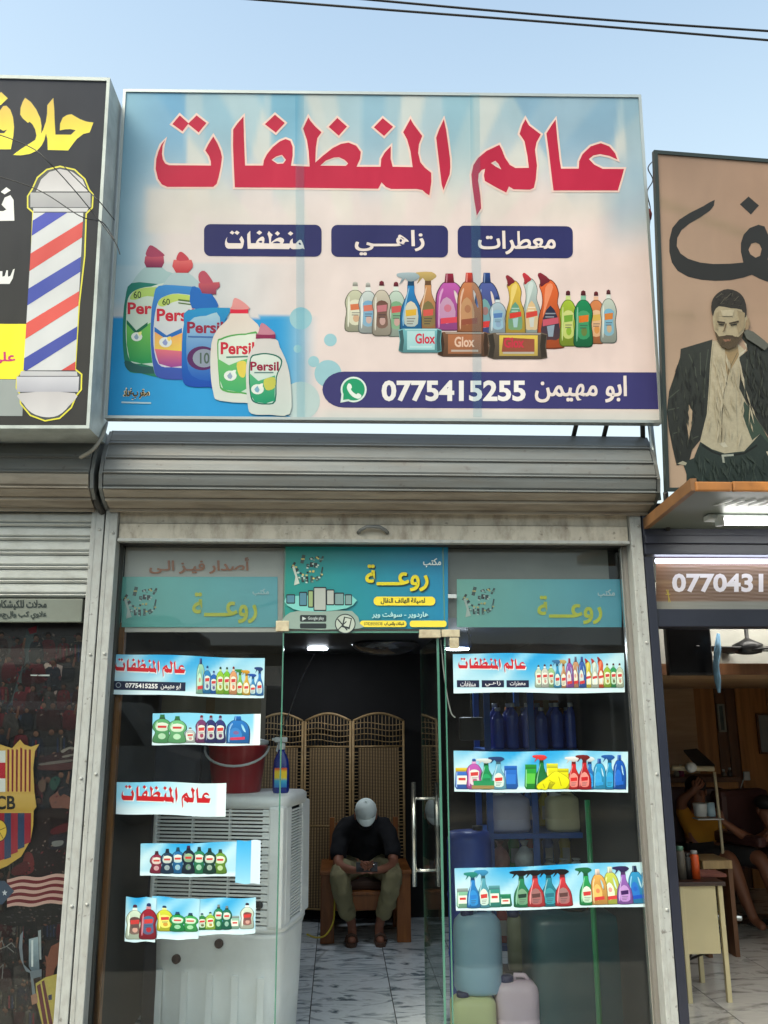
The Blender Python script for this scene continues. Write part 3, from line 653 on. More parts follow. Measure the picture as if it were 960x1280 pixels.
# glass door leaf folded inwards
dl = thing('glass_door', (gr0 - .03, .02, 0), 'clear glass door leaf swung inwards with a long double bar handle', 'door')
dx = gr0 - .035
mb = MB(); mb.box(dx - .005, dx + .005, .02, .86, .02, zd - .02); mb.build('glass_leaf', glass_mat('door_glass', (.80, .88, .85), .7, .006), dl)
for yy in (.012, .86):
    mb = MB(); mb.box(dx - .0055, dx + .0055, yy, yy + .008, .02, zd - .02); mb.build('glass_edge', edge_glass, dl)
hy = .72
z0, z1 = W(523, 1108, hy).z, W(523, 978, hy).z
h = MB()
for sx in (-.065, .065):
    h.tube([(dx + sx, hy, z0), (dx + sx, hy, z1)], .0125, 12)
for y in (998, 1088):
    z = W(530, y, hy).z; h.tube([(dx - .065, hy, z), (dx + .065, hy, z)], .008, 10)
h.build('bar_handle', chrome, dl)
# board and posters behind the transom
mb = MB(); mb.box(gx0 + .01, gl1 - .004, .032, .045, W(200, 790, .03).z, zt); mb.build('backing_board', mat('pale_backing_board', (214, 206, 194), .6, var=.08), gf)
mb = MB(); mb.box(gl1 + .002, gr0 - .002, .034, .046, W(460, 788, .03).z, zt); mb.build('backing_board', mat('grey_backing_board', (140, 138, 130), .6, var=.08), gf)
mb = MB(); mb.box(gr0 + .004, gx1 - .07, .032, .045, W(650, 772, .03).z, zt); mb.build('backing_board', MATS['grey_backing_board'], gf)
# ================================================================ main sign
def sgn(t): return max(0.0, min(1.0, t))
def sstep(a, b, t): t = sgn((t - a) / (b - a)); return t * t * (3 - 2 * t)
LEAN = math.radians(3.1)
SP = Plane((0, -.30, 2.9), (0, -math.cos(LEAN), -math.sin(LEAN)))
SP.kp = .71
def board(t, pl, corners, depth, frame_w, frame_mat, face_fn, nx=60, ny=40, face_mat=PF, face_name='sign_face', box_mat=None):
    """corners in photo px: TL, TR, BR, BL (outer frame); real box `depth` thick behind the plane"""
    C4 = [Vector((c[0], c[1])) for c in corners]
    n = pl.n
    fw = frame_w
    inn = grow([tuple(c) for c in C4], -fw)
    mb = MB()
    o = [pl.at(c[0], c[1], .006) for c in C4]; i_ = [pl.at(c[0], c[1], .006) for c in inn]; ib = [pl.at(c[0], c[1], -.004) for c in inn]
    ob = [p - n * (depth + .006) for p in o]
    mb.add(o + i_ + ib + ob, [(a, (a + 1) % 4, 4 + (a + 1) % 4, 4 + a) for a in range(4)] + [(4 + a, 4 + (a + 1) % 4, 8 + (a + 1) % 4, 8 + a) for a in range(4)] + [(a, (a + 1) % 4, 12 + (a + 1) % 4, 12 + a) for a in range(4)] + [(12, 13, 14, 15)])
    mb.build('frame', frame_mat, t)
    P = Print(pl)
    x0, y0, x1, y1 = 0, 0, 1, 1
    TL, TR, BR, BL = [Vector(q) for q in inn]
    b = 0
    for j in range(ny + 1):
        for k in range(nx + 1):
            u, v = k / nx, j / ny
            q = TL * (1 - u) * (1 - v) + TR * u * (1 - v) + BR * u * v + BL * (1 - u) * v
            P.v.append(pl.at(q.x, q.y, 0)); P.col.append(P.ink(face_fn, q.x, q.y, 0, 1))
    for j in range(ny):
        for k in range(nx):
            a = j * (nx + 1) + k; P.f.append([a, a + 1, a + nx + 2, a + nx + 1]); P.m.append(0); P.sm.append(False)
    P.make(face_name, face_mat, t)
cream = (230, 210, 200)
RAYS = [(150, 232, 120, 235, 1.0, (88, 160, 214)), (252, 332, 262, 300, .55, (120, 180, 214)), (338, 376, 340, 372, .9, (90, 165, 205)), (398, 452, 436, 452, .25, (150, 190, 210)), (452, 503, 450, 490, .85, (125, 175, 205)), (552, 592, 560, 590, .7, (120, 178, 204)), (612, 690, 700, 720, .25, (150, 185, 205)), (640, 775, 716, 760, .95, (118, 165, 202)), (776, 803, 790, 812, .8, (120, 165, 195))]
def main_face(x, y):
    c = mixc((226, 216, 216), (240, 216, 212), sgn((x - 250) / 500) * .7 + .3 * sgn((y - 200) / 300))
    # rays
    fall = 1 - sstep(165, 275, y)
    c = mixc(c, (150, 192, 212), .72 * (1 - sstep(140, 262, y)))
    an = math.degrees(math.atan2(y - 470, x - 470))
    for a0, hw_ in ((-163, 3), (-150, 4), (-133, 5), (-116, 3), (-101, 3), (-84, 4), (-68, 3), (-55, 4), (-40, 5), (-29, 3)):
        c = mixc(c, (226, 222, 214), .6 * (1 - sstep(hw_ - .8, hw_ + .8, abs(an - a0))) * (1 - sstep(250, 300, y)))
    for a0, a1, b0, b1, k, col in RAYS:
        t = (y - 118) / 142; l = a0 + (b0 - a0) * t; r = a1 + (b1 - a1) * t
        if r > l: c = mixc(c, col, k * .62 * fall * sstep(l - 3, l + 4, x) * (1 - sstep(r - 4, r + 3, x)))
    # right hand blue wedge
    d = (x - 700) - (262 - y) * .9
    c = mixc(c, (150, 182, 205), .7 * sstep(0, 20, d) * sstep(60, 100, x - 680) * (1 - sstep(250, 330, y)) * sstep(170, 220, y))
    # blue left margin and lower block
    c = mixc(c, (150, 195, 218), .85 * (1 - sstep(150, 215, x)) * (1 - sstep(370, 396, y)))
    c = mixc(c, (225, 218, 212), .8 * sstep(175, 190, x) * (1 - sstep(235, 250, x)) * sstep(228, 240, y) * (1 - sstep(286, 296, y)))
    if y > 396: c = mixc(c, (46, 156, 220), (1 - sstep(342, 402, x)) * sstep(394, 397, y))
    elif y > 330: c = mixc(c, (190, 208, 218), .5 * (1 - sstep(250, 400, x)))
    if y > 440: c = mixc(c, (205, 215, 212), .6 * sstep(505, 520, y) * sstep(380, 420, x))
    c = mixc(c, (200, 214, 212), .6 * sstep(812, 822, x + (y - 120) * -.06 + 22 * 0))
    return c
ms = thing('shop_sign', (0.22, -.3, 2.9), 'big pale blue and cream banner sign with red Arabic title, detergent bottles and phone number', 'shop sign')
board(ms, SP, [(154.5, 112), (801, 119), (828, 529), (131, 523)], .05, 3.4, alu, main_face, 150, 100)
P = Print(SP, .0008)
title(P, TB, ((186, 34, 68), (200, 38, 74)), (246, 214, 206), 2.4)
P.make('title_lettering', PF, ms)
P = Print(SP, .0008)
nb = (44, 46, 102)
for x0, x1 in ((255, 402), (414, 560), (572, 716)):
    P.T = None; P.poly([(x, y + (x - 480) * .006) for x, y in rrect(x0, 281.5, x1, 321.5, 8)], nb)
word(P, (281, 288, 381, 312), (240, 226, 222)); P.text('زاهـــي', (444, 288, 530, 319), (240, 226, 222), .03, True); P.text('معطرات', (598, 289, 694, 318), (240, 226, 222), .03, True)
P.make('product_name_label', PF, ms)
P = Print(SP, .0007)
P.poly(circ(430, 487, 27, 22.5, 12, 90, 270) + [(820.5, 465.5), (823, 511.5)], (62, 60, 118))
P.make('phone_band', PF, ms)
P = Print(SP, .0012)
P.text('0775415255', (477, 475.5, 657, 502), (240, 236, 236), .034)
P.text('ابو مهيمن', (669, 470, 783, 503), (240, 226, 222), .022, True)
P.make('phone_lettering', PF, ms)
P = Print(SP, .0012)
P.poly(circ(442, 487, 16.3, 16, 28), (225, 240, 235)); P.poly([(427, 492), (425.5, 503.5), (438, 501)], (225, 240, 235))
P.poly(circ(442, 487, 14, 13.8, 28), (38, 158, 112)); P.poly([(429.5, 491), (428.8, 500), (437, 499)], (38, 158, 112))
P.poly(smooth([(435.5, 479.5), (438.5, 480.5), (440, 484.5), (438.5, 486.5), (441.5, 490.5), (445.5, 493), (447.5, 491.5), (451.5, 494), (451, 497), (447, 498.5), (441, 496), (436, 490.5), (433.6, 484.5)], 3), (235, 245, 240))
P.make('phone_handset_logo', PF, ms)
P = Print(SP, .0003)
for cx, cy, r in ((376, 398, 14), (413, 425, 8), (410, 467, 17), (392, 452, 7), (376, 501, 24), (372, 436, 5)):
    P = Print(SP, .0003); P.poly(circ(cx, cy, r), (158, 202, 214) if r < 20 else (190, 210, 212)); P.make('bubble_print', PF, ms)
# large detergent bottles on the banner (traced)
A1 = lambda pts: [(140 + x / 6.737, 290 + y / 6.737) for x, y in pts]
A2 = lambda pts: [(240 + x / 7.108, 350 + y / 7.108) for x, y in pts]
BIGN = [0]
def big(fn, *steps):
    P = Print(SP, .0004 + BIGN[0] * .0011); BIGN[0] += 1
    for st in steps:
        if st[0] == 't': P.text(st[1], st[2], st[3], st[4])
        elif st[0] == 's': P.poly(smooth(fn(st[1]), 3), st[2])
        else: P.poly(fn(st[1]), st[2])
    return P
def leaf(P, cx, cy, r, c1, c2):
    P.poly(circ(cx, cy, r, r * .8, 14), (228, 236, 232)); P.poly([(cx - r * .5, cy), (cx, cy - r * .55), (cx + r * .35, cy + r * .1), (cx + r * .1, cy + r * .55), (cx - r * .3, cy + r * .4)], mixc(c1, (255, 255, 255), .35)); P.poly(smooth([(cx + r * .2, cy - r * .7), (cx + r * .9, cy - r * .9), (cx + r * .6, cy - r * .1)], 2), c2)
red = (204, 44, 66)
P = big(A1, ('s', [(300, 290), (400, 290), (460, 330), (600, 460), (560, 1180), (240, 1190), (130, 1160), (95, 1000), (92, 760), (110, 560), (160, 440), (240, 330)], ((168, 196, 200), (150, 190, 190))),
        ('s', [(165, 430), (400, 440), (600, 460), (560, 1180), (240, 1190), (130, 1160), (95, 1000), (92, 760), (112, 560)], ((36, 122, 112), (40, 128, 96))),
        ('s', [(135, 560), (200, 490), (330, 460), (480, 480), (480, 1090), (250, 1110), (150, 1080), (118, 900), (120, 700)], ((205, 220, 208), (190, 215, 205))),
        ('s', [(150, 560), (200, 490), (330, 465), (470, 480), (470, 560), (300, 540), (200, 570)], (176, 206, 112)),
        ('p', [(122, 745), (200, 835), (330, 760), (460, 700), (470, 1090), (250, 1110), (150, 1085), (125, 950)], ((130, 200, 90), (40, 150, 90))),
        ('p', [(125, 740), (205, 830), (300, 760), (300, 790), (205, 862), (125, 775)], (30, 110, 80)),
        ('s', [(112, 1080), (250, 1130), (400, 1140), (400, 1188), (240, 1190), (130, 1160)], (40, 92, 92)),
        ('p', [(280, 205), (435, 205), (440, 260), (420, 300), (290, 300), (272, 260)], ((200, 90, 110), (120, 40, 80))), ('s', [(305, 130), (340, 115), (430, 180), (430, 205), (290, 205)], (168, 70, 100)),
        ('t', 'Persil', (159.5, 378, 206, 393), red, .03), ('t', '60', (167, 364, 176.5, 373), (60, 80, 50), .01))
leaf(P, 171, 421, 7, (90, 130, 170), (240, 240, 150)); P.make('printed_bottle', PF, ms)
P = big(A1, ('s', [(520, 345), (640, 345), (760, 450), (850, 560), (850, 1230), (600, 1245), (400, 1230), (350, 1150), (325, 950), (328, 720), (350, 560), (440, 430)], ((180, 200, 206), (150, 190, 200))),
        ('s', [(395, 455), (600, 455), (770, 480), (850, 560), (850, 1230), (600, 1245), (400, 1230), (352, 1150), (328, 950), (330, 720), (350, 560)], ((60, 140, 210), (60, 80, 170))),
        ('s', [(385, 600), (440, 545), (560, 520), (760, 560), (800, 650), (790, 1100), (500, 1140), (390, 1110), (350, 950), (355, 750)], ((215, 225, 220), (205, 205, 225))),
        ('s', [(385, 600), (440, 545), (560, 522), (760, 560), (765, 600), (560, 580), (430, 630)], (190, 212, 110)),
        ('p', [(360, 840), (460, 890), (600, 850), (700, 820), (700, 1010), (360, 990)], ((246, 170, 110), (235, 205, 90))),
        ('p', [(360, 985), (600, 1005), (780, 1000), (760, 1110), (500, 1140), (395, 1110)], ((230, 120, 130), (150, 70, 150))),
        ('p', [(358, 800), (460, 872), (590, 810), (590, 850), (460, 905), (358, 840)], (40, 110, 190)),
        ('p', [(520, 235), (670, 235), (682, 270), (680, 300), (640, 345), (540, 345), (508, 290)], ((222, 110, 110), (190, 60, 70))), ('s', [(560, 180), (590, 170), (640, 215), (640, 240), (545, 240)], (196, 70, 84)),
        ('t', 'Persil', (196, 386, 243, 402), red, .03), ('t', '60', (203, 373.5, 212.5, 381.5), (60, 80, 50), .01))
P.poly([(223, 374), (248, 377), (248, 379), (223, 376)], (90, 120, 60)); P.poly([(223, 378), (246, 381), (246, 382.5), (223, 379.5)], (90, 120, 60))
leaf(P, 207, 428, 8, (90, 110, 190), (250, 220, 110)); P.make('printed_bottle', PF, ms)
P = big(A2, ('s', [(95, 100), (150, 110), (200, 160), (225, 250), (0, 250), (0, 60)], (30, 105, 190)), ('p', [(60, 30), (245, 20), (248, 60), (215, 90), (215, 130), (90, 120), (75, 85), (58, 60)], ((200, 90, 100), (140, 60, 90))), ('s', [(60, -50), (110, -80), (170, -10), (180, 30), (75, 30)], (185, 80, 100)))
P.poly(smooth([(235, 388), (286, 385), (287, 391), (279, 410), (272, 482), (262, 484), (236, 483), (228, 472), (227.5, 430), (230, 405)], 3), ((40, 150, 205), (20, 70, 170)))
P.poly(smooth([(237, 402), (258, 395), (275, 397), (272, 470), (240, 470), (233, 440)], 3), ((170, 205, 222), (30, 90, 180)))
P.poly(circ(253, 448, 19, 15, 24), (86, 40, 96)); P.poly(circ(255, 448, 14, 11.5, 24), (140, 150, 170)); P.text('10', (250, 441, 262, 455), (80, 100, 90), .02)
P.text('Persil', (234, 402.5, 279, 417), (150, 36, 66), .03); P.poly([(235, 420), (272, 421), (272, 423), (235, 422)], (70, 110, 170))
P.make('printed_bottle', PF, ms)
P = big(A2, ('s', [(335, 330), (350, 300), (500, 300), (510, 330), (620, 470), (640, 900), (600, 1080), (250, 1075), (190, 1000), (165, 800), (175, 560), (230, 440), (290, 380)], ((228, 214, 206), (214, 222, 216))),
        ('p', [(340, 262), (500, 262), (500, 300), (340, 300)], (220, 40, 70)), ('s', [(355, 235), (375, 165), (430, 180), (500, 235), (500, 262), (345, 262)], (226, 150, 150)),
        ('s', [(225, 565), (260, 520), (350, 490), (480, 478), (600, 500), (600, 980), (430, 1010), (270, 985), (240, 880)], (88, 168, 88)), ('s', [(235, 575), (265, 535), (350, 505), (470, 492), (600, 520), (600, 970), (430, 995), (280, 970), (250, 880)], ((226, 232, 222), (200, 225, 210))),
        ('p', [(228, 700), (330, 760), (440, 715), (500, 700), (500, 960), (430, 1000), (280, 975), (245, 880)], ((110, 190, 110), (70, 170, 110))), ('s', [(400, 740), (480, 730), (470, 860), (420, 850)], (225, 205, 90)),
        ('t', 'Persil', (276, 428, 318, 443.5), red, .03))
leaf(P, 288, 470, 8, (90, 120, 160), (230, 240, 235)); P.poly([(283, 446), (310, 445), (310, 447), (283, 448)], (90, 130, 120)); P.make('printed_bottle', PF, ms)
P = big(A2, ('s', [(565, 570), (575, 530), (745, 530), (780, 600), (850, 760), (880, 960), (870, 1190), (690, 1200), (530, 1190), (495, 1100), (480, 860), (490, 720), (520, 640)], ((214, 208, 208), (206, 218, 214))),
        ('p', [(568, 486), (742, 486), (742, 524), (568, 524)], (140, 40, 84)), ('s', [(590, 470), (620, 385), (700, 440), (735, 486), (575, 486)], (196, 130, 150)),
        ('s', [(520, 690), (580, 660), (660, 652), (750, 670), (800, 710), (795, 770), (755, 870), (745, 1080), (660, 1110), (560, 1095), (520, 1040), (505, 850)], (34, 110, 96)), ('s', [(528, 700), (585, 672), (660, 664), (745, 682), (788, 718), (783, 770), (744, 870), (733, 1072), (655, 1098), (565, 1083), (530, 1030), (516, 850)], ((220, 228, 222), (190, 220, 212))),
        ('p', [(512, 830), (590, 900), (740, 850), (735, 1075), (655, 1100), (560, 1085), (525, 1030)], ((90, 180, 130), (30, 150, 110))), ('s', [(640, 890), (735, 870), (735, 960), (660, 980)], (200, 200, 90)),
        ('t', 'Persil', (313, 452.5, 348.5, 464), (150, 30, 66), .03))
leaf(P, 322, 487, 8, (60, 130, 170), (240, 240, 235)); P.poly([(318, 465.5), (342, 465.5), (342, 467), (318, 467)], (90, 130, 130)); P.make('printed_bottle', PF, ms)
# product range, left to right
RNG = [('dish', 432, 352, 456, 414, (206, 206, 180), (205, 205, 195), (225, 222, 200), (214, 120, 80)), ('dish', 449, 353, 471, 416, (204, 214, 214), (205, 205, 200), (120, 170, 205), (214, 120, 100)), ('dish', 466, 351, 488, 419, (206, 196, 180), (130, 40, 60), (110, 76, 66), (196, 120, 130)), ('dish', 484, 352, 506, 420, (196, 214, 202), (130, 40, 60), (120, 170, 130), (205, 90, 90)),
       ('jug', 546, 342, 580, 412, (196, 92, 178), (150, 30, 62), (200, 160, 190), (220, 70, 90)), ('jug', 573, 341, 602, 414, (206, 128, 84), (214, 66, 50), (196, 150, 110), (150, 80, 60)), ('jug', 595, 341, 624, 418, (84, 98, 168), (36, 70, 140), (120, 170, 170), (214, 60, 60)),
       ('dish', 612, 370, 632, 418, (180, 200, 214), (50, 80, 150), (150, 190, 215), (90, 130, 190)), ('duck', 632, 344, 656, 420, (226, 190, 74), (150, 40, 56), (90, 150, 130), (214, 60, 50)), ('duck', 653, 341, 676, 420, (190, 206, 204), (210, 52, 66), (226, 190, 140), (214, 70, 60)),
       ('dish', 700, 363, 720, 432, (170, 196, 60), (110, 40, 50), (214, 218, 140), (120, 170, 60)), ('dish', 718, 363, 740, 433, (30, 138, 88), (110, 40, 50), (70, 160, 110), (226, 120, 40)), ('dish', 735, 364, 755, 429, (222, 136, 84), (120, 40, 50), (230, 190, 150), (220, 180, 90)), ('dish', 751, 362, 770, 428, (196, 206, 196), (110, 50, 60), (120, 175, 205), (214, 130, 60)),
       ('spray', 501, 341, 526, 412, (38, 132, 200), (170, 190, 200), (225, 214, 190), (226, 180, 60)), ('spray', 523, 340, 547, 412, (206, 146, 96), (206, 176, 110), (120, 110, 70), (214, 90, 80)), ('duck', 672, 341, 704, 434, (232, 106, 52), (140, 36, 54), (36, 44, 70), (206, 90, 110)),
       ('pack', 498, 411, 552, 441, (120, 190, 200), 0, (186, 222, 226), 0), ('pack', 547, 415, 612, 446, (120, 84, 62), 0, (176, 110, 74), 0), ('pack', 609, 416, 684, 449, (110, 96, 82), 0, (232, 200, 84), 0)]
for r in RNG:
    P = Print(SP, .0004 + .0006 * (RNG.index(r) % 3) + (.001 if r[0] == 'pack' else 0)); bottle(P, r[0], *r[1:5], r[5], r[6] or (150, 150, 150), r[7], r[8] or (200, 60, 60))
    if r[0] == 'pack':
        x0, y0, x1, y1 = r[1:5]
        if x0 == 609: P.poly([(x0 + 20, y0 + 6), (x1 - 16, y0 + 8), (x1 - 16, y1 - 9), (x0 + 18, y1 - 9)], (150, 80, 60))
        P.text('Glox', (x0 + 21, y0 + 6, x0 + 46, y0 + 19), (206, 50, 76) if x0 != 547 else (226, 190, 170), .03)
    P.make('printed_bottle' if r[0] != 'pack' else 'printed_sponge_pack', PF, ms)
P = Print(SP, .0006)
P.text('صقر بغداد', (154, 485, 187, 500), (250, 236, 190), .05, True); P.text('صقر بغداد', (155, 486, 186, 499), (70, 60, 40), .01, True); P.poly([(152, 502), (189, 503), (189, 505), (152, 504)], (180, 210, 225))
P.make('printer_mark', PF, ms)
# shade of the posts behind the banner, coloured in by thin translucent strips
def post_shade_mat():
    m = bpy.data.materials.new('post_shade_strip'); m.use_nodes = True; t = m.node_tree; N = t.nodes; L = t.links
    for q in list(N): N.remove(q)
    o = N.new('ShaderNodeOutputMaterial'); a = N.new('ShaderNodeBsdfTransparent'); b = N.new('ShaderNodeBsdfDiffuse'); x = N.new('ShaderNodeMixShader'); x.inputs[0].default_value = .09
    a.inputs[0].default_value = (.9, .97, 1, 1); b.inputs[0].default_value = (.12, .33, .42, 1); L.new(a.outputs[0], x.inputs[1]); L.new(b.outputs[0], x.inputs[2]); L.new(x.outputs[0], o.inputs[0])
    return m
tape = post_shade_mat()  # material for the painted shade of the posts, no real tape
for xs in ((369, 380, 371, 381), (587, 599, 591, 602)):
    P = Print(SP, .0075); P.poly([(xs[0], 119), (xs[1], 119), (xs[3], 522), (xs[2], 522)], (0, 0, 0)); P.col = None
    P.make('post_shade_strip', tape, ms)
P = Print(SP, .0045); P.poly([(214, 119), (236, 119), (233, 395), (212, 395)], (0, 0, 0)); P.col = None
# sign legs
for a, b in (((722, 524), (716, 549)), ((760, 524), (754, 549)), ((803, 526), (804, 560))):
    lg = MB(); lg.tube([W(*a, -.2), W(*b, -.12)], .012, 8); lg.build('support_leg', dark_metal, ms)
lg = MB(); lg.tube([W(812, 522, -.2), W(823, 625, -.2)], .014, 8); lg.build('support_leg', alu, ms)
# ================================================================ barber sign, left
LP_ = Plane((0, -.47, 2.9), (0, -math.cos(LEAN), -math.sin(LEAN)))
LP_.kp = .85; SP.kp = .71
bs = thing('barber_sign', (-1.6, -.47, 2.9), 'dark boxed barber sign with yellow Arabic lettering and a printed striped barber pole', 'shop sign')
def barber_face(x, y):
    c = mixc((50, 54, 66), (58, 58, 58), sgn((y - 100) / 330)); return c
board(bs, LP_, [(-420, 84), (138, 98), (112, 536), (-420, 536)], .26, 4.0, mat('grey_sign_casing', (176, 184, 182), .5, .1, var=.1, dirt=(90, 96, 92), dirt_amt=.5, dirt_scale=5), barber_face, 40, 30)
YL = lambda pts: [(x / 7.385, 110 + y / 7.385) for x, y in pts]
P = Print(LP_, .0006)
ye = ((214, 178, 60), (246, 236, 30)); dk = (30, 34, 26)
HL = [(YL([(232, 92), (285, 130), (335, 200), (372, 280), (383, 350), (381, 420), (400, 385), (425, 310), (436, 240), (438, 160), (470, 120), (492, 94), (500, 180), (504, 300), (512, 432), (655, 432), (700, 390), (650, 380), (600, 382), (553, 392), (556, 330), (580, 275), (620, 250), (660, 243), (740, 290), (800, 312), (862, 320), (828, 410), (770, 425), (710, 470), (670, 520), (630, 577), (442, 572), (438, 470), (425, 420), (410, 480), (385, 530), (340, 580), (270, 610), (190, 622), (122, 618), (200, 560), (280, 510), (325, 480), (338, 440), (325, 380), (300, 335), (275, 312), (258, 322), (210, 280), (188, 245), (192, 180), (210, 130)]), []),
      (YL([(-300, 420), (-60, 420), (40, 418), (66, 385), (30, 395), (-20, 370), (-30, 300), (0, 210), (30, 168), (60, 165), (95, 200), (120, 270), (130, 360), (124, 440), (100, 566), (-300, 566)]), []),
      (YL([(-60, 100), (10, 38), (72, 96), (5, 160)]), [])]
for o, h_ in HL: P.poly(grow(o, .9), dk)
for o, h_ in HL: P.poly(o, ye)
P.make('title_lettering', PV, bs)
P = Print(LP_, .0006)
wh = (232, 232, 232)
P.poly([(-40, 276.5), (18, 276), (17, 250), (13, 244), (6, 247), (2, 256), (8, 262), (4, 264), (-40, 263)], wh); P.poly([(1, 240), (8, 234), (13.5, 238), (6, 243)], wh); P.make('small_lettering', PV, bs); P = Print(LP_, .0006)
P.poly([(-40, 355), (12, 355), (16, 348), (18.5, 336), (16.5, 337), (13, 345), (10, 346), (10, 338), (8, 338), (6, 345), (3, 346), (3, 339), (-40, 340)], wh)
P.make('small_lettering', PV, bs)
P = Print(LP_, .0004); P.poly([(-420, 404), (34, 405), (30, 474), (-420, 472)], (250, 232, 20)); P.poly([(-420, 473), (30, 474.5), (28, 520), (-420, 518)], (150, 158, 158)); P.text('علي', (-12, 440, 19, 458), (196, 30, 110), .03, True); P.text('بإدارة', (-60, 440, -16, 458), (196, 30, 110), .03, True); P.make('yellow_name_panel', PV, bs)
P = Print(LP_, .001)
ylw = (222, 214, 60)
Q = lambda pts: [(x / 5.331, 80 + y / 5.331) for x, y in pts]
Q2 = lambda pts: [(x / 4, 320 + y / 4) for x, y in pts]
outer = Q([(215, 990), (180, 960), (180, 880), (212, 830), (245, 755), (310, 700), (400, 678), (500, 700), (570, 765), (598, 835), (626, 870), (620, 960), (580, 1000), (570, 1280)]) + Q2([(400, 240), (380, 565), (412, 590), (410, 670), (385, 700), (360, 760), (300, 815), (225, 828), (150, 800), (100, 740), (95, 690), (78, 660), (82, 600), (118, 570), (150, 100)])
P.poly(outer, ylw); P.poly(grow(outer, -1.8), (60, 66, 70))
silver = ((190, 186, 190), (206, 204, 208))
def stem_x(y, side): return (38.8 + (278 - y) * .066) if side == 0 else (102.5 - (y - 262) * .048)
L0 = lambda y: 41.5 - (y - 266) * .0615; R0 = lambda y: 104.2 - (y - 266) * .052
P.poly([(L0(266), 266), (R0(266), 266), (R0(463), 463), (L0(463), 463)], (206, 208, 212))
P.poly(Q([(240, 850), (275, 770), (330, 720), (400, 700), (480, 718), (550, 770), (585, 850)]), silver)
P.poly(Q([(203, 858), (604, 858), (604, 955), (203, 955)]), ((176, 176, 180), (160, 160, 166))); P.poly(Q([(222, 960), (590, 960), (580, 985), (222, 985)]), (200, 200, 205))
P.poly(Q2([(106, 576), (384, 578), (388, 600), (100, 600)]), (190, 190, 196)); P.poly(Q2([(84, 604), (396, 604), (392, 680), (84, 680)]), ((200, 200, 210), (170, 170, 182)))
P.poly(smooth(Q2([(102, 686), (374, 686), (345, 750), (290, 798), (225, 806), (160, 785), (118, 740)]), 3), silver)
def stripe(yl, c):       # yl: y at left edge (top, bottom)
    def clip(y): return min(max(y, 266), 463)
    a = [(L0(clip(yl[0])), yl[0]), (R0(clip(yl[0] - 40)), yl[0] - 40), (R0(clip(yl[1] - 42)), yl[1] - 42), (L0(clip(yl[1])), yl[1])]
    # clip polygon to [266, 463]
    for lim, s_ in ((266, 1), (463, -1)):
        o = []
        for i in range(len(a)):
            p, q_ = a[i - 1], a[i]; ip, iq = (p[1] - lim) * s_ >= 0, (q_[1] - lim) * s_ >= 0
            if ip != iq: t = (lim - p[1]) / (q_[1] - p[1]); o.append((p[0] + (q_[0] - p[0]) * t, lim))
            if iq: o.append(q_)
        a = o
        if not a: return
    P.poly(a, c)
for yl, c in (((276, 295), (52, 66, 176)), ((317, 339), (206, 66, 62)), ((361, 382), (46, 66, 166)), ((404, 424), (214, 74, 66)), ((448, 466), (44, 62, 160)), ((492, 512), (206, 66, 62))): stripe(yl, c)
P.make('barber_pole_print', PV, bs)
# ================================================================ right portrait sign
pr = thing('portrait_sign', (2.0, -.3, 2.6), 'tan banner sign in a black frame printed with a bearded man in dark jacket', 'shop sign')
p1 = W(831, 613, -.34); p2 = WX(817, 190, p1.x - .004); p3 = WZ(960, 200, p2.z)
nn = (p2 - p1).cross(p3 - p1).normalized()
if nn.y > 0: nn = -nn
RP = Plane(p1, nn); RP.kp = .7
def tan_face(x, y):
    c = mixc((176, 146, 128), (196, 168, 146), sgn((y - 190) / 300)); c = mixc(c, (186, 150, 128), .4 * sstep(880, 960, x))
    k = math.exp(-((y - 255 - (x - 830) * .38) / 7) ** 2) + .7 * math.exp(-((y - 395 + (x - 860) * .05) / 6) ** 2) * (1 if x < 870 else .3)
    return mixc(c, (150, 134, 108), .45 * min(1, k))
board(pr, RP, [(817, 188), (1200, 218), (1200, 616), (832, 614)], .02, 4.4, mat('black_sign_frame', (34, 44, 42), .45), tan_face, 60, 50)
D7 = lambda pts: [(800 + x / 5.331, 180 + y / 5.331) for x, y in pts]
D8 = lambda pts: [(800 + x / 4.925, 400 + y / 4.925) for x, y in pts]
ink = (38, 36, 34)
P = Print(RP, .0006)
P.poly(D7([(498, 372), (492, 410), (465, 445), (400, 490), (330, 530), (275, 575), (248, 625), (244, 680), (270, 730), (320, 765), (400, 790), (490, 800), (600, 798), (688, 790), (672, 720), (672, 660), (690, 605), (730, 560), (790, 538), (830, 550), (855, 610), (865, 700), (850, 770), (900, 800), (1200, 780), (1200, 900), (900, 925), (840, 915), (790, 895), (745, 872), (690, 890), (600, 908), (500, 912), (410, 905), (320, 885), (250, 845), (212, 790), (195, 720), (195, 640), (215, 560), (260, 505), (330, 460), (420, 415), (470, 385)]), ink, [D7([(770, 656), (740, 665), (722, 705), (735, 735), (770, 758), (800, 745), (810, 700), (795, 668)])])
P.poly(D7([(665, 402), (723, 350), (792, 410), (738, 470)]), ink)
P.make('title_lettering', PV, pr)
P = Print(RP, .0005)
skin = (186, 170, 140)
P.poly(D8([(445, 130), (430, 280), (410, 560), (370, 750), (440, 800), (520, 825), (640, 810), (740, 720), (720, 560), (640, 400), (640, 180), (560, 110)]), ((196, 182, 156), (190, 180, 156)))   # shirt and chest
P.poly(D8([(520, 160), (600, 150), (610, 220), (560, 300), (540, 350), (530, 300)]), (168, 142, 104))
P.line(D8([(600, 200), (545, 310), (535, 370), (512, 460), (505, 600), (500, 750)]), .8, (112, 100, 76))
P.line(D8([(450, 150), (436, 300), (420, 560)]), .6, (150, 140, 116)); P.line(D8([(470, 500), (480, 760)]), .5, (160, 150, 126)); P.line(D8([(590, 420), (600, 720)]), .6, (166, 160, 140))
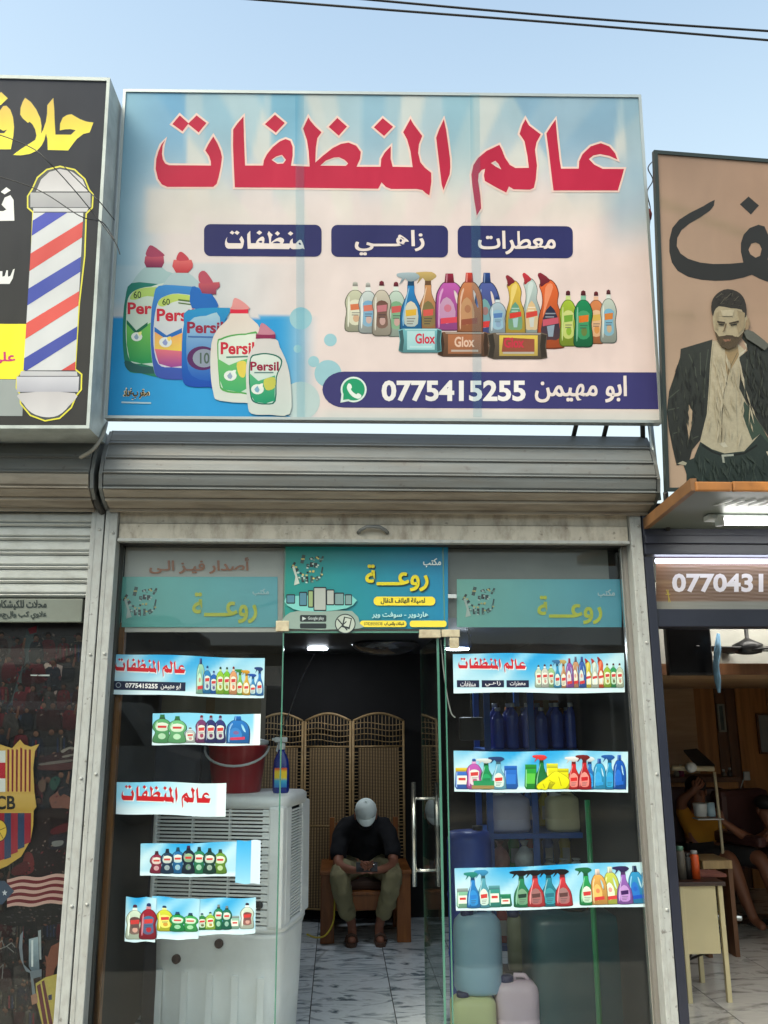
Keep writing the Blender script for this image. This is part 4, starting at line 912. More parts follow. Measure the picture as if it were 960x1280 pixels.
P.poly(D8([(485, 760), (520, 752), (540, 780), (515, 785)]), (214, 206, 186)); P.poly(D8([(600, 235), (650, 190), (660, 150), (640, 140), (655, 175), (615, 205)]), (206, 196, 176))
jk = ((58, 60, 54), (44, 46, 44))
P.poly(D8([(445, 120), (250, 178), (246, 230), (215, 330), (178, 440), (165, 560), (175, 660), (200, 790), (225, 895), (300, 880), (320, 800), (370, 740), (410, 580), (424, 400), (430, 280)]), jk)
P.poly(D8([(300, 520), (322, 560), (318, 640), (300, 740), (288, 640), (290, 570)]), (190, 166, 140))
P.poly(D8([(630, 60), (700, 80), (790, 150), (1000, 260), (1000, 760), (790, 720), (740, 640), (650, 500), (610, 420), (620, 300), (610, 230), (660, 190), (655, 150), (625, 110)]), jk)
P.poly(D8([(640, 500), (700, 580), (790, 730), (790, 760), (740, 700), (690, 740), (650, 640), (625, 560)]), (66, 82, 70))
for l in ([(300, 210), (340, 300), (350, 420)], [(420, 180), (400, 330), (395, 480)], [(180, 480), (240, 430)], [(172, 555), (240, 540)], [(200, 700), (235, 690)], [(660, 240), (650, 380), (640, 480)], [(640, 80), (700, 130), (760, 190)], [(300, 740), (360, 715)], [(650, 500), (700, 590), (780, 700)], [(370, 200), (372, 340)]):
    P.line(D8(l), 1.3, (80, 84, 74))
P.poly(D8([(370, 750), (440, 795), (520, 822), (640, 808), (740, 700), (790, 760), (960, 740), (960, 1100), (285, 1100), (285, 950), (262, 880), (330, 850)]), ((50, 60, 56), (44, 56, 54)))
P.line(D8([(380, 770), (450, 815), (520, 838), (640, 822), (720, 770)]), 2.4, (30, 32, 30)); P.poly(D8([(500, 830), (575, 825), (575, 838), (515, 842), (522, 880), (508, 878)]), (176, 180, 170)); P.poly(D8([(228, 885), (262, 868), (288, 880), (280, 895), (250, 890)]), (176, 170, 150))
P.poly(D8([(775, 810), (960, 800), (960, 860), (800, 865)]), (190, 180, 160)); P.poly(D8([(525, 1040), (555, 1000), (585, 1040)]), (200, 196, 180))
for l in ([(400, 860), (380, 1000)], [(560, 900), (540, 990)], [(680, 880), (720, 1000)]): P.line(D8(l), .7, (74, 86, 80))
jk1 = D8([(445, 130), (250, 185), (215, 335), (170, 560), (205, 790), (230, 880), (300, 860), (365, 730), (405, 570), (428, 300)]); jk2 = D8([(640, 90), (790, 170), (790, 700), (740, 630), (650, 490), (615, 410), (625, 300), (660, 190)])
pr_ = random.Random(11)
for a_ in (jk1, jk2): scatter(P, a_, 70, [(38, 38, 36), (44, 44, 42), (62, 64, 58), (68, 70, 62), (54, 58, 52)], 16, 2.6, 1.45, pr_, .3)
scatter(P, D8([(450, 150), (435, 300), (412, 560), (380, 745), (520, 815), (640, 800), (730, 700), (710, 560), (635, 400), (630, 200)]), 50, [(198, 186, 162), (186, 174, 148), (182, 170, 146)], 26, 2.8, 1.5, pr_, .3)
scatter(P, D8([(380, 790), (520, 845), (640, 830), (740, 770), (800, 790), (790, 1060), (300, 1060), (300, 900)]), 60, [(44, 54, 50), (56, 66, 60), (60, 70, 66)], 18, 3, 1.3, pr_, .6)
# neck and head
P.poly(D8([(505, 150), (600, 140), (612, 90), (500, 100)]), (166, 146, 112))
P.poly(D7([(478, 1120), (480, 1190), (492, 1250), (505, 1300), (535, 1345), (580, 1368), (630, 1350), (672, 1300), (690, 1240), (712, 1200), (708, 1150), (680, 1100), (600, 1080), (510, 1085)]), skin)
P.poly(D7([(492, 1250), (505, 1300), (535, 1350), (582, 1372), (632, 1352), (672, 1300), (688, 1250), (670, 1270), (650, 1290), (600, 1280), (560, 1280), (520, 1285), (505, 1262)]), (92, 76, 56))
P.poly(D7([(535, 1290), (570, 1276), (615, 1278), (630, 1300), (600, 1292), (560, 1295)]), (80, 64, 48)); P.poly(D7([(548, 1306), (600, 1303), (595, 1318), (560, 1320)]), (168, 120, 96))
P.poly(smooth(D7([(470, 1115), (472, 1060), (490, 1020), (530, 985), (580, 970), (640, 985), (680, 1020), (700, 1070), (705, 1140), (690, 1160), (672, 1108), (600, 1098), (520, 1085), (490, 1120), (482, 1150)]), 2), (56, 50, 44))
scatter(P, D7([(478, 1060), (530, 990), (600, 975), (690, 1030), (700, 1100), (600, 1085), (500, 1080)]), 60, [(40, 34, 30), (90, 82, 70), (30, 26, 24), (72, 64, 54)], 6, 1, -.7, pr_, .9)
scatter(P, D7([(495, 1260), (540, 1290), (600, 1285), (685, 1260), (630, 1345), (580, 1368), (530, 1340)]), 50, [(70, 56, 42), (110, 92, 68), (60, 48, 36)], 3, .6, 1.5, pr_, .6)
P.poly(D7([(640, 1110), (692, 1130), (686, 1230), (650, 1275), (640, 1215), (655, 1180)]), (164, 146, 116)); P.poly(D7([(500, 1130), (520, 1120), (512, 1240), (498, 1240)]), (170, 154, 124)); P.poly(D7([(530, 1110), (620, 1110), (610, 1150), (540, 1150)]), (202, 188, 160))
for l in ([(500, 1030), (540, 1000)], [(560, 1040), (600, 1000)], [(620, 1050), (650, 1020)], [(530, 1070), (560, 1030)]): P.line(D7(l), .8, (104, 96, 84))
P.poly(D7([(505, 1182), (560, 1190), (560, 1202), (510, 1195)]), (70, 58, 44)); P.poly(D7([(585, 1196), (650, 1180), (652, 1192), (590, 1204)]), (70, 58, 44)); P.poly(D7([(515, 1203), (556, 1206), (550, 1214), (520, 1210)]), (50, 44, 36)); P.poly(D7([(595, 1208), (640, 1200), (636, 1210), (600, 1216)]), (50, 44, 36))
P.poly(D7([(562, 1200), (572, 1200), (556, 1252), (540, 1256), (552, 1245)]), (120, 98, 70))
P.poly(D7([(700, 1180), (720, 1160), (726, 1200), (712, 1240), (695, 1245)]), (160, 136, 106))
P.poly(D8([(632, 80), (650, 62), (690, 75), (760, 130), (790, 160), (760, 190), (700, 150), (650, 120)]), (104, 104, 96))
P.make('portrait_print', PX, pr)
# ================================================================ posters behind the transom
TP = wallplane(.027); TP.kp = 1.15; TPC = wallplane(-.0015); TPC.kp = .95
def collage(P, x0, y0, s, dense=1):
    rnd = random.Random(5)
    for a, b, w_, h_, r in ((.02, .28, .07, .2, .5), (.1, .45, .08, .16, .9), (.3, .08, .1, .26, .25), (.45, .3, .08, .12, 0), (.56, .26, .1, .14, .1), (.68, .28, .1, .14, 0), (.55, .06, .12, .06, -.3), (.72, .02, .12, .05, -.3), (.86, .08, .06, .2, .5), (.14, .72, .08, .14, .6), (.3, .74, .08, .18, 0), (.42, .76, .08, .18, 0), (.56, .74, .07, .2, 0), (.72, .72, .12, .12, -.6), (.86, .5, .04, .3, .2), (.24, .55, .06, .06, .3), (.44, .52, .06, .05, .2), (.6, .5, .06, .05, 0)):
        cx, cy = x0 + a * s, y0 + b * s * .9; w2, h2 = w_ * s / 2, h_ * s / 2; c, q = math.cos(r), math.sin(r)
        P.poly([(cx + dx * c - dy * q, cy + dx * q + dy * c) for dx, dy in ((-w2, -h2), (w2, -h2), (w2, h2), (-w2, h2))], rnd.choice([(40, 60, 62), (60, 84, 80), (34, 44, 46)]))
        for _ in range(2):
            ax, ay = cx + rnd.uniform(-.06, .06) * s, cy + rnd.uniform(-.06, .06) * s
            P.poly([(ax, ay), (ax + 2.4, ay + .4), (ax + 2.2, ay + 2.2), (ax - .2, ay + 1.8)], rnd.choice([(190, 214, 204), (110, 150, 140), (214, 200, 120)]))
    P.poly([(x0 - .02 * s, y0 + .3 * s), (x0 + .05 * s, y0 + .28 * s), (x0 + .2 * s, y0 + .8 * s), (x0 + .04 * s, y0 + .85 * s), (x0 + .08 * s, y0 + .6 * s)], (196, 208, 196))
def rawa(P, box, yel, sh=None):
    if sh: P.text('روعـــة', (box[0] + 1.4, box[1] + 1.4, box[2] + 1.4, box[3] + 1.4), sh, .03, True)
    P.text('روعـــة', box, yel, .024, True)
def teal(a, b, c2=None):
    return lambda x, y, a=a, b=b: mixc(a, b, sgn((x - teal.x0) / (teal.x1 - teal.x0)))
def poster(name, x0, y0, x1, y1, ca, cb, label, bottom=None, base=0.0, plane=None):
    TP_ = plane or TP; c = W((x0 + x1) / 2, y1, TP_.p.y); t = thing(name, c, label, 'poster')
    P = Print(TP_, base); P.grid(x0, y0, x1, y1, 12, 6, lambda x, y: mixc(mixc(ca, cb, sgn((x - x0) / (x1 - x0))), (40, 60, 60), .12 * sgn((y - y0) / (y1 - y0))))
    P.make('sheet', PP, t); return t
t = poster('poster', 152, 721, 347, 784, (126, 206, 190), (112, 196, 206), 'faded teal mobile phone shop poster above the left glass pane under orange lettering')
P = Print(TP, .0006); collage(P, 156, 736, 44); rawa(P, (241, 741, 321, 779), (204, 206, 66)); P.text('مكتب', (316, 736, 336, 745), (190, 220, 220), .01, True); P.make('print', PP, t)
P = Print(TP, .0006); P.text('أصدار فيـز الـى', (187, 697, 311, 717), (176, 104, 60), .014, True); P.make('lettering', PP, gf)
t = poster('poster', 356, 682, 560, 786, (38, 150, 140), (30, 130, 176), 'bright turquoise central poster over the doorway with yellow Arabic title and phones', plane=TPC)
P = Print(TPC, .0006); collage(P, 366, 696, 42)
rawa(P, (457, 706, 535, 739), (222, 206, 40), (30, 60, 50)); P.text('مكتب', (529, 698, 551, 709), (226, 240, 240), .015, True)
P.poly(rrect(467, 746, 544, 757, 5), (236, 214, 60)); P.text('لصيانة الهاتف النقال', (476, 747.5, 531, 755.5), (40, 60, 40), .01, True)
P.text('هاردوير - سوفت وير', (465, 765, 535, 773), (170, 214, 216), .01, True)
P.poly(rrect(450, 776, 508, 784, 3.5), (232, 212, 70)); P.poly(rrect(512, 776, 558, 784, 3.5), (232, 212, 70)); P.text('07828550538', (455, 778, 478, 782), (50, 60, 40), .01); P.text('شبكات واتس اب', (480, 777.5, 505, 782.5), (50, 60, 40), .01, True)
rnd = random.Random(3)
P.poly(smooth([(357, 748), (372, 745), (440, 745), (441, 757), (420, 763), (380, 765), (359, 757)], 2), (120, 196, 190))
for x0, y0, x1, y1 in ((358, 743, 369, 755), (374, 740, 384, 758), (385, 738, 392, 760), (408, 737, 418, 757), (418, 741, 430, 757), (431, 743, 440, 757), (392, 734, 408, 764)):
    P.poly(rrect(x0, y0, x1, y1, 1.2, 2), (30, 40, 46)); P.poly(rrect(x0 + 1, y0 + 1.5, x1 - 1, y1 - 1.5, .6, 2), rnd.choice([(120, 150, 150), (80, 130, 150), (150, 170, 120), (170, 176, 170)]))
P.poly(smooth([(357, 770), (372, 764), (400, 765), (440, 764), (450, 780), (448, 786), (357, 786)], 2), (140, 160, 152))
P.poly(rrect(375, 769, 408, 777.5, 1.5, 2), (40, 48, 50)); P.poly(rrect(375, 779.5, 408, 786, 1.5, 2), (40, 48, 50)); P.poly([(378, 771), (383, 773.5), (378, 776)], (190, 200, 200)); P.text('Google play', (385, 771, 405, 776), (190, 200, 200), .01)
P.poly(circ(431.5, 780, 13, 12.5, 28), (30, 40, 44)); P.poly(circ(431.5, 780, 11.7, 11.2, 28), (176, 186, 176)); P.poly([(430, 771), (440, 773), (437, 787), (427, 784)], (40, 48, 50)); P.poly([(431.5, 772.5), (438.5, 774), (436, 784), (429, 782.5)], (190, 198, 188)); P.line([(422, 774), (434, 788)], 1.6, (40, 48, 50)); P.line([(433, 777), (422, 788)], 1.4, (40, 48, 50))
P.make('print', PP, t)
t = poster('poster', 571, 724, 777, 784, (140, 208, 188), (86, 180, 206), 'pale teal mobile phone poster over the right glass pane beneath a grey strip')
P = Print(TP, .0006); collage(P, 580, 736, 42); rawa(P, (672, 745, 752, 780), (204, 210, 50)); P.text('مكتب', (747, 737, 768, 747), (190, 220, 224), .01, True); P.make('print', PP, t)
# ================================================================ stickers on the outside of the glass
GP = wallplane(-.0015); GP.kp = .92
def sticker(label, quad, lay=0, grp='vinyl strips stuck on the shop glass', bgf=None):
    """quad px TL,TR,BR,BL; returns Print with T mapping unit square -> px"""
    TL, TR, BR, BL = [Vector(q) for q in quad]
    c = W((TL.x + TR.x) / 2, (BL.y + BR.y) / 2, 0); c.y = -.002
    t = thing('window_sticker', c, label, 'window sticker', grp)
    def T(u, v): q = TL * (1 - u) * (1 - v) + TR * u * (1 - v) + BR * u * v + BL * (1 - u) * v; return (q.x, q.y)
    wv = random.Random(int(TL.x * 7 + TL.y)); ph = wv.random() * 6
    base = .001 + lay * .002
    P = Print(GP, base); P.T = lambda u, v: (T(u, v)[0], T(u, v)[1] + .7 * math.sin(u * 9 + ph) * (1 if v in (0, 1) else .5))
    asp = (TR - TL).length / (BL - TL).length
    def bgd(u, v):
        c = mixc((28, 152, 218), (170, 214, 232), sstep(.0, .55, abs(u - .45) * .8 + v * .45)); d = (u * asp * .9 + v) % 1.1
        c = mixc(c, (214, 236, 242), .55 * sstep(.3, .55, d) * (1 - sstep(.6, .95, d)))
        if v > .86: c = mixc(c, (214, 236, 244), .8)
        return c
    P.grid(0, 0, 1, 1, 40, 12, bgf or bgd); P.make('vinyl_sheet', PS, t)
    def mk(nm, fn, k=1):
        Q_ = Print(GP, base + .0004 * k); Q_.T = T; fn(Q_); Q_.make(nm, PS, t)
    return t, mk, asp
TR_ = (200, 30, 40)
def sub(mk, asp, kind, u0, v0, u1, v1, body, cap, label=(230, 236, 226), mark=(200, 50, 50), k=2): mk('printed_bottle', lambda P: bottle(P, kind, u0, v0, u1, v1, body, cap, label, mark), k)
def wmix(mk, asp, u0, u1, items, v0=.05, v1=.92):
    n = len(items); w_ = (u1 - u0) / n
    for i, (kind, b_, cp, *r) in enumerate(items):
        hh = r[0] if r else 1.0
        sub(mk, asp, kind, u0 + w_ * (i - .08), v1 - (v1 - v0) * hh, u0 + w_ * (i + 1.08), v1, b_, cp, (r[1] if len(r) > 1 else (225, 235, 220)), (r[2] if len(r) > 2 else (200, 60, 60)), 2 + (i % 2))
def hd(P, box, halo=(230, 240, 240), hw=.006):
    title(P, box, TR_)
# 1 upper left
t, mk, a = sticker('pale blue strip with red Arabic title and phone number at the upper left glass pane', [(139, 817), (331, 823), (330, 873), (137, 867)])
mk('title_lettering', lambda P: (title(P, (.035, .13, .49, .58), (225, 232, 235)), title(P, (.03, .1, .485, .55), (196, 32, 44))))
mk('phone_band', lambda P: (P.poly([(.02, .68), (.49, .66), (.49, .88), (.02, .9)], (24, 34, 62)), P.text('0775415255', (.1, .72, .31, .84), (235, 235, 235), .03), P.text('ابو مهيمن', (.33, .69, .46, .86), (235, 235, 235), .02, True), P.poly(circ(.055, .78, .018, .07, 12), (150, 160, 170)), P.poly(circ(.055, .78, .013, .05, 12), (24, 34, 62))))
wmix(mk, a, .565, .99, [('jug', (150, 206, 180), (40, 60, 120), 1.0, (190, 225, 200)), ('dish', (40, 130, 190), (30, 80, 150), .8), ('dish', (30, 100, 190), (30, 60, 150), .66), ('dish', (150, 200, 60), (40, 80, 60), .78), ('dish', (120, 196, 50), (40, 80, 60), .78), ('dish', (226, 160, 110), (150, 40, 40), .8), ('spray', (130, 200, 90), (60, 140, 60), .72), ('spray', (226, 180, 60), (220, 160, 40), .7), ('spray', (60, 140, 200), (30, 80, 170), .6), ('spray', (40, 120, 200), (30, 60, 120), .8)])
# 2
t, mk, a = sticker('narrow strip of green, purple and blue bottles in front of the red bucket', [(191, 891), (326, 893), (325, 932), (190, 931)], bgf=lambda u, v: (232, 240, 244) if u > .93 else mixc((130, 204, 236), (214, 236, 244), sstep(.2, .9, v)))
wmix(mk, a, .02, .3, [('fairy', (90, 170, 110), (40, 110, 60)), ('fairy', (110, 190, 130), (40, 110, 60), .95)])
wmix(mk, a, .31, .39, [('dish', (190, 200, 200), (110, 50, 50), .55)]); wmix(mk, a, .41, .67, [('dish', (120, 60, 110), (140, 40, 60), 1.0), ('dish', (44, 50, 110), (130, 40, 50), 1.0), ('dish', (50, 56, 120), (90, 40, 90), 1.0)])
wmix(mk, a, .71, .88, [('jug', (40, 120, 200), (30, 110, 200), .98, (60, 130, 200), (200, 60, 90))])
# 3
t, mk, a = sticker('short strip carrying only the red Arabic title at the left of the air cooler top', [(146, 977), (283, 979), (282, 1021), (145, 1017)], bgf=lambda u, v: (222, 238, 244) if u > .9 else mixc(mixc((120, 198, 232), (200, 228, 238), sstep(0, .5, abs(u - .2))), (206, 228, 238), sstep(.4, .9, v)))
mk('title_lettering', lambda P: (title(P, (.055, .12, .87, .8), (226, 236, 240)), title(P, (.045, .09, .86, .77), (188, 24, 34))))
# 4
t, mk, a = sticker('strip with a dark cluster of dish soap bottles across the cooler grille', [(176, 1055), (312, 1052), (312, 1096), (175, 1095)])
wmix(mk, a, .1, .78, [('fairy', (140, 40, 70), (60, 30, 40), .82), ('fairy', (30, 60, 90), (30, 30, 50), .9), ('fairy', (30, 110, 170), (30, 60, 80), .95), ('fairy', (22, 40, 60), (60, 30, 70), 1.0, (150, 190, 150)), ('fairy', (40, 130, 90), (30, 50, 60), .95), ('fairy', (26, 70, 60), (20, 50, 50), .9), ('fairy', (110, 160, 60), (30, 60, 60), .85)], .08, .9)
t, mk, a = sticker('small blank pale blue offcut overlapping the end of the dark bottle strip', [(296, 1051), (326, 1050), (325, 1105), (294, 1104)], 1, bgf=lambda u, v: (205, 222, 238) if u > .6 else mixc((60, 168, 226), (150, 208, 236), v))
# 5
t, mk, a = sticker('large square sticker end with a cream and a dark red bottle by the cooler', [(158, 1121), (196, 1122), (194, 1177), (156, 1177)], 2)
wmix(mk, a, .08, .98, [('dish', (206, 226, 206), (90, 40, 70), .95, (90, 60, 60)), ('dish', (150, 30, 50), (40, 60, 120), 1.0, (60, 110, 150))], .12, .93)
t, mk, a = sticker('strip of green dish soap bottles stuck low across the cooler grille', [(190, 1120), (250, 1124), (248, 1174), (192, 1174)], 1)
wmix(mk, a, .12, .95, [('dish', (206, 214, 60), (30, 60, 110), .8, (226, 226, 120)), ('fairy', (30, 150, 80), (30, 70, 110), .62), ('fairy', (60, 170, 90), (30, 60, 90), .6)], .05, .8)
t, mk, a = sticker('pale strip of mixed green bottles at the right end of the lowest left row', [(246, 1123), (320, 1122), (319, 1167), (246, 1169)], 0)
wmix(mk, a, .02, .72, [('dish', (40, 130, 70), (20, 60, 110), .6), ('dish', (150, 200, 70), (20, 60, 110), .64), ('fairy', (30, 130, 90), (120, 130, 130), .9), ('fairy', (26, 110, 90), (120, 130, 130), .85), ('pot', (150, 196, 176), (150, 170, 170), .5)], .1, .85)
wmix(mk, a, .76, .95, [('dish', (206, 222, 206), (60, 40, 60), .95, (120, 60, 60))], .1, .85)
# right side
t, mk, a = sticker('pale blue strip with red title and three navy name boxes at the upper right pane', [(566, 817), (780, 817), (781, 866), (567, 866)])
mk('title_lettering', lambda P: (title(P, (.035, .13, .43, .52), (225, 232, 235)), title(P, (.03, .1, .425, .49), (196, 32, 44))))
def nb3(P):
    for u0, tx in ((.02, 'منظفات'), (.165, 'زاهـي'), (.31, 'معطرات')): P.poly([(u0, .68), (u0 + .13, .68), (u0 + .13, .86), (u0, .86)], (26, 32, 62)); P.text(tx, (u0 + .02, .7, u0 + .11, .84), (230, 230, 235), .02, True)
mk('product_name_label', nb3)
wmix(mk, a, .48, .99, [('dish', (190, 214, 190), (90, 100, 90), .7), ('dish', (200, 206, 196), (100, 50, 50), .72), ('dish', (150, 196, 140), (100, 50, 50), .72), ('spray', (50, 150, 200), (60, 120, 170), .85), ('spray', (206, 150, 100), (200, 170, 100), .85), ('jug', (150, 90, 170), (150, 40, 70), .9), ('jug', (200, 150, 110), (90, 100, 130), .95), ('jug', (60, 100, 180), (40, 70, 150), .95), ('duck', (214, 200, 70), (190, 60, 50), .9), ('duck', (200, 214, 200), (190, 60, 60), .9), ('duck', (220, 90, 50), (150, 40, 50), .95), ('dish', (150, 190, 60), (90, 40, 50), .75), ('dish', (40, 150, 90), (90, 40, 50), .75), ('dish', (190, 206, 180), (90, 40, 50), .75)], .04, .86)
t, mk, a = sticker('strip of blue buckets, green bottles and yellow gloves across the right pane middle', [(567, 939), (785, 939), (785, 990), (568, 990)])
wmix(mk, a, .01, .36, [('pot', (60, 110, 200), (230, 200, 60), .62), ('dish', (190, 90, 180), (60, 110, 200), .85), ('spray', (30, 150, 90), (220, 230, 230), .85, (40, 160, 100), (30, 130, 80)), ('spray', (120, 190, 220), (40, 70, 120), .9), ('pot', (40, 110, 206), (40, 110, 206), .68, (50, 120, 210), (50, 120, 210))])
mk('printed_sponge_pack', lambda P: (P.poly([(.11, .72), (.23, .72), (.23, .84), (.11, .84)], (40, 140, 90)), P.poly([(.1, .84), (.23, .84), (.23, .92), (.1, .92)], (150, 130, 80))), 4)
wmix(mk, a, .41, .78, [('pot', (40, 160, 60), (40, 150, 60), .72, (90, 190, 70), (90, 190, 70)), ('spray', (24, 120, 60), (226, 60, 60), .95, (26, 110, 60), (30, 110, 60)), ('pot', (222, 220, 30), (226, 226, 60), .75, (222, 220, 30), (222, 220, 30)), ('pot', (222, 216, 24), (222, 216, 24), .6, (222, 216, 24), (222, 216, 24)), ('spray', (206, 40, 40), (230, 230, 230), .9, (226, 150, 140), (206, 40, 40)), ('spray', (190, 30, 40), (120, 30, 30), .95, (226, 150, 140), (190, 30, 40))])
mk('printed_gloves', lambda P: (P.poly(grow(smooth([(.49, .78), (.53, .66), (.58, .5), (.62, .56), (.66, .7), (.64, .9), (.56, .92), (.58, .78), (.55, .76), (.53, .94), (.5, .92), (.485, .94), (.475, .86)], 3), .004), (150, 140, 10)), P.poly(smooth([(.49, .78), (.53, .66), (.58, .5), (.62, .56), (.66, .7), (.64, .9), (.56, .92), (.58, .78), (.55, .76), (.53, .94), (.5, .92), (.485, .94), (.475, .86)], 3), ((236, 232, 40), (206, 206, 10))), P.line([(.545, .7), (.57, .78)], .004, (150, 140, 10)), P.line([(.6, .62), (.615, .85)], .004, (150, 140, 10)), P.line([(.51, .8), (.52, .9)], .004, (150, 140, 10))), 5)
wmix(mk, a, .75, .98, [('spray', (40, 120, 200), (220, 230, 235), .9, (50, 150, 220), (40, 130, 210)), ('jug', (50, 160, 214), (40, 90, 180), .85, (60, 160, 220), (50, 150, 214)), ('spray', (40, 150, 206), (30, 90, 170), .95, (50, 160, 214), (50, 150, 214)), ('jug', (20, 90, 190), (20, 90, 190), .95, (40, 110, 210), (30, 100, 200))])
t, mk, a = sticker('long strip of black-topped spray bottles low on the right pane, rising to the right', [(568, 1086), (803, 1077), (808, 1133), (570, 1139)])
wmix(mk, a, .01, .29, [('pot', (130, 190, 160), (150, 170, 170), .55), ('spray', (40, 130, 206), (40, 140, 130), .95, (50, 140, 210), (40, 120, 200)), ('spray', (90, 170, 190), (60, 150, 200), 1.0), ('pot', (60, 150, 140), (90, 160, 170), .6), ('pot', (30, 120, 90), (50, 150, 110), .35)])
wmix(mk, a, .315, .605, [('spray', (40, 130, 90), (22, 22, 26), 1.0, (120, 160, 130), (30, 60, 50)), ('spray', (196, 60, 66), (22, 22, 26), 1.0, (150, 110, 110), (90, 60, 60)), ('spray', (40, 130, 150), (22, 22, 26), 1.0, (60, 150, 165), (40, 110, 130)), ('spray', (200, 56, 66), (22, 22, 26), 1.0, (150, 120, 120), (90, 60, 60))], .1, .93)
wmix(mk, a, .66, .99, [('spray', (40, 160, 90), (30, 110, 70), .95), ('jug', (226, 170, 90), (230, 210, 200), .9, (240, 190, 110)), ('jug', (196, 206, 90), (220, 225, 200), .95), ('spray', (150, 100, 190), (50, 40, 90), .95, (190, 150, 210), (60, 30, 90)), ('jug', (50, 150, 206), (30, 50, 90), .95, (40, 110, 200), (30, 80, 190))], .04, .92)
# ================================================================ inside the middle shop
# evaporative air cooler
CR = math.radians(-13)
fr_ = W(355, 990, .30)
cw, cdp, ct, cm_ = .665, .50, 1.19, .575
c0 = Vector((fr_.x, .30, 0)) + Matrix.Rotation(CR, 3, 'Z') @ Vector((-cw, 0, 0))
cooler_w = mat('ivory_cooler_plastic', (238, 240, 238), .42, var=.03, dirt=(190, 188, 180), dirt_amt=.3, dirt_scale=6)
cool = thing('air_cooler', c0, 'large ivory evaporative air cooler with louvred grille standing behind the left glass', 'air cooler', rz=CR)
mb = MB(); mb.loft([(cm_, cw / 2, cdp / 2, cw / 2, cdp / 2), (cm_ + .03, cw / 2, cdp / 2, cw / 2, cdp / 2), (cm_ + .031, cw / 2 - .03, cdp / 2 - .03, cw / 2, cdp / 2)], 40, p=9)
mb.loft([(ct - .06, cw / 2, cdp / 2, cw / 2, cdp / 2), (ct - .012, cw / 2, cdp / 2, cw / 2, cdp / 2), (ct, cw / 2 - .014, cdp / 2 - .014, cw / 2, cdp / 2)], 40, p=9)
for (x0, x1, y0, y1) in ((0, .022, 0, .05), (cw - .075, cw, 0, .075), (cw - .05, cw, cdp - .12, cdp), (0, .05, cdp - .05, cdp)):
    mb.box(x0, x1, y0, y1, cm_ + .02, ct - .05, bev=.012)
mb.box(.02, cw - .02, cdp - .02, cdp - .01, cm_ + .02, ct - .05)
mb.build('housing', cooler_w, cool, local=True)
mb = MB(); mb.box(.02, cw - .07, .035, .04, cm_ + .02, ct - .05); mb.box(cw - .03, cw - .026, .06, cdp - .1, cm_ + .02, ct - .05)
mb.build('dark_interior', mat('cooler_inner', (16, 18, 18), .8), cool, local=True)
mb = MB(); mb.box(.0, cw - .07, 0, .012, 0, .0098, bev=.002); sl = mb.build('grille_slat', cooler_w, cool, local=True)
n = 30; pit = (ct - .06 - cm_ - .035) / n
mb = MB(); mb.box(0, .05 - .0, .002, .024, -.0, .016)
tabs = MB()
for i in range(n):
    z = cm_ + .037 + i * pit
    o = sl if i == 0 else sl.copy()
    if i: COL.objects.link(o); o.parent = cool
    o.location = (.018, .003, z)
    if i % 2: tabs.box(cw - .105, cw - .07, .004, .03, z - .01, z + .012)
tabs.build('grille_comb', cooler_w, cool, local=True, kind='stuff')
for x in (.2, .39): mb = MB(); mb.box(x, x + .006, .001, .03, cm_ + .03, ct - .06); mb.build('grille_divider', cooler_w, cool, local=True)
mb = MB(); mb.box(cw - .012, cw, .08, cdp - .12, 0, .007); ss = mb.build('side_slat', cooler_w, cool, local=True)
n2 = 36; p2_ = (ct - .075 - cm_ - .04) / n2
for i in range(n2):
    o = ss if i == 0 else ss.copy()
    if i: COL.objects.link(o); o.parent = cool
    o.location = (0, -.004, cm_ + .045 + i * p2_)
mb = MB(); mb.box(cw - .02, cw + .002, .06, .14, cm_ + .03, ct - .06, bev=.004); mb.box(cw - .02, cw + .002, .345, cdp - .1, cm_ + .03, ct - .06, bev=.004); mb.build('side_frame', cooler_w, cool, local=True)
mb = MB(); mb.loft([(.03, cw / 2 - .035, cdp / 2 - .03, cw / 2, cdp / 2), (.3, cw / 2 - .02, cdp / 2 - .02, cw / 2, cdp / 2), (cm_ - .03, cw / 2 - .012, cdp / 2 - .012, cw / 2, cdp / 2), (cm_ - .004, cw / 2 - .003, cdp / 2 - .003, cw / 2, cdp / 2)], 40, p=9)
for i in range(5):
    x = .07 + i * .125; mb.prism([(x - .016, .005), (x + .016, .005), (x + .010, .005 + .02), (x - .010, .025)], 'z', .05, .40 - i * .004)
mb.build('water_tank', cooler_w, cool, local=True)
plug = mat('brown_rubber_plug', (70, 48, 40), .6)
for x, z in ((.36, .525), (.15, .45)): mb = MB(); mb.lathe([(.016, -.004), (.021, -.002), (.021, .02)], (x, .004, z), 16, axis='y'); mb.build('drain_plug', plug, cool, local=True)
mb = MB(); mb.lathe([(.014, -.008), (.018, -.004), (.018, .02)], (cw - .11, .0, .70), 16, axis='y'); mb.build('drain_plug', black, cool, local=True)
for x in (.08, cw - .08):
    for y in (.07, cdp - .07): mb = MB(); mb.lathe([(.022, 0), (.022, .03)], (x, y, 0), 12); mb.build('caster', black, cool, local=True)
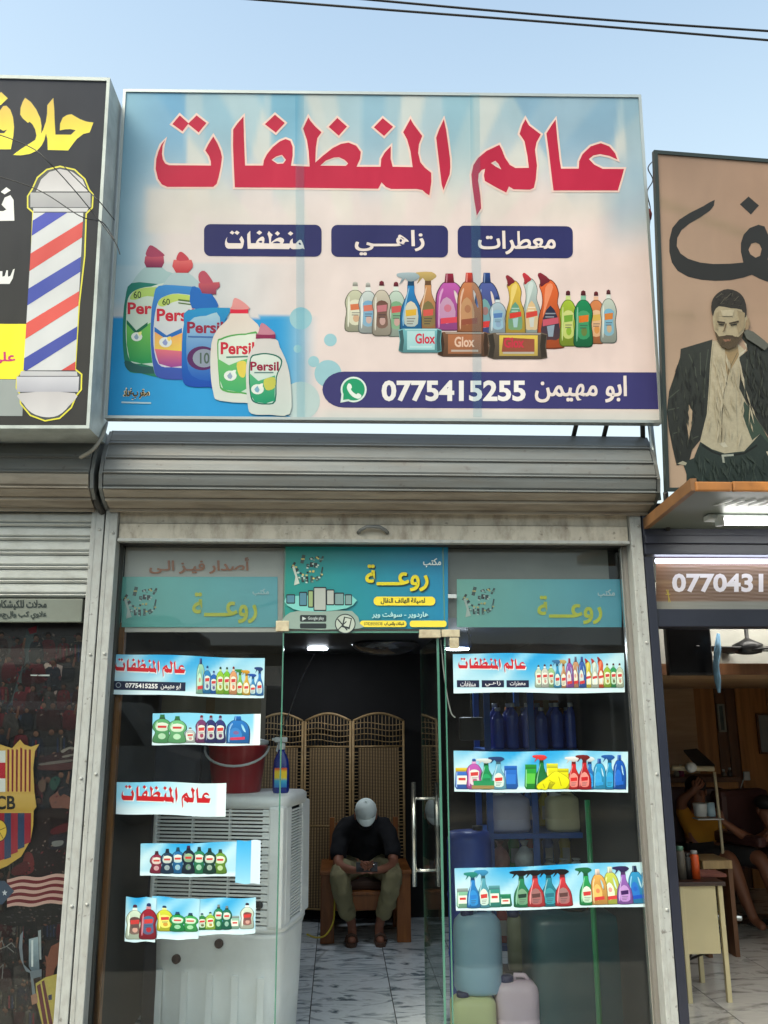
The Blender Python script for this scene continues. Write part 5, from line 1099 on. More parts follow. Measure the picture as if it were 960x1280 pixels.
# spray bottle on the cooler
def spray_bottle(loc, label, body, head, lab, s=1.0, grp=None):
    t = thing('spray_bottle', loc, label, 'spray bottle', grp)
    L_ = Vector(loc)
    def B(mb, nm, m): mb.v = [L_ + v * s for v in mb.v]; mb.build(nm, m, t)
    mb = MB(); mb.loft([(0, .034, .022, 0, 0), (.01, .038, .025, 0, 0), (.10, .037, .024, 0, 0), (.145, .033, .022, 0, 0), (.175, .019, .017, 0, 0), (.195, .013, .013, 0, 0)], 20, p=2.6); B(mb, 'bottle', body)
    mb = MB(); mb.box(-.028, .028, -.0262, -.0235, .025, .11, bev=.003); B(mb, 'label', lab)
    mb = MB(); mb.lathe([(.015, .19), (.017, .195), (.017, .215), (.012, .22)], seg=16); mb.box(-.034, .026, -.011, .011, .222, .245, bev=.006); mb.box(-.044, -.03, -.006, .006, .229, .241, bev=.002); mb.prism([(-.016, .222), (-.006, .222), (-.018, .178), (-.026, .184)], 'y', -.005, .005); B(mb, 'trigger_head', head)
    return t
bl = mat('blue_bottle_plastic', (26, 44, 130), .25, coat=.4); wh_pl = mat('white_plastic', (200, 205, 205), .4)
def label_mat():
    m = bpy.data.materials.new('rainbow_label'); m.use_nodes = True; t = m.node_tree; N = t.nodes; L = t.links; b = N['Principled BSDF']
    tc = N.new('ShaderNodeTexCoord'); cr = N.new('ShaderNodeValToRGB'); sp = N.new('ShaderNodeSeparateXYZ'); L.new(tc.outputs['Generated'], sp.inputs[0]); L.new(sp.outputs[2], cr.inputs[0])
    e = cr.color_ramp.elements; e[0].color = lin((30, 110, 190)) + [1]; e[1].color = lin((225, 90, 50)) + [1]; e[1].position = .95
    for p, c in ((.35, (60, 170, 200)), (.5, (230, 205, 50)), (.8, (235, 200, 40))): q = e.new(p); q.color = lin(c) + [1]
    L.new(cr.outputs[0], b.inputs['Base Color']); return m
sb = W(351, 982, .52); sb.z = ct
spray_bottle(sb, 'blue spray bottle with white trigger standing on the air cooler', bl, wh_pl, label_mat(), 1.12)
# red bucket
bp_ = W(296, 975, .62); bp_.z = ct
t = thing('bucket', bp_, 'red plastic bucket with a white handle on top of the air cooler', 'bucket')
red_pl = mat('red_plastic', (150, 24, 32), .35, var=.1)
mb = MB(); mb.lathe([(.12, 0), (.125, .01), (.15, .22), (.155, .225), (.155, .235), (.146, .235), (.14, .21), (.118, .015)], bp_, 32); mb.build('tub', red_pl, t)
mb = MB(); mb.lathe([(.155, .236), (.16, .24), (.16, .255), (.10, .27), (.02, .272)], bp_, 32); mb.build('lid', wh_pl, t)
mb = MB(); mb.tube([bp_ + Vector((.165 * math.cos(a), -.03 - .13 * math.sin(a), .225 - .09 * math.sin(a))) for a in [math.pi * i / 14 for i in range(15)]], .006); mb.build('handle', wh_pl, t)
# cabinet and carton behind
cb = W(225, 1100, 1.0)
t = thing('storage_cabinet', (-.78, 1.0, 0), 'dark navy cabinet standing behind the air cooler', 'cabinet')
dnavy = mat('dark_navy_laminate', (30, 36, 60), .4)
mb = MB(); mb.box(-1.02, -.50, .95, 1.35, 0, 1.44, bev=.006); mb.build('carcass', dnavy, t)
for x0, x1 in ((-1.012, -.763), (-.757, -.508)): mb = MB(); mb.box(x0, x1, .935, .952, .05, 1.43, bev=.004); mb.build('door', dnavy, t)
for x in (-.79, -.73): mb = MB(); mb.box(x - .004, x + .004, .92, .936, .8, .95); mb.build('handle', chrome, t)
t = thing('cardboard_carton', (-.74, 1.1, 1.44), 'pale beige carton box on top of the navy cabinet behind the upper left strip', 'carton')
mb = MB(); mb.box(-1.0, -.44, .96, 1.3, 1.441, 1.75, bev=.004); mb.build('box_body', mat('beige_cardboard', (150, 140, 120), .8, var=.08), t)
mb = MB(); mb.box(-.75, -.70, .9585, 1.3015, 1.442, 1.7515); mb.build('packing_tape', mat('brown_tape', (140, 112, 74), .3), t)
# timber post at the left jamb
mb = MB(); pw = W(142, 950, .06); mb.box(pw.x - .02, pw.x + .02, .03, .07, 0, 2.0, bev=.004)
mb.build('timber_post', wood_mat('varnished_pine', (120, 72, 24), (160, 104, 44)), None, label='narrow orange brown timber post inside the left edge of the glass', cat='post')
# ---------------- folding rattan screen
rattan = mat('rattan_pole', (164, 134, 90), .5, var=.2, scale=20)
def weave_mat():
    m = bpy.data.materials.new('woven_rattan'); m.use_nodes = True; t = m.node_tree; N = t.nodes; L = t.links; b = N['Principled BSDF']
    tc = N.new('ShaderNodeTexCoord'); w1 = N.new('ShaderNodeTexWave'); w1.bands_direction = 'Z'; w1.inputs['Scale'].default_value = 28; w1.inputs['Distortion'].default_value = 1.5
    w2 = N.new('ShaderNodeTexWave'); w2.bands_direction = 'X'; w2.inputs['Scale'].default_value = 14; w2.inputs['Distortion'].default_value = .3
    L.new(tc.outputs['Object'], w1.inputs['Vector']); L.new(tc.outputs['Object'], w2.inputs['Vector'])
    mu = N.new('ShaderNodeMath'); mu.operation = 'MULTIPLY'; L.new(w1.outputs['Fac'], mu.inputs[0]); L.new(w2.outputs['Fac'], mu.inputs[1])
    cr = N.new('ShaderNodeValToRGB'); cr.color_ramp.elements[0].color = lin((80, 62, 40)) + [1]; cr.color_ramp.elements[1].color = lin((190, 156, 108)) + [1]; cr.color_ramp.elements[1].position = .6
    L.new(mu.outputs[0], cr.inputs[0]); L.new(cr.outputs[0], b.inputs['Base Color']); b.inputs['Roughness'].default_value = .7
    bp = N.new('ShaderNodeBump'); bp.inputs['Strength'].default_value = .6; bp.inputs['Distance'].default_value = .004; L.new(mu.outputs[0], bp.inputs['Height']); L.new(bp.outputs[0], b.inputs['Normal'])
    return m
weave = weave_mat()
scr = thing('folding_screen', (.1, 3.25, 0), 'arched rattan folding screen behind the seated man', 'folding screen')
edges = [W(318, 1000, 3.2).x, W(378.5, 1000, 3.28).x, W(439.5, 1000, 3.2).x, W(507, 1000, 3.28).x]; yy = [3.2, 3.29, 3.2, 3.29]
for i in range(3):
    a = Vector((edges[i] + .012, yy[i], 0)); b = Vector((edges[i + 1] - .012, yy[i + 1], 0)); zt_, za_, zl_ = 1.60, 1.54, 1.335
    L3 = lambda u, z: a + (b - a) * u + Vector((0, 0, z))
    mb = MB()
    mb.tube([L3(0, .02), L3(0, za_)], .010, 8); mb.tube([L3(1, .02), L3(1, za_)], .010, 8)
    mb.tube([L3(u, za_ + (zt_ - za_) * math.sin(math.pi * u)) for u in [k / 10 for k in range(11)]], .010, 8)
    for z in (zl_, .72, .1): mb.tube([L3(0, z), L3(1, z)], .008, 8)
    mb.build('pole_frame', rattan, scr)
    nrm = Vector((-(b - a).y, (b - a).x, 0)).normalized() * .003
    mb = MB()
    for z0_, z1_ in ((.11, .712), (.728, zl_ - .008)):
        v = [L3(.1, z0_), L3(.9, z0_), L3(.9, z1_), L3(.1, z1_)]; mb.add([p - nrm for p in v] + [p + nrm for p in v], [(0, 1, 2, 3), (7, 6, 5, 4), (0, 4, 5, 1), (1, 5, 6, 2), (2, 6, 7, 3), (3, 7, 4, 0)])
    mb.build('woven_panel', weave, scr)
    mb = MB()
    for k in range(1, 14):
        u = k / 14; mb.tube([L3(u, zl_), L3(u, za_ + (zt_ - za_) * math.sin(math.pi * u) - .01)], .003, 5)
    for k in range(1, 5):
        mb.tube([L3(u, zl_ + k * .045 + .012 * math.sin(u * 6.28 * 1)) for u in [q / 8 for q in range(9)]], .004, 5)
    for k in range(46): z = .12 + k * .026; mb.tube([L3(.0, z), L3(.1, z)], .0035, 4); mb.tube([L3(.9, z), L3(1, z)], .0035, 4)
    mb.build('open_lattice', rattan, scr, kind='stuff')
# ---------------- wooden armchair
oak = wood_mat('honey_oak', (112, 62, 22), (158, 94, 40), 2)
cx_ = .205
ch = thing('armchair', (cx_, 2.9, 0), 'honey coloured wooden armchair with broad square arms under the man', 'armchair')
for s in (-1, 1):
    x0, x1 = sorted((cx_ + s * .225, cx_ + s * .325))
    for y0, y1 in ((2.6, 2.67), (3.08, 3.15)): mb = MB(); mb.box(x0, x1, y0, y1, 0, .455, bev=.006); mb.build('leg', oak, ch)
    mb = MB(); mb.box(x0 - .006, x1 + .006, 2.585, 3.16, .456, .485, bev=.006); mb.build('armrest', oak, ch)
    mb = MB(); mb.box(x0 + .03, x1 - .03, 2.672, 3.078, .1, .14); mb.build('side_rail', oak, ch)
mb = MB(); mb.box(cx_ - .224, cx_ + .224, 2.61, 2.635, .215, .315, bev=.004); mb.build('front_rail', oak, ch)
for i in range(4): mb = MB(); mb.box(cx_ - .224, cx_ + .224, 2.60 + i * .115, 2.705 + i * .115, .317, .34, bev=.004); mb.build('seat_slat', oak, ch)
mb = MB(); mb.box(cx_ - .22, cx_ + .22, 2.66, 3.06, .341, .40, bev=.03); mb.build('seat_cushion', mat('brown_cushion', (64, 44, 34), .9), ch)
for z in (.5, .6, .7): mb = MB(); mb.box(cx_ - .224, cx_ + .224, 3.1, 3.12, z, z + .06, bev=.004); mb.build('back_slat', oak, ch)
for s in (-1, 1): mb = MB(); mb.box(cx_ + s * .25 - .02, cx_ + s * .25 + .02, 3.09, 3.13, .456, .8, bev=.004); mb.build('back_post', oak, ch)
# ---------------- people
def skinned(name, verts, edges, m, parent, sub=2, label=None, rootv=0, extra=None):
    """verts: list of (x,y,z,r or (rx,ry))"""
    me = bpy.data.meshes.new(name); o0 = origin(parent)
    me.from_pydata([Vector(v[:3]) - o0 for v in verts], edges, [])
    o = bpy.data.objects.new(name, me); COL.objects.link(o)
    md = o.modifiers.new('skin', 'SKIN'); md.use_smooth_shade = True; md.branch_smoothing = .6
    for i, v in enumerate(verts):
        r = v[3]; r = r if isinstance(r, (tuple, list)) else (r, r)
        me.skin_vertices[0].data[i].radius = r; me.skin_vertices[0].data[i].use_root = (i == rootv)
    s = o.modifiers.new('sub', 'SUBSURF'); s.levels = sub; s.render_levels = sub
    dg = bpy.context.evaluated_depsgraph_get(); dg.update()
    m2 = bpy.data.meshes.new_from_object(o.evaluated_get(dg)); bpy.data.objects.remove(o)
    m2.name = name; m2.materials.clear(); m2.materials.append(m)
    for p in m2.polygons: p.use_smooth = True; p.material_index = 0
    o = bpy.data.objects.new(name, m2); COL.objects.link(o); o.parent = parent
    return o
def chain(V, E, pts, start=None):
    """append points, connecting consecutively; start = index to hook to"""
    last = start
    for p in pts:
        V.append(p); i = len(V) - 1
        if last is not None: E.append((last, i))
        last = i
    return last
def hand(V, E, wrist_i, wrist, palm, dirv, side, up, r=.009, curl=.6, L=.075):
    """five fingers grown from a palm vertex; dirv forward, side across (towards the thumb), up = palm normal away from the palm"""
    pi = chain(V, E, [(*palm, (.026, .017))], wrist_i); dirv = Vector(dirv).normalized(); side = Vector(side).normalized(); up = Vector(up).normalized(); p = Vector(palm)
    for k, (o, l) in enumerate(((.03, .92), (.010, 1.0), (-.011, .95), (-.03, .75))):
        b = p + dirv * .03 + side * o; m = b + dirv * L * l * .5 - up * L * .12 * curl; e = m + dirv * L * l * .3 - up * L * l * .5 * curl
        chain(V, E, [(*b, r * 1.1), (*m, r), (*e, r * .8)], pi)
    b = p + side * .032 - dirv * .005; chain(V, E, [(*b, r * 1.25), (*(b + side * .016 + dirv * .028 - up * .012), r * 1.1), (*(b + side * .006 + dirv * .05 - up * .02), r * .9)], pi)
skin1 = mat('warm_brown_skin', (150, 98, 76), .55, var=.06)
man = thing('person', (cx_, 2.9, 0), 'seated man in white cap, black T-shirt and khaki trousers looking down at his phone', 'person')
V = []; E = []
X = cx_
chain(V, E, [(X, 2.95, .46, (.15, .11)), (X, 2.93, .58, (.145, .105)), (X, 2.86, .70, (.145, .10)), (X, 2.78, .77, (.13, .085)), (X, 2.70, .825, (.06, .055)), (X, 2.655, .855, (.055, .055))])
neck = 5
chain(V, E, [(X, 2.64, .87, (.066, .07)), (X, 2.60, .885, (.07, .08)), (X, 2.58, .845, (.062, .06)), (X, 2.585, .80, (.046, .04))], neck)
for s in (-1, 1):
    j = chain(V, E, [(X + s * .12, 2.78, .755, .042), (X + s * .17, 2.735, .71, .042), (X + s * .20, 2.66, .60, .042), (X + s * .20, 2.60, .535, .04), (X + s * .17, 2.50, .52, .036), (X + s * .085, 2.42, .515, .026)], 3)
    hand(V, E, j, None, (X + s * .05, 2.385, .52), (-s * .75, -.5, .25), (-s * .2, -.3, .9), (s * .3, .2, -.3), .0085, .9, .07)
    k = chain(V, E, [(X + s * .10, 2.90, .44, .09), (X + s * .16, 2.70, .47, .078), (X + s * .185, 2.52, .475, .058), (X + s * .182, 2.48, .44, .055), (X + s * .155, 2.53, .30, .052), (X + s * .11, 2.60, .17, .038), (X + s * .095, 2.63, .09, .033)], 0)
    chain(V, E, [(X + s * .097, 2.60, .05, .036), (X + s * .10, 2.55, .035, .032), (X + s * .105, 2.50, .028, .026)], k)
skinned('body', V, E, skin1, man)
# nose, ears, beard on the head
mb = MB(); mb.ball((X - .074, 2.62, .86), .012, .02, .03); mb.ball((X + .074, 2.62, .86), .012, .02, .03); mb.ball((X, 2.556, .80), .012, .016, .018)
mb.build('ears_and_nose', skin1, man)
mb = MB(); mb.ball((X, 2.575, .795), .05, .04, .03); mb.build('beard', mat('dark_hair', (22, 18, 16), .8), man)
mb = MB(); mb.ball((X - .028, 2.55, .832), .01, .006, .006); mb.ball((X + .028, 2.55, .832), .01, .006, .006); mb.build('eyes', mat('dark_eye', (20, 16, 14), .3), man)
# clothing: tubes merged into one skin, then wrinkled
def etube(mb, pts, seg=20):
    """pts: (x, y, z, rx, ry): lateral half width rx, front-back half depth ry"""
    n = len(pts); vs = []; fs = []; P_ = [Vector(p[:3]) for p in pts]
    for k in range(n):
        t = (P_[min(k + 1, n - 1)] - P_[max(k - 1, 0)]).normalized(); a = Vector((1, 0, 0)) - t * t.x
        if a.length < .3: a = Vector((0, 1, 0)) - t * t.y
        a.normalize(); b = t.cross(a)
        for i in range(seg):
            q = 2 * math.pi * i / seg; vs.append(P_[k] + a * math.cos(q) * pts[k][3] + b * math.sin(q) * pts[k][4])
    for k in range(n - 1):
        for i in range(seg): j_ = (i + 1) % seg; fs.append((k * seg + i, k * seg + j_, (k + 1) * seg + j_, (k + 1) * seg + i))
    fs.append(tuple(range(seg))[::-1]); fs.append(tuple((n - 1) * seg + i for i in range(seg)))
    mb.add(vs, fs, 0, True); return mb
def cloth(name, mb, m, parent, vox=.011, fold=.012, size=.07):
    o = mb.build(name, m, parent)
    r = o.modifiers.new('r', 'REMESH'); r.mode = 'VOXEL'; r.voxel_size = vox; r.use_smooth_shade = True
    sm_ = o.modifiers.new('s', 'SMOOTH'); sm_.factor = .6; sm_.iterations = 6
    tx = bpy.data.textures.new('folds', 'CLOUDS'); tx.noise_scale = size; tx.noise_depth = 1
    d_ = o.modifiers.new('d', 'DISPLACE'); d_.texture = tx; d_.strength = fold; d_.mid_level = .5; d_.texture_coords = 'LOCAL'
    dg = bpy.context.evaluated_depsgraph_get(); dg.update()
    m2 = bpy.data.meshes.new_from_object(o.evaluated_get(dg)); old = o.data; o.modifiers.clear(); o.data = m2; bpy.data.meshes.remove(old); m2.name = name
    m2.materials.clear(); m2.materials.append(m)
    for p in m2.polygons: p.use_smooth = True; p.material_index = 0
    return o
tee = mat('black_cotton', (15, 15, 20), .9, var=.1, bump=.2, bscale=20)
mb = MB(); etube(mb, [(X, 2.97, .43, .165, .12), (X, 2.955, .53, .175, .135), (X, 2.90, .64, .175, .14), (X, 2.83, .73, .17, .125), (X, 2.775, .79, .135, .095), (X, 2.73, .825, .10, .075), (X, 2.70, .84, .07, .06)])
for s in (-1, 1): etube(mb, [(X + s * .07, 2.80, .775, .07, .07), (X + s * .13, 2.78, .765, .078, .078), (X + s * .18, 2.735, .70, .07, .07), (X + s * .20, 2.68, .62, .064, .064), (X + s * .20, 2.645, .565, .062, .062)])
cloth('tshirt', mb, tee, man, fold=.022)
khaki = mat('khaki_cloth', (140, 132, 98), .9, var=.12, bump=.4, bscale=14)
mb = MB(); mb.ball((X, 2.95, .46), .18, .13, .09)
for s in (-1, 1): etube(mb, [(X + s * .08, 2.95, .455, .1, .1), (X + s * .14, 2.76, .472, .098, .09), (X + s * .18, 2.55, .482, .076, .076), (X + s * .188, 2.48, .455, .074, .074), (X + s * .172, 2.49, .38, .07, .07), (X + s * .15, 2.54, .27, .064, .068), (X + s * .122, 2.585, .185, .056, .062)])
cloth('trousers', mb, khaki, man, fold=.024, size=.05)
# cap
cap_m = mat('white_cap_cloth', (234, 244, 238), .8, var=.04)
hc = Vector((X, 2.592, .892)); MC = Matrix.Translation(hc) @ Matrix.Rotation(math.radians(40), 4, 'X')
mb = MB(); mb.lathe([(.078, -.01), (.08, .015), (.075, .05), (.057, .078), (.03, .092), (.004, .096)], (0, 0, 0), 28)
for k in range(3):
    a = math.pi * k / 3; mb.tube([(.0805 * math.cos(a + math.pi * 0) * math.cos(q), .0805 * math.sin(a) * math.cos(q), .012 + .085 * math.sin(q)) for q in [math.pi * i / 12 for i in range(13)]], .0012, 5)
mb.lathe([(.004, .096), (.009, .098), (.009, .102), (.003, .105)], (0, 0, 0), 10)
mb.xf(MC); c_ = mb.build('cap', cap_m, man)
mb = MB(); br = [(.078 * math.cos(math.radians(a)), .078 * math.sin(math.radians(a)), 0) for a in range(200, 341, 10)]
out_ = [(.08 * math.cos(math.radians(a)) * .95, -.01 + (.074 + .045 * math.sin(math.radians((a - 200) / 140 * 180)) ** .7) * math.sin(math.radians(a)), -.012 - .012 * abs(math.cos(math.radians(a)))) for a in range(200, 341, 10)]
n_ = len(br); v_ = br + out_; v2 = [(x, y, z - .004) for x, y, z in v_]
mb.add(v_ + v2, [(i, i + 1, n_ + i + 1, n_ + i) for i in range(n_ - 1)] + [(2 * n_ + i + 1, 2 * n_ + i, 3 * n_ + i, 3 * n_ + i + 1) for i in range(n_ - 1)] + [(n_ + i, n_ + i + 1, 3 * n_ + i + 1, 3 * n_ + i) for i in range(n_ - 1)], 0, True)
mb.xf(MC); mb.build('visor', cap_m, c_)
for s in (-1, 1):
    mb = MB(); fx = X + s * .103
    mb.prism([(fx - .036, 2.655), (fx + .034, 2.655), (fx + .042, 2.55), (fx + .03, 2.48), (fx - .006, 2.462), (fx - .034, 2.48), (fx - .04, 2.55)], 'z', .002, .024)
    mb.build('sandal', mat('brown_sandal', (84, 60, 46), .7), man)
    mb = MB(); mb.tube([(fx - .04, 2.56, .02), (fx - .03, 2.545, .06), (fx, 2.54, .074), (fx + .03, 2.545, .06), (fx + .04, 2.56, .02)], .011, 8); mb.build('sandal_strap', MATS['brown_sandal'], man)
P = Print(wallplane(2.70 - .02), 0); 
ph = thing('smartphone', (X, 2.35, .54), 'dark smartphone held in both hands of the seated man', 'phone')
mb = MB(); mb.box(-.075, .075, -.005, .005, -.036, .036, bev=.003); mb.xf(Matrix.Translation((X, 2.365, .545)) @ Matrix.Rotation(math.radians(-40), 4, 'X')); mb.build('case', black, ph)
mb = MB(); mb.lathe([(.007, -.002), (.007, .002)], (0, 0, 0), 12, axis='y'); mb.xf(Matrix.Translation((X + .05, 2.358, .562)) @ Matrix.Rotation(math.radians(-40), 4, 'X')); mb.build('camera_lens', chrome, ph)
mb = MB(); mb.box(-.07, .07, .0052, .006, -.032, .032); mb.xf(Matrix.Translation((X, 2.365, .545)) @ Matrix.Rotation(math.radians(-40), 4, 'X')); mb.build('screen', emit_mat('phone_screen_glow', (190, 210, 230), .6), ph)
# ---------------- hose and cables
def cable(name, pts, r, m, label, cat): mb = MB(); mb.tube(pts, r, 8); return mb.build(name, m, None, label=label, cat=cat)
def arc(pts, n=10):
    P_ = [Vector(p) for p in pts]; o = []
    P_ = [P_[0]] + P_ + [P_[-1]]
    for i in range(1, len(P_) - 2):
        for k in range(n):
            t = k / n; p0, p1, p2, p3 = P_[i - 1:i + 3]
            o.append(.5 * ((2 * p1) + (-p0 + p2) * t + (2 * p0 - 5 * p1 + 4 * p2 - p3) * t * t + (-p0 + 3 * p1 - 3 * p2 + p3) * t ** 3))
    o.append(P_[-2]); return o
cable('power_cable', arc([W(418, 1120, 2.57), W(417, 1150, 2.5), W(408, 1168, 2.45), W(396, 1172, 2.2), W(384, 1168, 1.9)]), .006, mat('yellow_cable_sheath', (190, 170, 40), .5), 'yellow cable drooping from the left side of the armchair to the floor', 'cable')
cable('hanging_cable', arc([W(394, 815, 2.0), W(376, 850, 2.0), W(358, 900, 2.0), W(347, 925, 2.0)]), .004, mat('grey_cable_sheath', (120, 120, 118), .5), 'thin grey cable hanging slantwise from the ceiling at the doorway', 'cable')
cable('hanging_cable', arc([W(551, 800, .06), W(556, 850, .06), W(563, 888, .06), W(569, 897, .05)]), .003, mat('white_cable_sheath', (190, 190, 186), .5), 'thin white cable hanging down beside the right glass edge', 'cable')
# ---------------- ceiling lights
for i, (x, lb) in enumerate(((397, 'round ceiling downlight near the left of the doorway head'), (572, 'round ceiling downlight near the right of the doorway head'))):
    p = WZ(x, 812, 2.075); p.y = min(p.y, 3.2)
    p = W(x, 812, (2.75, 1.7)[i]); dz = p.z - 2.05; t = thing('downlight', (p.x, p.y, 2.1), lb, 'ceiling light', 'round downlights on the shop ceiling')
    mb = MB(); mb.lathe([(.085, 2.058 + dz), (.09, 2.07 + dz), (.09, 2.099)], (p.x, p.y, 0), 24); mb.build('rim', wh_pl, t)
    mb = MB(); mb.lathe([(.004, 2.05 + dz), (.076, 2.05 + dz), (.08, 2.057 + dz)], (p.x, p.y, 0), 24); mb.build('diffuser', emit_mat('cool_lamp_diffuser', (235, 245, 255), 30), t)
p = W(481, 812, 2.3); t = thing('glass_ceiling_lamp', (p.x, p.y, 2.1), 'unlit clear glass bowl lamp on the ceiling just inside the doorway', 'ceiling light')
mb = MB(); mb.lathe([(.02, -.09), (.12, -.08), (.2, -.055), (.245, -.02), (.25, -.005), (.235, -.005), (.2, -.04), (.1, -.07), (.02, -.08)], (p.x, p.y, 2.095), 28); mb.build('bowl', glass_mat('lamp_bowl_glass', (.6, .66, .68), 2.5, .1), t)
mb = MB(); mb.lathe([(.06, 2.06), (.07, 2.1)], (p.x, p.y, 0), 20); mb.build('ceiling_rose', chrome, t)
mb = MB(); mb.ball((p.x, p.y, 2.04), .03); mb.build('bulb', wh_pl, t)
# ---------------- blue rack and stock behind the right pane
rk_blue = mat('blue_rack_paint', (40, 92, 170), .4, var=.1)
RY0, RY1 = 1.2, 1.62
rx = [W(612, 1000, RY0).x, W(668, 1000, RY0).x, W(730.5, 1000, RY0).x]
rk = thing('storage_rack', (rx[1], RY0, 0), 'blue metal shelving rack behind the right glass pane loaded with bottles', 'rack')
for x in rx:
    for y in (RY0, RY1): mb = MB(); mb.box(x - .018, x + .018, y - .012, y + .012, 0, 1.86, bev=.002); mb.build('upright', rk_blue, rk)
sz = [W(690, y, RY0).z for y in (936, 1041, 1095, 1180)]
for z in sz: mb = MB(); mb.box(rx[0] - .02, rx[2] + .02, RY0 - .016, RY1 + .016, z - .03, z, bev=.003); mb.build('shelf', rk_blue, rk)
mb = MB(); mb.box(rx[0] - .02, rx[2] + .02, RY0 - .016, RY1 + .016, 1.83, 1.86, bev=.003); mb.build('shelf', rk_blue, rk)
dkblue = mat('dark_blue_pet', (80, 105, 205), .12, var=.2, spec=.8, coat=.6); clr = mat('pale_pet_bottle', (120, 128, 136), .12, spec=.8, coat=.5); capw = mat('white_cap_plastic', (196, 200, 204), .4)
def water_bottle():
    t = thing('water_bottle', (0, 0, 0), '', 'bottle')
    pr = [(.03, 0), (.038, .006)]
    for k in range(7): pr += [(.040, .02 + k * .022), (.037, .031 + k * .022)]
    pr += [(.040, .18), (.036, .205), (.016, .235), (.015, .25)]
    mb = MB(); mb.lathe(pr, seg=16); mb.build('bottle', dkblue, t, local=True)
    mb = MB(); mb.lathe([(.017, .245), (.017, .268), (.014, .27)], seg=12); mb.build('cap', capw, t, local=True)
    return t
wb = water_bottle(); k = 0
lbs = 'ribbed dark water bottle among the bottles on the top shelf of the blue rack'
for j in range(2):
    for i in range(7):
        o = wb if k == 0 else copy_tree(wb)
        o['label'] = lbs; o['group'] = 'ribbed water bottles on the top rack shelf'
        o.location = (rx[0] + .07 + i * .09 + .01 * random.random(), RY0 + .05 + j * .1, sz[0]); o.scale = (1, 1, 1 - .1 * ((i + j) % 3 == 0)); k += 1
def jerrycan(loc, w_, d_, h_, body, cap, label, grp=None, rz=0.0, p=3.6):
    t = thing('jerrycan', loc, label, 'jerrycan', grp, rz)
    mb = MB(); s = [(0, w_ * .46, d_ * .46), (.02, w_ * .5, d_ * .5), (h_ * .3, w_ * .5, d_ * .5), (h_ * .31, w_ * .485, d_ * .485), (h_ * .33, w_ * .5, d_ * .5), (h_ * .74, w_ * .5, d_ * .5), (h_ * .82, w_ * .47, d_ * .47), (h_ * .88, w_ * .38, d_ * .38), (h_ * .9, w_ * .3, d_ * .34)]
    mb.loft([(z, a, b, 0, 0) for z, a, b in s], 28, p=p); mb.build('can_body', body, t, local=True)
    mb = MB(); mb.tube([(w_ * .32, 0, h_ * .86), (w_ * .2, 0, h_ * .97), (-w_ * .02, 0, h_ * .98), (-w_ * .05, 0, h_ * .88)], .012, 8); mb.build('handle', body, t, local=True)
    mb = MB(); mb.lathe([(.03, h_ * .88), (.034, h_ * .9), (.034, h_ * .985), (.026, h_)], (-w_ * .22, -d_ * .1, 0), 16); mb.build('cap', cap, t, local=True)
    return t
bcap = mat('dark_blue_cap', (24, 34, 84), .4)
def J(x0, x1, yb, yt, Y, body, cap, label, dd=.7, zfix=None, rz=0, p=3.6):
    a, b = W(x0, yb, Y), W(x1, yt, Y); w_ = b.x - a.x; z0_ = zfix if zfix is not None else a.z; h_ = W(x1, yt, Y).z - z0_
    return jerrycan(((a.x + b.x) / 2, Y + w_ * dd / 2, z0_), w_, w_ * dd, h_, body, cap, label, rz=rz, p=p)
jb = mat('cloudy_blue_grey_plastic', (150, 184, 206), .35, var=.08, scale=4); jy = mat('cloudy_yellow_plastic', (214, 214, 160), .35, var=.06); jp = mat('cloudy_pink_plastic', (216, 190, 204), .35, var=.06)
jw = mat('cloudy_lilac_plastic', (190, 190, 214), .35, var=.06); jc = mat('cloudy_cream_plastic', (206, 200, 164), .35, var=.06)
zj = W(600, 1246, .62).z
J(572, 630, 1246, 1136, .62, jb, bcap, 'tall cloudy blue-grey jerrycan stacked on the yellowish one inside the right pane', zfix=zj, dd=.9, p=2.3)
J(566, 622, 1290, 1243, .60, jy, bcap, 'yellowish jerrycan standing under the blue-grey one inside the right pane', zfix=0.0).scale.z = 1.0
J(623, 676, 1290, 1222, .62, jp, bcap, 'pinkish jerrycan with a dark blue cap beside the green pole foot', zfix=0.0)
J(638, 664, 1225, 1138, .98, mat('dull_olive_plastic', (120, 124, 96), .4), bcap, 'narrow dull olive container behind the pinkish jerrycan', zfix=.22)
crate = thing('storage_crate', (W(652, 1240, .98).x, 1.02, 0), 'low dark crate under the narrow olive container', 'crate')
q_ = W(652, 1240, .98).x; mb = MB(); mb.box(q_ - .09, q_ + .09, .97, 1.15, .0, .218, bev=.006); mb.build('crate_body', black, crate)
zs1 = sz[1] + .001
J(613, 664, 1041, 990, RY0 + .02, jw, capw, 'lilac white jerrycan on the middle shelf of the blue rack', zfix=zs1)
J(687, 727, 1041, 990, RY0 + .02, jc, capw, 'cream jerrycan on the middle rack shelf near the green pole', zfix=zs1)
# blue drum
dp = W(588, 1030, .98); t = thing('plastic_drum', (dp.x, 1.15, 0), 'dark blue plastic drum behind the stacked jerrycans', 'drum')
mb = MB(); r_ = .125; mb.lathe([(r_ * .94, 0), (r_, .02), (r_, .28), (r_ * 1.04, .30), (r_, .32), (r_, .58), (r_ * 1.04, .60), (r_, .62), (r_, .88), (r_ * .9, .93), (r_ * .3, .94)], (dp.x, 1.05, 0), 32); mb.build('drum_body', mat('royal_blue_plastic', (40, 76, 170), .4), t)
mb = MB(); mb.lathe([(.03, .94), (.03, .96)], (dp.x + .05, 1.05, 0), 16); mb.build('bung', black, t)
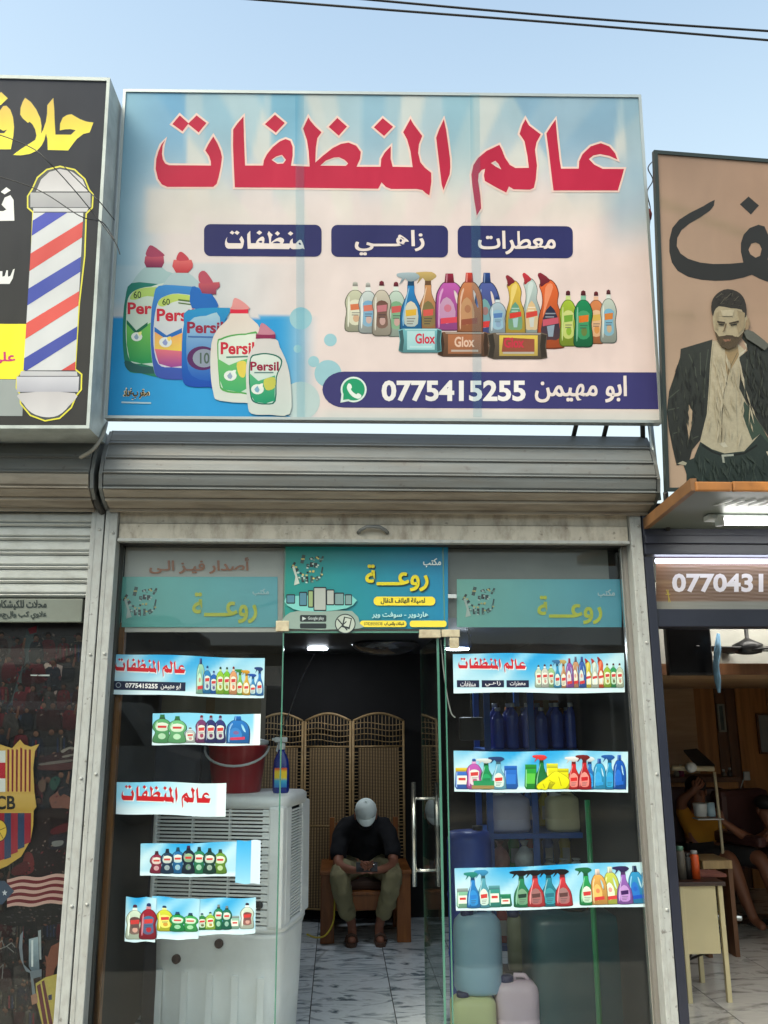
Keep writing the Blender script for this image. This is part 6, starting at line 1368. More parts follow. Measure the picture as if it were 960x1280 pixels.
# plastic bags on the lower shelf: crumpled
def bag(loc, r, h, m, label):
    t = thing('plastic_bag', loc, label, 'bag'); rn = random.Random(int(loc[0] * 1000)); bm = bmesh.new(); bmesh.ops.create_icosphere(bm, subdivisions=3, radius=1)
    for v in bm.verts:
        k = 1 + .12 * math.sin(v.co.x * 9 + 2) * math.sin(v.co.z * 11) + rn.uniform(-.05, .05); top = max(0, v.co.z) ** 2
        v.co = Vector((v.co.x * r * k * (1 - .55 * top), v.co.y * r * k * (1 - .55 * top), (v.co.z * .5 + .5) * h))
    mb = MB(); mb.bm(bm, 0, True); mb.build('bag_body', m, t, local=True)
    mb = MB(); mb.lathe([(.012, h * .96), (.02, h * 1.06), (.028, h * 1.15)], seg=9); mb.build('knot', m, t, local=True)
bagm = mat('white_film', (176, 182, 184), .3, var=.25, scale=20, bump=.6, bscale=30); bagp = mat('white_and_red_film', (170, 120, 116), .35, var=.5, scale=8, bump=.5)
zs2 = sz[2] + .001
for x, m_, lb in ((626, bagp, 'white and red plastic bag at the left of the lower rack shelf'), (657, bagm, 'shiny crumpled clear bag beside the middle rack upright'), (688, bagm, 'low white plastic bag just right of the middle rack upright'), (706, bagm, 'middle white plastic bag of the three right of the rack divider'), (722, bagm, 'white plastic bag on the lower rack shelf touching the green pole')):
    p = W(x, 1080, RY0 + .06); h = .16 if x < 680 else .07; bag((p.x, RY0 + .08, zs2), .06 if x < 680 else .045, h, m_, lb)
# more bottles half hidden
# poles
def pole(pts, r, m, label, cat='broom pole', name='broom_handle'):
    mb = MB(); mb.tube(pts, r, 12); return mb.build(name, m, None, label=label, cat=cat)
a = W(734, 1000, .45); b = W(750, 1290, .32); d = (b - a); b2 = a + d * ((0 - a.z) / d.z)
pole([a, b2], .014, mat('green_pole_plastic', (20, 120, 72), .35), 'long green broom pole leaning upright behind the right glass pane')
a = W(767, 1043, .95); b = W(751, 1086, .88); d = b - a; b2 = a + d * ((0.562 - a.z) / d.z)
pole([a, b2], .011, wood_mat('orange_wood', (170, 96, 26), (205, 128, 44)), 'short slanting orange wooden stick right of the green pole')
# large dark teal tank
ta, tb = W(668, 1200, .62), W(797, 1200, .62)
t = thing('storage_tank', ((ta.x + tb.x) / 2, .8, 0), 'large dark teal tank filling the lower right of the glass front', 'tank')
cxx = (ta.x + tb.x) / 2; hw = (tb.x - ta.x) / 2
teal_pl = mat('dark_teal_plastic', (26, 70, 78), .35, var=.15, scale=2)
mb = MB(); mb.loft([(0, hw * .97, .2, cxx, .82), (.02, hw, .21, cxx, .82), (.52, hw, .21, cxx, .82), (.56, hw * .94, .19, cxx, .82)], 40, p=6); mb.build('tank_body', teal_pl, t)
mb = MB(); mb.lathe([(.07, .56), (.07, .58), (.05, .585)], (cxx, .82, 0), 24); mb.build('lid', black, t)
# cartons and squeeze bottles on the rack
oc = mat('orange_brown_carton', (176, 110, 62), .7, var=.15); tapem = mat('carton_tape', (200, 170, 110), .3)
for i, (x0, x1, h_, lb) in enumerate(((636, 664, .25, 'orange-brown carton at the left of the rack top shelf behind the bottles'), (668, 699, .29, 'taller orange-brown carton in the middle of the rack top shelf'), (702, 728, .24, 'orange-brown carton at the right end of the rack top shelf'))):
    a, b = W(x0, 900, RY0 + .28).x, W(x1, 900, RY0 + .28).x; t = thing('cardboard_carton', ((a + b) / 2, RY0 + .34, sz[0]), lb, 'carton')
    mb = MB(); mb.box(a, b, RY0 + .28, RY0 + .41, sz[0] + .001, sz[0] + h_, bev=.003); mb.build('box_body', oc, t); mb = MB(); mb.box((a + b) / 2 - .02, (a + b) / 2 + .02, RY0 + .279, RY0 + .411, sz[0] + .01, sz[0] + h_ + .001); mb.build('packing_tape', tapem, t)
sq = [(60, 150, 80), (190, 60, 60), (70, 120, 200), (210, 190, 70), (200, 200, 205), (150, 90, 170)]
nm = ['green', 'red', 'blue', 'yellow', 'white', 'violet']
for j, (zi, x0, yy2, where) in enumerate(((3, 600, RY0 + .06, 'bottom'), (2, 640, RY0 + .26, 'lower'), (1, 618, RY0 + .34, 'middle'))):
    for i in range(6):
        x = W(x0, 1000, yy2).x + i * .105; z = sz[zi] + .001; t = thing('squeeze_bottle', (x, yy2, z), '%s squeeze bottle, number %s from the left on the %s rack shelf' % (nm[i], ('one', 'two', 'three', 'four', 'five', 'six')[i], where), 'bottle', 'squeeze bottles on the blue rack')
        mb = MB(); mb.loft([(0, .034, .024, x, yy2), (.01, .038, .027, x, yy2), (.1, .03, .024, x, yy2), (.15, .036, .026, x, yy2), (.19, .014, .014, x, yy2), (.2, .012, .012, x, yy2)], 16, p=2.5); mb.v = [v + Vector((0, 0, z)) for v in mb.v]; mb.build('bottle', mat('squeeze_%s' % nm[i], sq[i], .3), t)
        mb = MB(); mb.lathe([(.014, .2), (.014, .225), (.007, .23), (.006, .25)], (x, yy2, z), 12); mb.build('cap', capw, t)
        mb = MB(); mb.box(x - .022, x + .022, yy2 - .031, yy2 - .027, z + .04, z + .12); mb.build('label', mat('pale_label', (206, 206, 196), .5), t)
# high shelf goods behind the strip top right: hanging black kettles/pans seen as dark shapes
for i, (x, y, lb) in enumerate(((590, 912, 'dark square pack hanging at the left behind the right glass pane'), (760, 915, 'dark glossy pack high at the right behind the glass pane'))):
    p = W(x, y, 1.0); t = thing('hanging_pack', p, lb, 'package'); mb = MB(); mb.box(p.x - .07, p.x + .07, 1.0, 1.05, p.z - .06, p.z + .07, bev=.01); mb.build('pack_body', black, t)
    mb = MB(); mb.tube([(p.x, 1.02, p.z + .07), (p.x, 1.02, 2.1)], .003, 6); mb.build('string', mat('pale_string', (150, 150, 140), .7), t)
# ================================================================ left shop: football poster behind glass
t = thing('football_poster', (-1.8, 0, 1.0), 'dark football collage with red, blue and gold club crest in the left shop window', 'poster')
FPn = wallplane(0.0)
P = Print(FPn)
def noise_bg(x, y):
    v = .5 + .5 * math.sin(x * .11 + 2 * math.sin(y * .05)) * math.sin(y * .07 + x * .03); return mixc((20, 20, 24), (46, 42, 44), v)
P.grid(-500, 770, 122, 1420, 60, 60, noise_bg); P.make('sheet', PP, t)
S3 = lambda pts: [(x / 4.573, 620 + y / 4.573) for x, y in pts]
S4 = lambda pts: [(x / 3.367, 900 + y / 3.367) for x, y in pts]
P = Print(FPn, .0004); mar = (92, 22, 34); gr_ = (60, 72, 74)
for pts, c in (([(100, 860), (140, 830), (130, 1040), (95, 1060)], mar), ([(150, 760), (220, 740), (190, 880), (140, 1060), (100, 1180), (60, 1180), (130, 960)], gr_), ([(190, 830), (220, 820), (200, 1000), (150, 1180), (130, 1180), (170, 960)], mar),
               ([(0, 760), (60, 800), (90, 880), (40, 900), (0, 840)], (62, 58, 58)), ([(160, 760), (210, 740), (210, 780), (170, 790)], (110, 30, 44)),
               ([(290, 900), (325, 905), (320, 1000), (300, 1120), (290, 1020)], mar), ([(325, 960), (368, 975), (350, 1040), (318, 1145), (300, 1150), (330, 1050)], (150, 130, 126)),
               ([(195, 890), (215, 895), (212, 925), (198, 930)], (160, 110, 90)), ([(275, 905), (320, 900), (325, 925), (285, 930)], (130, 60, 66)), ([(230, 990), (265, 950), (290, 960), (300, 990), (280, 975), (240, 1000)], (190, 170, 160)),
               ([(250, 1140), (262, 1120), (282, 1130), (290, 1215), (260, 1200), (240, 1280), (222, 1280), (228, 1220)], (190, 50, 66)), ([(255, 1125), (275, 1128), (270, 1180), (258, 1180)], (190, 160, 150)),
               ([(385, 905), (400, 870), (425, 880), (420, 905), (470, 880), (470, 895), (430, 915), (440, 912)], (150, 140, 140)), ([(405, 850), (430, 828), (475, 826), (470, 838), (430, 842), (410, 856)], (120, 104, 84)),
               ([(40, 1200), (100, 1160), (190, 1180), (180, 1280), (40, 1280)], (40, 50, 74)), ([(70, 1210), (90, 1200), (110, 1270), (90, 1275)], (110, 124, 140)), ([(0, 1115), (14, 1120), (8, 1200), (0, 1210)], (150, 60, 60)),
               ([(330, 1190), (385, 1184), (385, 1196), (340, 1204)], (160, 150, 140)), ([(400, 1130), (440, 1115), (465, 1160), (455, 1240), (410, 1250), (395, 1180)], (36, 40, 60)), ([(20, 1010), (70, 960), (90, 990), (40, 1090), (10, 1100)], (40, 56, 48))):
    P.poly(S3(pts), c)
cr2 = random.Random(8)
for row in range(17):
    yb = 800 + row * 29; n_ = 9
    for i in range(n_):
        x = -50 + i * 18.5 + cr2.uniform(-4, 4) + (9 if row % 2 else 0); y = yb + cr2.uniform(-5, 5); s_ = cr2.uniform(.85, 1.25); P.k = 40 + row * 20 + (i % 2) * 10
        c_ = cr2.choice([(62, 16, 26), (44, 14, 22), (26, 30, 46), (22, 22, 27), (34, 33, 37), (84, 24, 34), (58, 54, 54), (20, 24, 36)]); sk = cr2.choice([(112, 74, 60), (128, 88, 70), (90, 58, 48)])
        P.poly(smooth([(x - 7 * s_, y + 6 * s_), (x - 3 * s_, y + 3 * s_), (x + 3 * s_, y + 3 * s_), (x + 7.5 * s_, y + 6 * s_), (x + 8 * s_, y + 26 * s_), (x - 8 * s_, y + 26 * s_)], 2), (c_, tuple(v * .55 for v in c_)))
        if cr2.random() < .3:
            for q_ in (-4, 0, 4): P.poly([(x + q_ - .9, y + 6 * s_), (x + q_ + .9, y + 6 * s_), (x + q_ + 1.1, y + 24 * s_), (x + q_ - 1.1, y + 24 * s_)], cr2.choice([(96, 26, 38), (28, 40, 68), (64, 58, 48)]))
        P.poly(circ(x, y - 1.5 * s_, 3 * s_, 4 * s_, 12), (sk, tuple(v * .6 for v in sk))); P.poly(smooth([(x - 3.2 * s_, y - 1 * s_), (x - 2.8 * s_, y - 5 * s_), (x, y - 6.4 * s_), (x + 2.8 * s_, y - 5 * s_), (x + 3.2 * s_, y - 1 * s_), (x + 1.5 * s_, y - 3.4 * s_), (x - 1.5 * s_, y - 3.4 * s_)], 2), (24, 18, 18))
        if cr2.random() < .3: P.poly([(x + 5 * s_, y + 7 * s_), (x + 8 * s_, y - 5 * s_), (x + 10 * s_, y - 5 * s_), (x + 8 * s_, y + 9 * s_)], (sk, tuple(v * .7 for v in sk)))
P.k = 390
P.poly(S3([(182, 1022), (290, 1022), (290, 1031), (182, 1029)]), (220, 225, 225))
for pts, c in (([(270, 130), (325, 110), (325, 160), (300, 170), (180, 180), (170, 160)], (60, 24, 30)), ([(175, 190), (300, 178), (325, 172), (322, 205), (180, 210)], (96, 50, 48)),
               ([(180, 180), (300, 165), (300, 175), (180, 190)], (140, 130, 124)), ([(262, 128), (300, 112), (322, 118), (322, 124), (296, 122), (270, 138)], (170, 162, 152)), ([(270, 150), (322, 140), (322, 148), (272, 158)], (160, 150, 142)),
               ([(212, 330), (240, 305), (270, 280), (305, 300), (300, 360), (280, 390), (250, 380), (225, 370)], (150, 96, 82)), ([(250, 295), (280, 280), (305, 290), (305, 325), (275, 310), (258, 320)], (40, 36, 44)), ([(165, 260), (195, 250), (195, 295), (175, 300)], (120, 90, 76)), ([(215, 255), (240, 235), (260, 250), (240, 290), (220, 290)], (40, 84, 74)),
               ([(160, 390), (240, 370), (310, 400), (305, 640), (60, 650), (130, 500)], (34, 16, 22)), ([(220, 460), (290, 430), (300, 460), (230, 480)], (100, 24, 34)), ([(215, 490), (290, 480), (295, 520), (220, 545)], (36, 30, 46)), ([(225, 510), (270, 505), (265, 525), (230, 530)], (150, 150, 150)),
               ([(110, 560), (140, 560), (150, 620), (130, 645), (100, 640)], (130, 40, 44)), ([(60, 620), (120, 590), (120, 640), (60, 650)], (100, 24, 34)),
               ([(20, 800), (270, 770), (285, 850), (20, 860)], (30, 26, 28))):
    P.poly(smooth(S4(pts), 3), tuple(v * .75 for v in c))
for i in range(40):
    x = rnd.uniform(20, 280); y = rnd.uniform(785, 850); P.poly(S4([(x, y), (x + 10, y - 3), (x + 12, y + 4)]), rnd.choice([(70, 66, 66), (90, 70, 64), (50, 50, 54)]))
for i in range(70):
    x = rnd.uniform(-40, 280); y = rnd.uniform(830, 1300); w_ = rnd.uniform(5, 20); P.poly(S4([(x, y), (x + w_, y - 5), (x + w_ * .7, y + w_)]), rnd.choice([(44, 44, 48), (60, 50, 46), (56, 26, 32), (36, 40, 46), (80, 76, 74)]))
for i in range(60):
    x = rnd.uniform(0, 450); y = rnd.uniform(760, 1270); w_ = rnd.uniform(6, 26); P.poly(S3([(x, y), (x + w_, y - 6), (x + w_ * .6, y + w_)]), rnd.choice([(38, 38, 42), (54, 46, 46), (60, 24, 32), (34, 40, 46)]))
pr2 = random.Random(21)
scatter(P, S3([(0, 760), (480, 760), (430, 1280), (0, 1280)]), 110, [(40, 38, 42), (62, 56, 56), (80, 28, 38), (96, 84, 78), (30, 30, 36), (44, 52, 62), (120, 60, 60), (24, 22, 24)], 5, 2.6, 1.2, pr2, 1.6)
scatter(P, S4([(170, 60), (330, 40), (300, 640), (100, 650), (160, 400)]), 80, [(44, 40, 42), (70, 60, 58), (92, 28, 38), (110, 92, 84), (26, 26, 30), (50, 30, 34), (20, 18, 20)], 4.5, 2.4, .4, pr2, 1.6)
scatter(P, S4([(0, 850), (280, 850), (250, 1290), (0, 1290)]), 110, [(40, 40, 44), (64, 60, 60), (84, 80, 76), (30, 28, 30), (96, 60, 48), (56, 26, 32)], 5, 2.4, 1.0, pr2, 1.6)
P.make('crowd_print', PX, t, kind='stuff')
# wavy striped banner
P = Print(FPn, .028)
for i in range(9):
    y0 = 660 + i * 13.5; y1 = y0 + 13.5
    top = [(x, y0 + 5 * math.sin(x * .045 + i * .15) - (x - 60) * .07) for x in range(40, 296, 12)]; bot = [(x, y1 + 5 * math.sin(x * .045 + i * .15 + .15) - (x - 60) * .07) for x in range(292, 36, -12)]
    P.poly(S4(top + bot), (196, 160, 150) if i % 2 == 0 else (104, 22, 34))
P.poly(S4([(-20, 670), (30, 672), (70, 715), (20, 770), (-20, 772)]), (62, 76, 98)); cx1, cy1 = 30, 722
P.poly(S4([(cx1 + (12 if k % 2 == 0 else 5) * math.sin(k * math.pi / 5), cy1 - (14 if k % 2 == 0 else 6) * math.cos(k * math.pi / 5)) for k in range(10)]), (200, 205, 215))
P.make('striped_banner_print', PP, t)
# player with trophy
P = Print(FPn, .030)
for pts, c in (([(195, 960), (210, 930), (250, 915), (270, 940), (262, 1000), (240, 1040), (230, 1080), (200, 1090), (205, 1020)], (120, 72, 56)), ([(190, 975), (200, 930), (240, 912), (262, 925), (225, 945), (210, 990)], (30, 24, 24)),
               ([(160, 1100), (200, 1075), (250, 1060), (250, 1280), (190, 1280), (165, 1180)], (176, 160, 76)), ([(165, 1110), (180, 1100), (210, 1270), (195, 1280)], (90, 30, 40)), ([(185, 1092), (196, 1086), (232, 1270), (218, 1278)], (90, 30, 40)), ([(212, 1150), (228, 1145), (228, 1168), (214, 1170)], (50, 50, 80)),
               ([(95, 900), (108, 880), (104, 950), (110, 1020), (150, 1060), (120, 1050), (98, 1000), (90, 950)], (120, 130, 140)), ([(170, 880), (182, 876), (184, 1000), (176, 1000)], (150, 160, 165)), ([(132, 915), (170, 905), (176, 1040), (150, 1060), (132, 1030)], ((160, 180, 190), (80, 96, 110))), ([(142, 920), (150, 918), (150, 1030), (142, 1030)], (214, 222, 226)),
               ([(135, 1050), (185, 1040), (185, 1070), (150, 1080), (165, 1180), (150, 1180), (140, 1080)], (110, 120, 130)), ([(140, 1150), (165, 1140), (170, 1180), (145, 1190)], (150, 110, 90))):
    P.poly(S4(pts), c)
for l in ([(0, 940), (20, 920), (30, 950), (60, 930), (75, 950)], [(0, 960), (40, 945), (70, 970)], [(5, 1040), (25, 1020), (20, 1080)]): P.line(S4(l), .9, (120, 120, 120))
P.make('player_with_trophy_print', PX, t)
# crest
P = Print(FPn, .032)
gold = ((214, 176, 92), (196, 158, 70)); cr_o = [(176, 100), (158, 130), (150, 200), (155, 300), (164, 362), (152, 378), (150, 440), (140, 500), (100, 570), (40, 610), (-10, 630)]
crest_o = S4([(-10, 95), (30, 108), (62, 118), (78, 100), (95, 82), (112, 102), (140, 112)] + cr_o); mir = [(-2 * 6 - p[0], p[1]) for p in reversed(crest_o)]
full = crest_o + [(2 * (-3) - x, y) for x, y in reversed(crest_o)][1:-1]
P.poly(full, gold)
P.poly(S4([(38, 132), (60, 124), (78, 122), (95, 104), (112, 126), (132, 128), (154, 130), (136, 200), (134, 300), (38, 300)]), (222, 178, 90))
for i in range(6): x = 42 + i * 18; P.poly(S4([(x, 126 - (4 if i != 3 else 12)), (x + 8.5, 126 - (2 if i != 3 else 8)), (x + 7, 299), (x, 299)]), (132, 26, 40))
P.poly(S4([(-120, 128), (34, 128), (34, 300), (-120, 300)]), (224, 226, 222)); P.poly(S4([(-120, 178), (34, 178), (34, 244), (-120, 244)]), (186, 26, 44)); P.poly(S4([(-60, 128), (-40, 128), (-40, 300), (-60, 300)]), (186, 26, 44))
P.poly(S4([(-120, 310), (158, 310), (160, 362), (148, 382), (-120, 382)]), gold)
P.text('FCB', S4([(-38, 0), (76, 0)])[0][:1] + (900 + 316 / 3.367,) + S4([(-38, 0), (76, 0)])[1][:1] + (900 + 374 / 3.367,), (24, 24, 26), .03)
for i in range(9):
    x = -110 + i * 28
    if x + 28 > 148: break
    yb = 590 - max(0, (x - 20)) * .75; P.poly(S4([(x, 388), (min(x + 28, 146), 388), (min(x + 28, 140), yb - 10), (x, yb)]), (40, 62, 96) if i % 2 else (150, 32, 50))
P.poly(circ(2, 1037, 10.5, 14, 22), (40, 34, 24)); P.poly(circ(2, 1037, 9.6, 13, 22), (222, 186, 70))
for a_ in (0, 72, 144, 216, 288): P.line([(2, 1037), (2 + 9 * math.cos(math.radians(a_ - 90)), 1037 + 12 * math.sin(math.radians(a_ - 90)))], .8, (60, 50, 26))
P.make('club_crest_print', PP, t)
mb = MB(); mb.box(-3.3, W(108, 950, -.02).x, -.052, -.042, .02, 1.93); mb.build('glass_cover', glass_mat('poster_glass', (.93, .95, .95), .5, .005), t)
mb = MB(); mb.box(-3.3, lx1, .02, .06, 0, 2.6); mb.build('backing_board', black, t)
# ================================================================ right shop: navy frontage, canopy, number sign
nf = thing('navy_shop_frame', (2.2, 0, 0), 'navy painted steel frontage of the barber shop at the right', 'shop front')
px0 = xb + .004; px1 = W(834.5, 950, -.1).x
ztop = W(880, 664, -.05).z; za_ = W(880, 697, -.05).z; zb_ = W(880, 763, -.05).z; zc_ = W(880, 785, -.05).z
mb = MB(); mb.box(px0, px1, -.12, .0, 0, za_ - .01, bev=.004); mb.build('post', navy, nf)
mb = MB(); mb.box(px0, 4.6, -.13, .02, za_, ztop + .12, bev=.004); mb.box(px0, 4.6, -.15, -.12, za_ + .05, za_ + .09, bev=.003); mb.build('top_beam', navy, nf)
mb = MB(); mb.box(px1 + .002, 4.6, -.11, .01, zc_, zb_, bev=.004); mb.build('transom_beam', navy, nf)
mb = MB(); mb.box(px1 + .001, px1 + .02, -.05, .0, 0, zc_); mb.build('inner_trim', dark_metal, nf)
mb = MB(); mb.box(4.5, 4.6, -.12, .0, 0, za_); mb.build('post', navy, nf)
ns = thing('number_sign', (2.6, -.03, zb_), 'backlit strip sign with white phone digits on wood print in the navy frontage', 'sign')
def woodp(x, y):
    c = mixc((112, 84, 66), (150, 126, 112), .5 + .5 * math.sin(y * 1.3 + math.sin(x * .05) * 2)); c = mixc(c, (136, 90, 56), .7 * (1 - sstep(820, 850, x)) ); 
    if y > 752: c = mixc(c, (150, 156, 150), .8)
    return mixc(c, (160, 128, 96), .8 * math.exp(-((y - 728) / 2.5) ** 2))
NP = wallplane(-.035)
P = Print(NP); P.grid(820, 697, 1500, 764, 90, 30, woodp); P.make('sign_face', PP, ns)
P = Print(NP, .001); P.text('0770431', (840, 717, 954, 740.5), (238, 232, 240), .035); P.make('phone_digits', PV, ns)
P = Print(NP, .001)
for a_, b_ in (((833, 737), (838, 753)), ((835, 737), (836, 753))): P.line([a_, b_], .7, (190, 170, 60))
P.line([(832, 743), (838, 743)], .7, (190, 170, 60)); P.make('small_emblem', PV, ns)
mb = MB(); a = W(820, 700, -.06); mb.tube([(a.x, -.055, za_ - .018), (4.5, -.055, za_ - .018)], .011, 10); mb.build('light_tube', emit_mat('cool_tube', (225, 232, 255), 2.6), ns)
# canopy
zc = W(815, 663, -.1).z
f1 = WZ(868, 613, zc + .0); fy = f1.y; fxx = f1.x
cn = thing('canopy', (2.6, -.5, zc), 'grey sheet canopy with worn orange edge and a fluorescent tube over the barber shop', 'canopy')
cl = W(805, 664, -.1).x
mb = MB(); poly_ = [(fxx, fy), (4.6, fy), (4.6, -.13), (cl, -.13)]
mb.prism(poly_, 'z', zc + .002, zc + .02); mb.build('soffit_sheet', mat('grey_green_soffit', (86, 92, 84), .5, var=.1, dirt=(64, 66, 58), dirt_amt=.5), cn)
orr = mat('worn_orange_trim', (166, 106, 46), .6, var=.35, scale=12, dirt=(84, 58, 38), dirt_amt=.95)
mb = MB(); rr = random.Random(4); xs_ = fxx
while xs_ < 4.5:
    w_ = rr.uniform(.12, .25); mb.box(xs_ + .004, min(xs_ + w_, 4.6), fy - .012, fy + .01, zc - .004, zc + rr.uniform(.03, .075), bev=.006); xs_ += w_
mb.build('front_edge', orr, cn)
mb = MB(); d = Vector((cl - fxx, -.13 - fy, 0)); n_ = Vector((-d.y, d.x, 0)).normalized() * .012
a = Vector((fxx, fy, zc)); b = a + d; mb.add([a - n_, b - n_, b + n_, a + n_] + [v + Vector((0, 0, .05)) for v in (a - n_, b - n_, b + n_, a + n_)] , [(0, 1, 2, 3), (4, 5, 6, 7), (0, 1, 5, 4), (1, 2, 6, 5), (2, 3, 7, 6), (3, 0, 4, 7)]); mb.build('side_edge', mat('dull_brown_trim', (110, 76, 44), .6, var=.2), cn)
ft = thing('fluorescent_lamp', (2.4, -.35, zc), 'lit fluorescent tube fixed under the grey canopy', 'lamp')
a = WZ(903, 652, zc - .035); mb = MB(); mb.tube([a, (a.x + 1.2, a.y, a.z)], .016, 12); mb.build('tube', emit_mat('warm_tube', (255, 255, 250), 7), ft)
mb = MB(); mb.box(a.x - .06, a.x + 1.26, a.y + .0, a.y + .06, zc - .025, zc, bev=.006); mb.build('batten', wh_pl, ft)
for x_ in (a.x - .012, a.x + 1.21): mb = MB(); mb.box(x_ - .014, x_ + .014, a.y - .018, a.y + .02, zc - .055, zc - .01, bev=.003); mb.build('lamp_holder', wh_pl, ft)
mb = MB()
for i in range(14): x_ = WZ(898, 628, zc - .001).x + i * .05; q_ = WZ(898, 628, zc - .001).y; mb.prism([(x_, q_ + .05), (x_ + .012, q_ + .05), (x_ + .045, q_ - .04), (x_ + .033, q_ - .04)], 'z', zc - .004, zc - .001)
mb.build('vent_slots', wh_pl, cn, kind='stuff')
# room
w2m = wood_mat('golden_plywood', (150, 98, 50), (190, 132, 72), 1.5, .4); w3m = wood_mat('dark_plank', (90, 58, 36), (120, 80, 50), 1.5); w4m = wood_mat('pale_ply_ceiling', (170, 138, 102), (196, 164, 128), 1, stretch=(.1, 1, 1))
YB = 4.4
wp = MB(); wp.box(1.52, 4.5, YB + .03, YB + .06, 0, 2.5); wp = structure('panelled_wall', wp, w3m)
for x0, x1, m_, y in ((832, 870, w4m, YB - .02), (869, 895, w2m, YB), (896, 908, w3m, YB), (909, 921, w3m, YB), (922, 960, w2m, YB - .03), (961, 1010, w2m, YB - .03), (1011, 1060, w2m, YB)):
    mb = MB(); mb.box(W(x0, 900, y).x, W(x1, 900, y).x, y, y + .02, 0, 2.4, bev=.003); mb.build('wall_panel', m_, wp)
zm = 1.84
mz = MB(); mz.box(1.52, 4.5, 1.3, YB, zm, zm + .03); mz = structure('loft_ceiling', mz, w3m)
for i in range(8):
    mb = MB(); y0_ = 1.3 + i * .38; mb.box(1.53, 4.49, y0_ + .004, y0_ + .376, zm - .012, zm - .001, bev=.002); mb.build('ceiling_plank', w4m, mz)
mb = MB(); mb.box(1.53, 4.49, 1.27, 1.3, zm - .03, zm + .04); mb.build('edge_board', w3m, mz)
mb = MB(); mb.box(1.53, 4.49, 1.36, 1.38, zm + .04, 2.41); mb.build('riser_board', mat('off_white_board', (170, 170, 162), .7), mz)
mb = MB(); mb.box(1.53, 4.49, .1, 4.4, 2.42, 2.44); structure('upper_ceiling', mb, mat('white_ceiling', (150, 152, 150), .7))
def pbox(x0, y0, x1, y1, Y, dep, bev=.004):
    a, b = W(x0, y0, Y), W(x1, y1, Y); mb = MB(); mb.box(a.x, b.x, Y, Y + dep, b.z, a.z, bev=bev); return mb
a = W(862, 845, 1.0)
tv = thing('television', a, 'black flat television hung under the navy beam in the barber shop', 'television'); pbox(832, 780, 893, 844, 1.0, .05).build('case', black, tv); pbox(834, 783, 891, 841, .996, .004, 0).build('screen', mat('dark_screen', (5, 6, 9), .3, spec=.2), tv)
cm2 = mat('blue_white_cloth', (110, 150, 180), .9, var=.4, scale=14)
mb = MB(); prof = [(898, 792), (897, 812), (895, 832), (897, 850), (899, 866)]
mb.tube([W(x, y, .9) for x, y in prof], [.01, .022, .018, .02, .008], 8); mb.build('hanging_cloth', cm2, None, label='blue and white cloth hanging beside the television in the barber shop', cat='cloth')
mb = MB(); mb.box(-.05, .05, -.05, .05, -.04, .04, bev=.02)
fn = thing('ceiling_fan', W(935, 812, 1.15), 'black ceiling fan near the top of the barber shop doorway', 'fan'); fp = W(935, 812, 1.15)
mb = MB(); mb.lathe([(.03, -.03), (.08, -.02), (.09, .03), (.03, .06), (.012, .07), (.012, .3)], fp, 16); mb.build('motor', black, fn)
for k in range(4):
    mb = MB(); mb.box(.07, .42, -.04, .04, -.004, .004, bev=.002); mb.xf(Matrix.Translation(fp) @ Matrix.Rotation(k * math.pi / 2 + .3, 4, 'Z') @ Matrix.Rotation(.25, 4, 'X')); mb.build('blade', black, fn)
def framed(name, x0, y0, x1, y1, Y, fm, im, label, cat):
    t = thing(name, W((x0 + x1) / 2, y1, Y), label, cat); a, b = W(x0, y0, Y), W(x1, y1, Y)
    mb = MB(); f = .018
    mb.box(a.x, b.x, Y - .02, Y, a.z - f, a.z); mb.box(a.x, b.x, Y - .02, Y, b.z, b.z + f); mb.box(a.x, a.x + f, Y - .0199, Y, b.z + f, a.z - f); mb.box(b.x - f, b.x, Y - .0199, Y, b.z + f, a.z - f); mb.build('frame', fm, t)
    mb = MB(); mb.box(a.x + f, b.x - f, Y - .01, Y - .004, b.z + f, a.z - f); mb.build('panel', im, t); return t
framed('framed_picture', 895, 880, 907.5, 915, YB - .01, mat('silver_frame', (150, 150, 140), .4), mat('grey_green_print', (70, 84, 80), .5, var=.4, scale=12), 'small framed picture on the dark planks of the barber shop wall', 'picture')
framed('wall_mirror', 944, 892, 985, 942, YB - .04, w3m, mat('mirror_glass', (200, 205, 200), .03, 1.0, var=0), 'mirror on the golden panelled wall at the right edge', 'mirror')
# shelf counter
cs = thing('styling_counter', W(880, 998, 3.9), 'golden wooden styling counter along the back wall of the barber shop', 'counter')
pbox(836, 978, 925, 997, 3.85, .4).build('drawer_front', w2m, cs); pbox(834, 972, 927, 977.5, 3.80, .5).build('counter_top', w3m, cs)
mb = MB(); a, b = W(838, 1140, 3.95), W(923, 997, 3.95); mb.box(a.x, a.x + .04, 3.9, 4.3, 0, b.z - .002); mb.box(b.x - .04, b.x, 3.9, 4.3, 0, b.z - .002); mb.build('side_panel', w3m, cs)
for i, (x, c, h_, lb) in enumerate(((846, (150, 150, 140), 10, 'pale jar'), (852, (120, 30, 80), 14, 'magenta bottle'), (905, (110, 110, 104), 8, 'grey tin'), (913, (60, 60, 60), 10, 'black spray can'))):
    p = W(x, 972, 3.95); t = thing('toiletry_bottle', (p.x, 3.95, p.z), lb + ' on the styling counter in the barber shop', 'bottle'); hh = h_ / 150
    mb = MB(); mb.lathe([(.02, 0), (.024, .01), (.024, hh * .7), (.012, hh * .85), (.012, hh)], (p.x, 3.95, p.z), 12); mb.build('bottle', mat('toiletry_%s' % lb.split()[0], c, .4), t)
    mb = MB(); mb.lathe([(.013, hh), (.013, hh + .02)], (p.x, 3.95, p.z), 10); mb.build('cap', wh_pl, t)
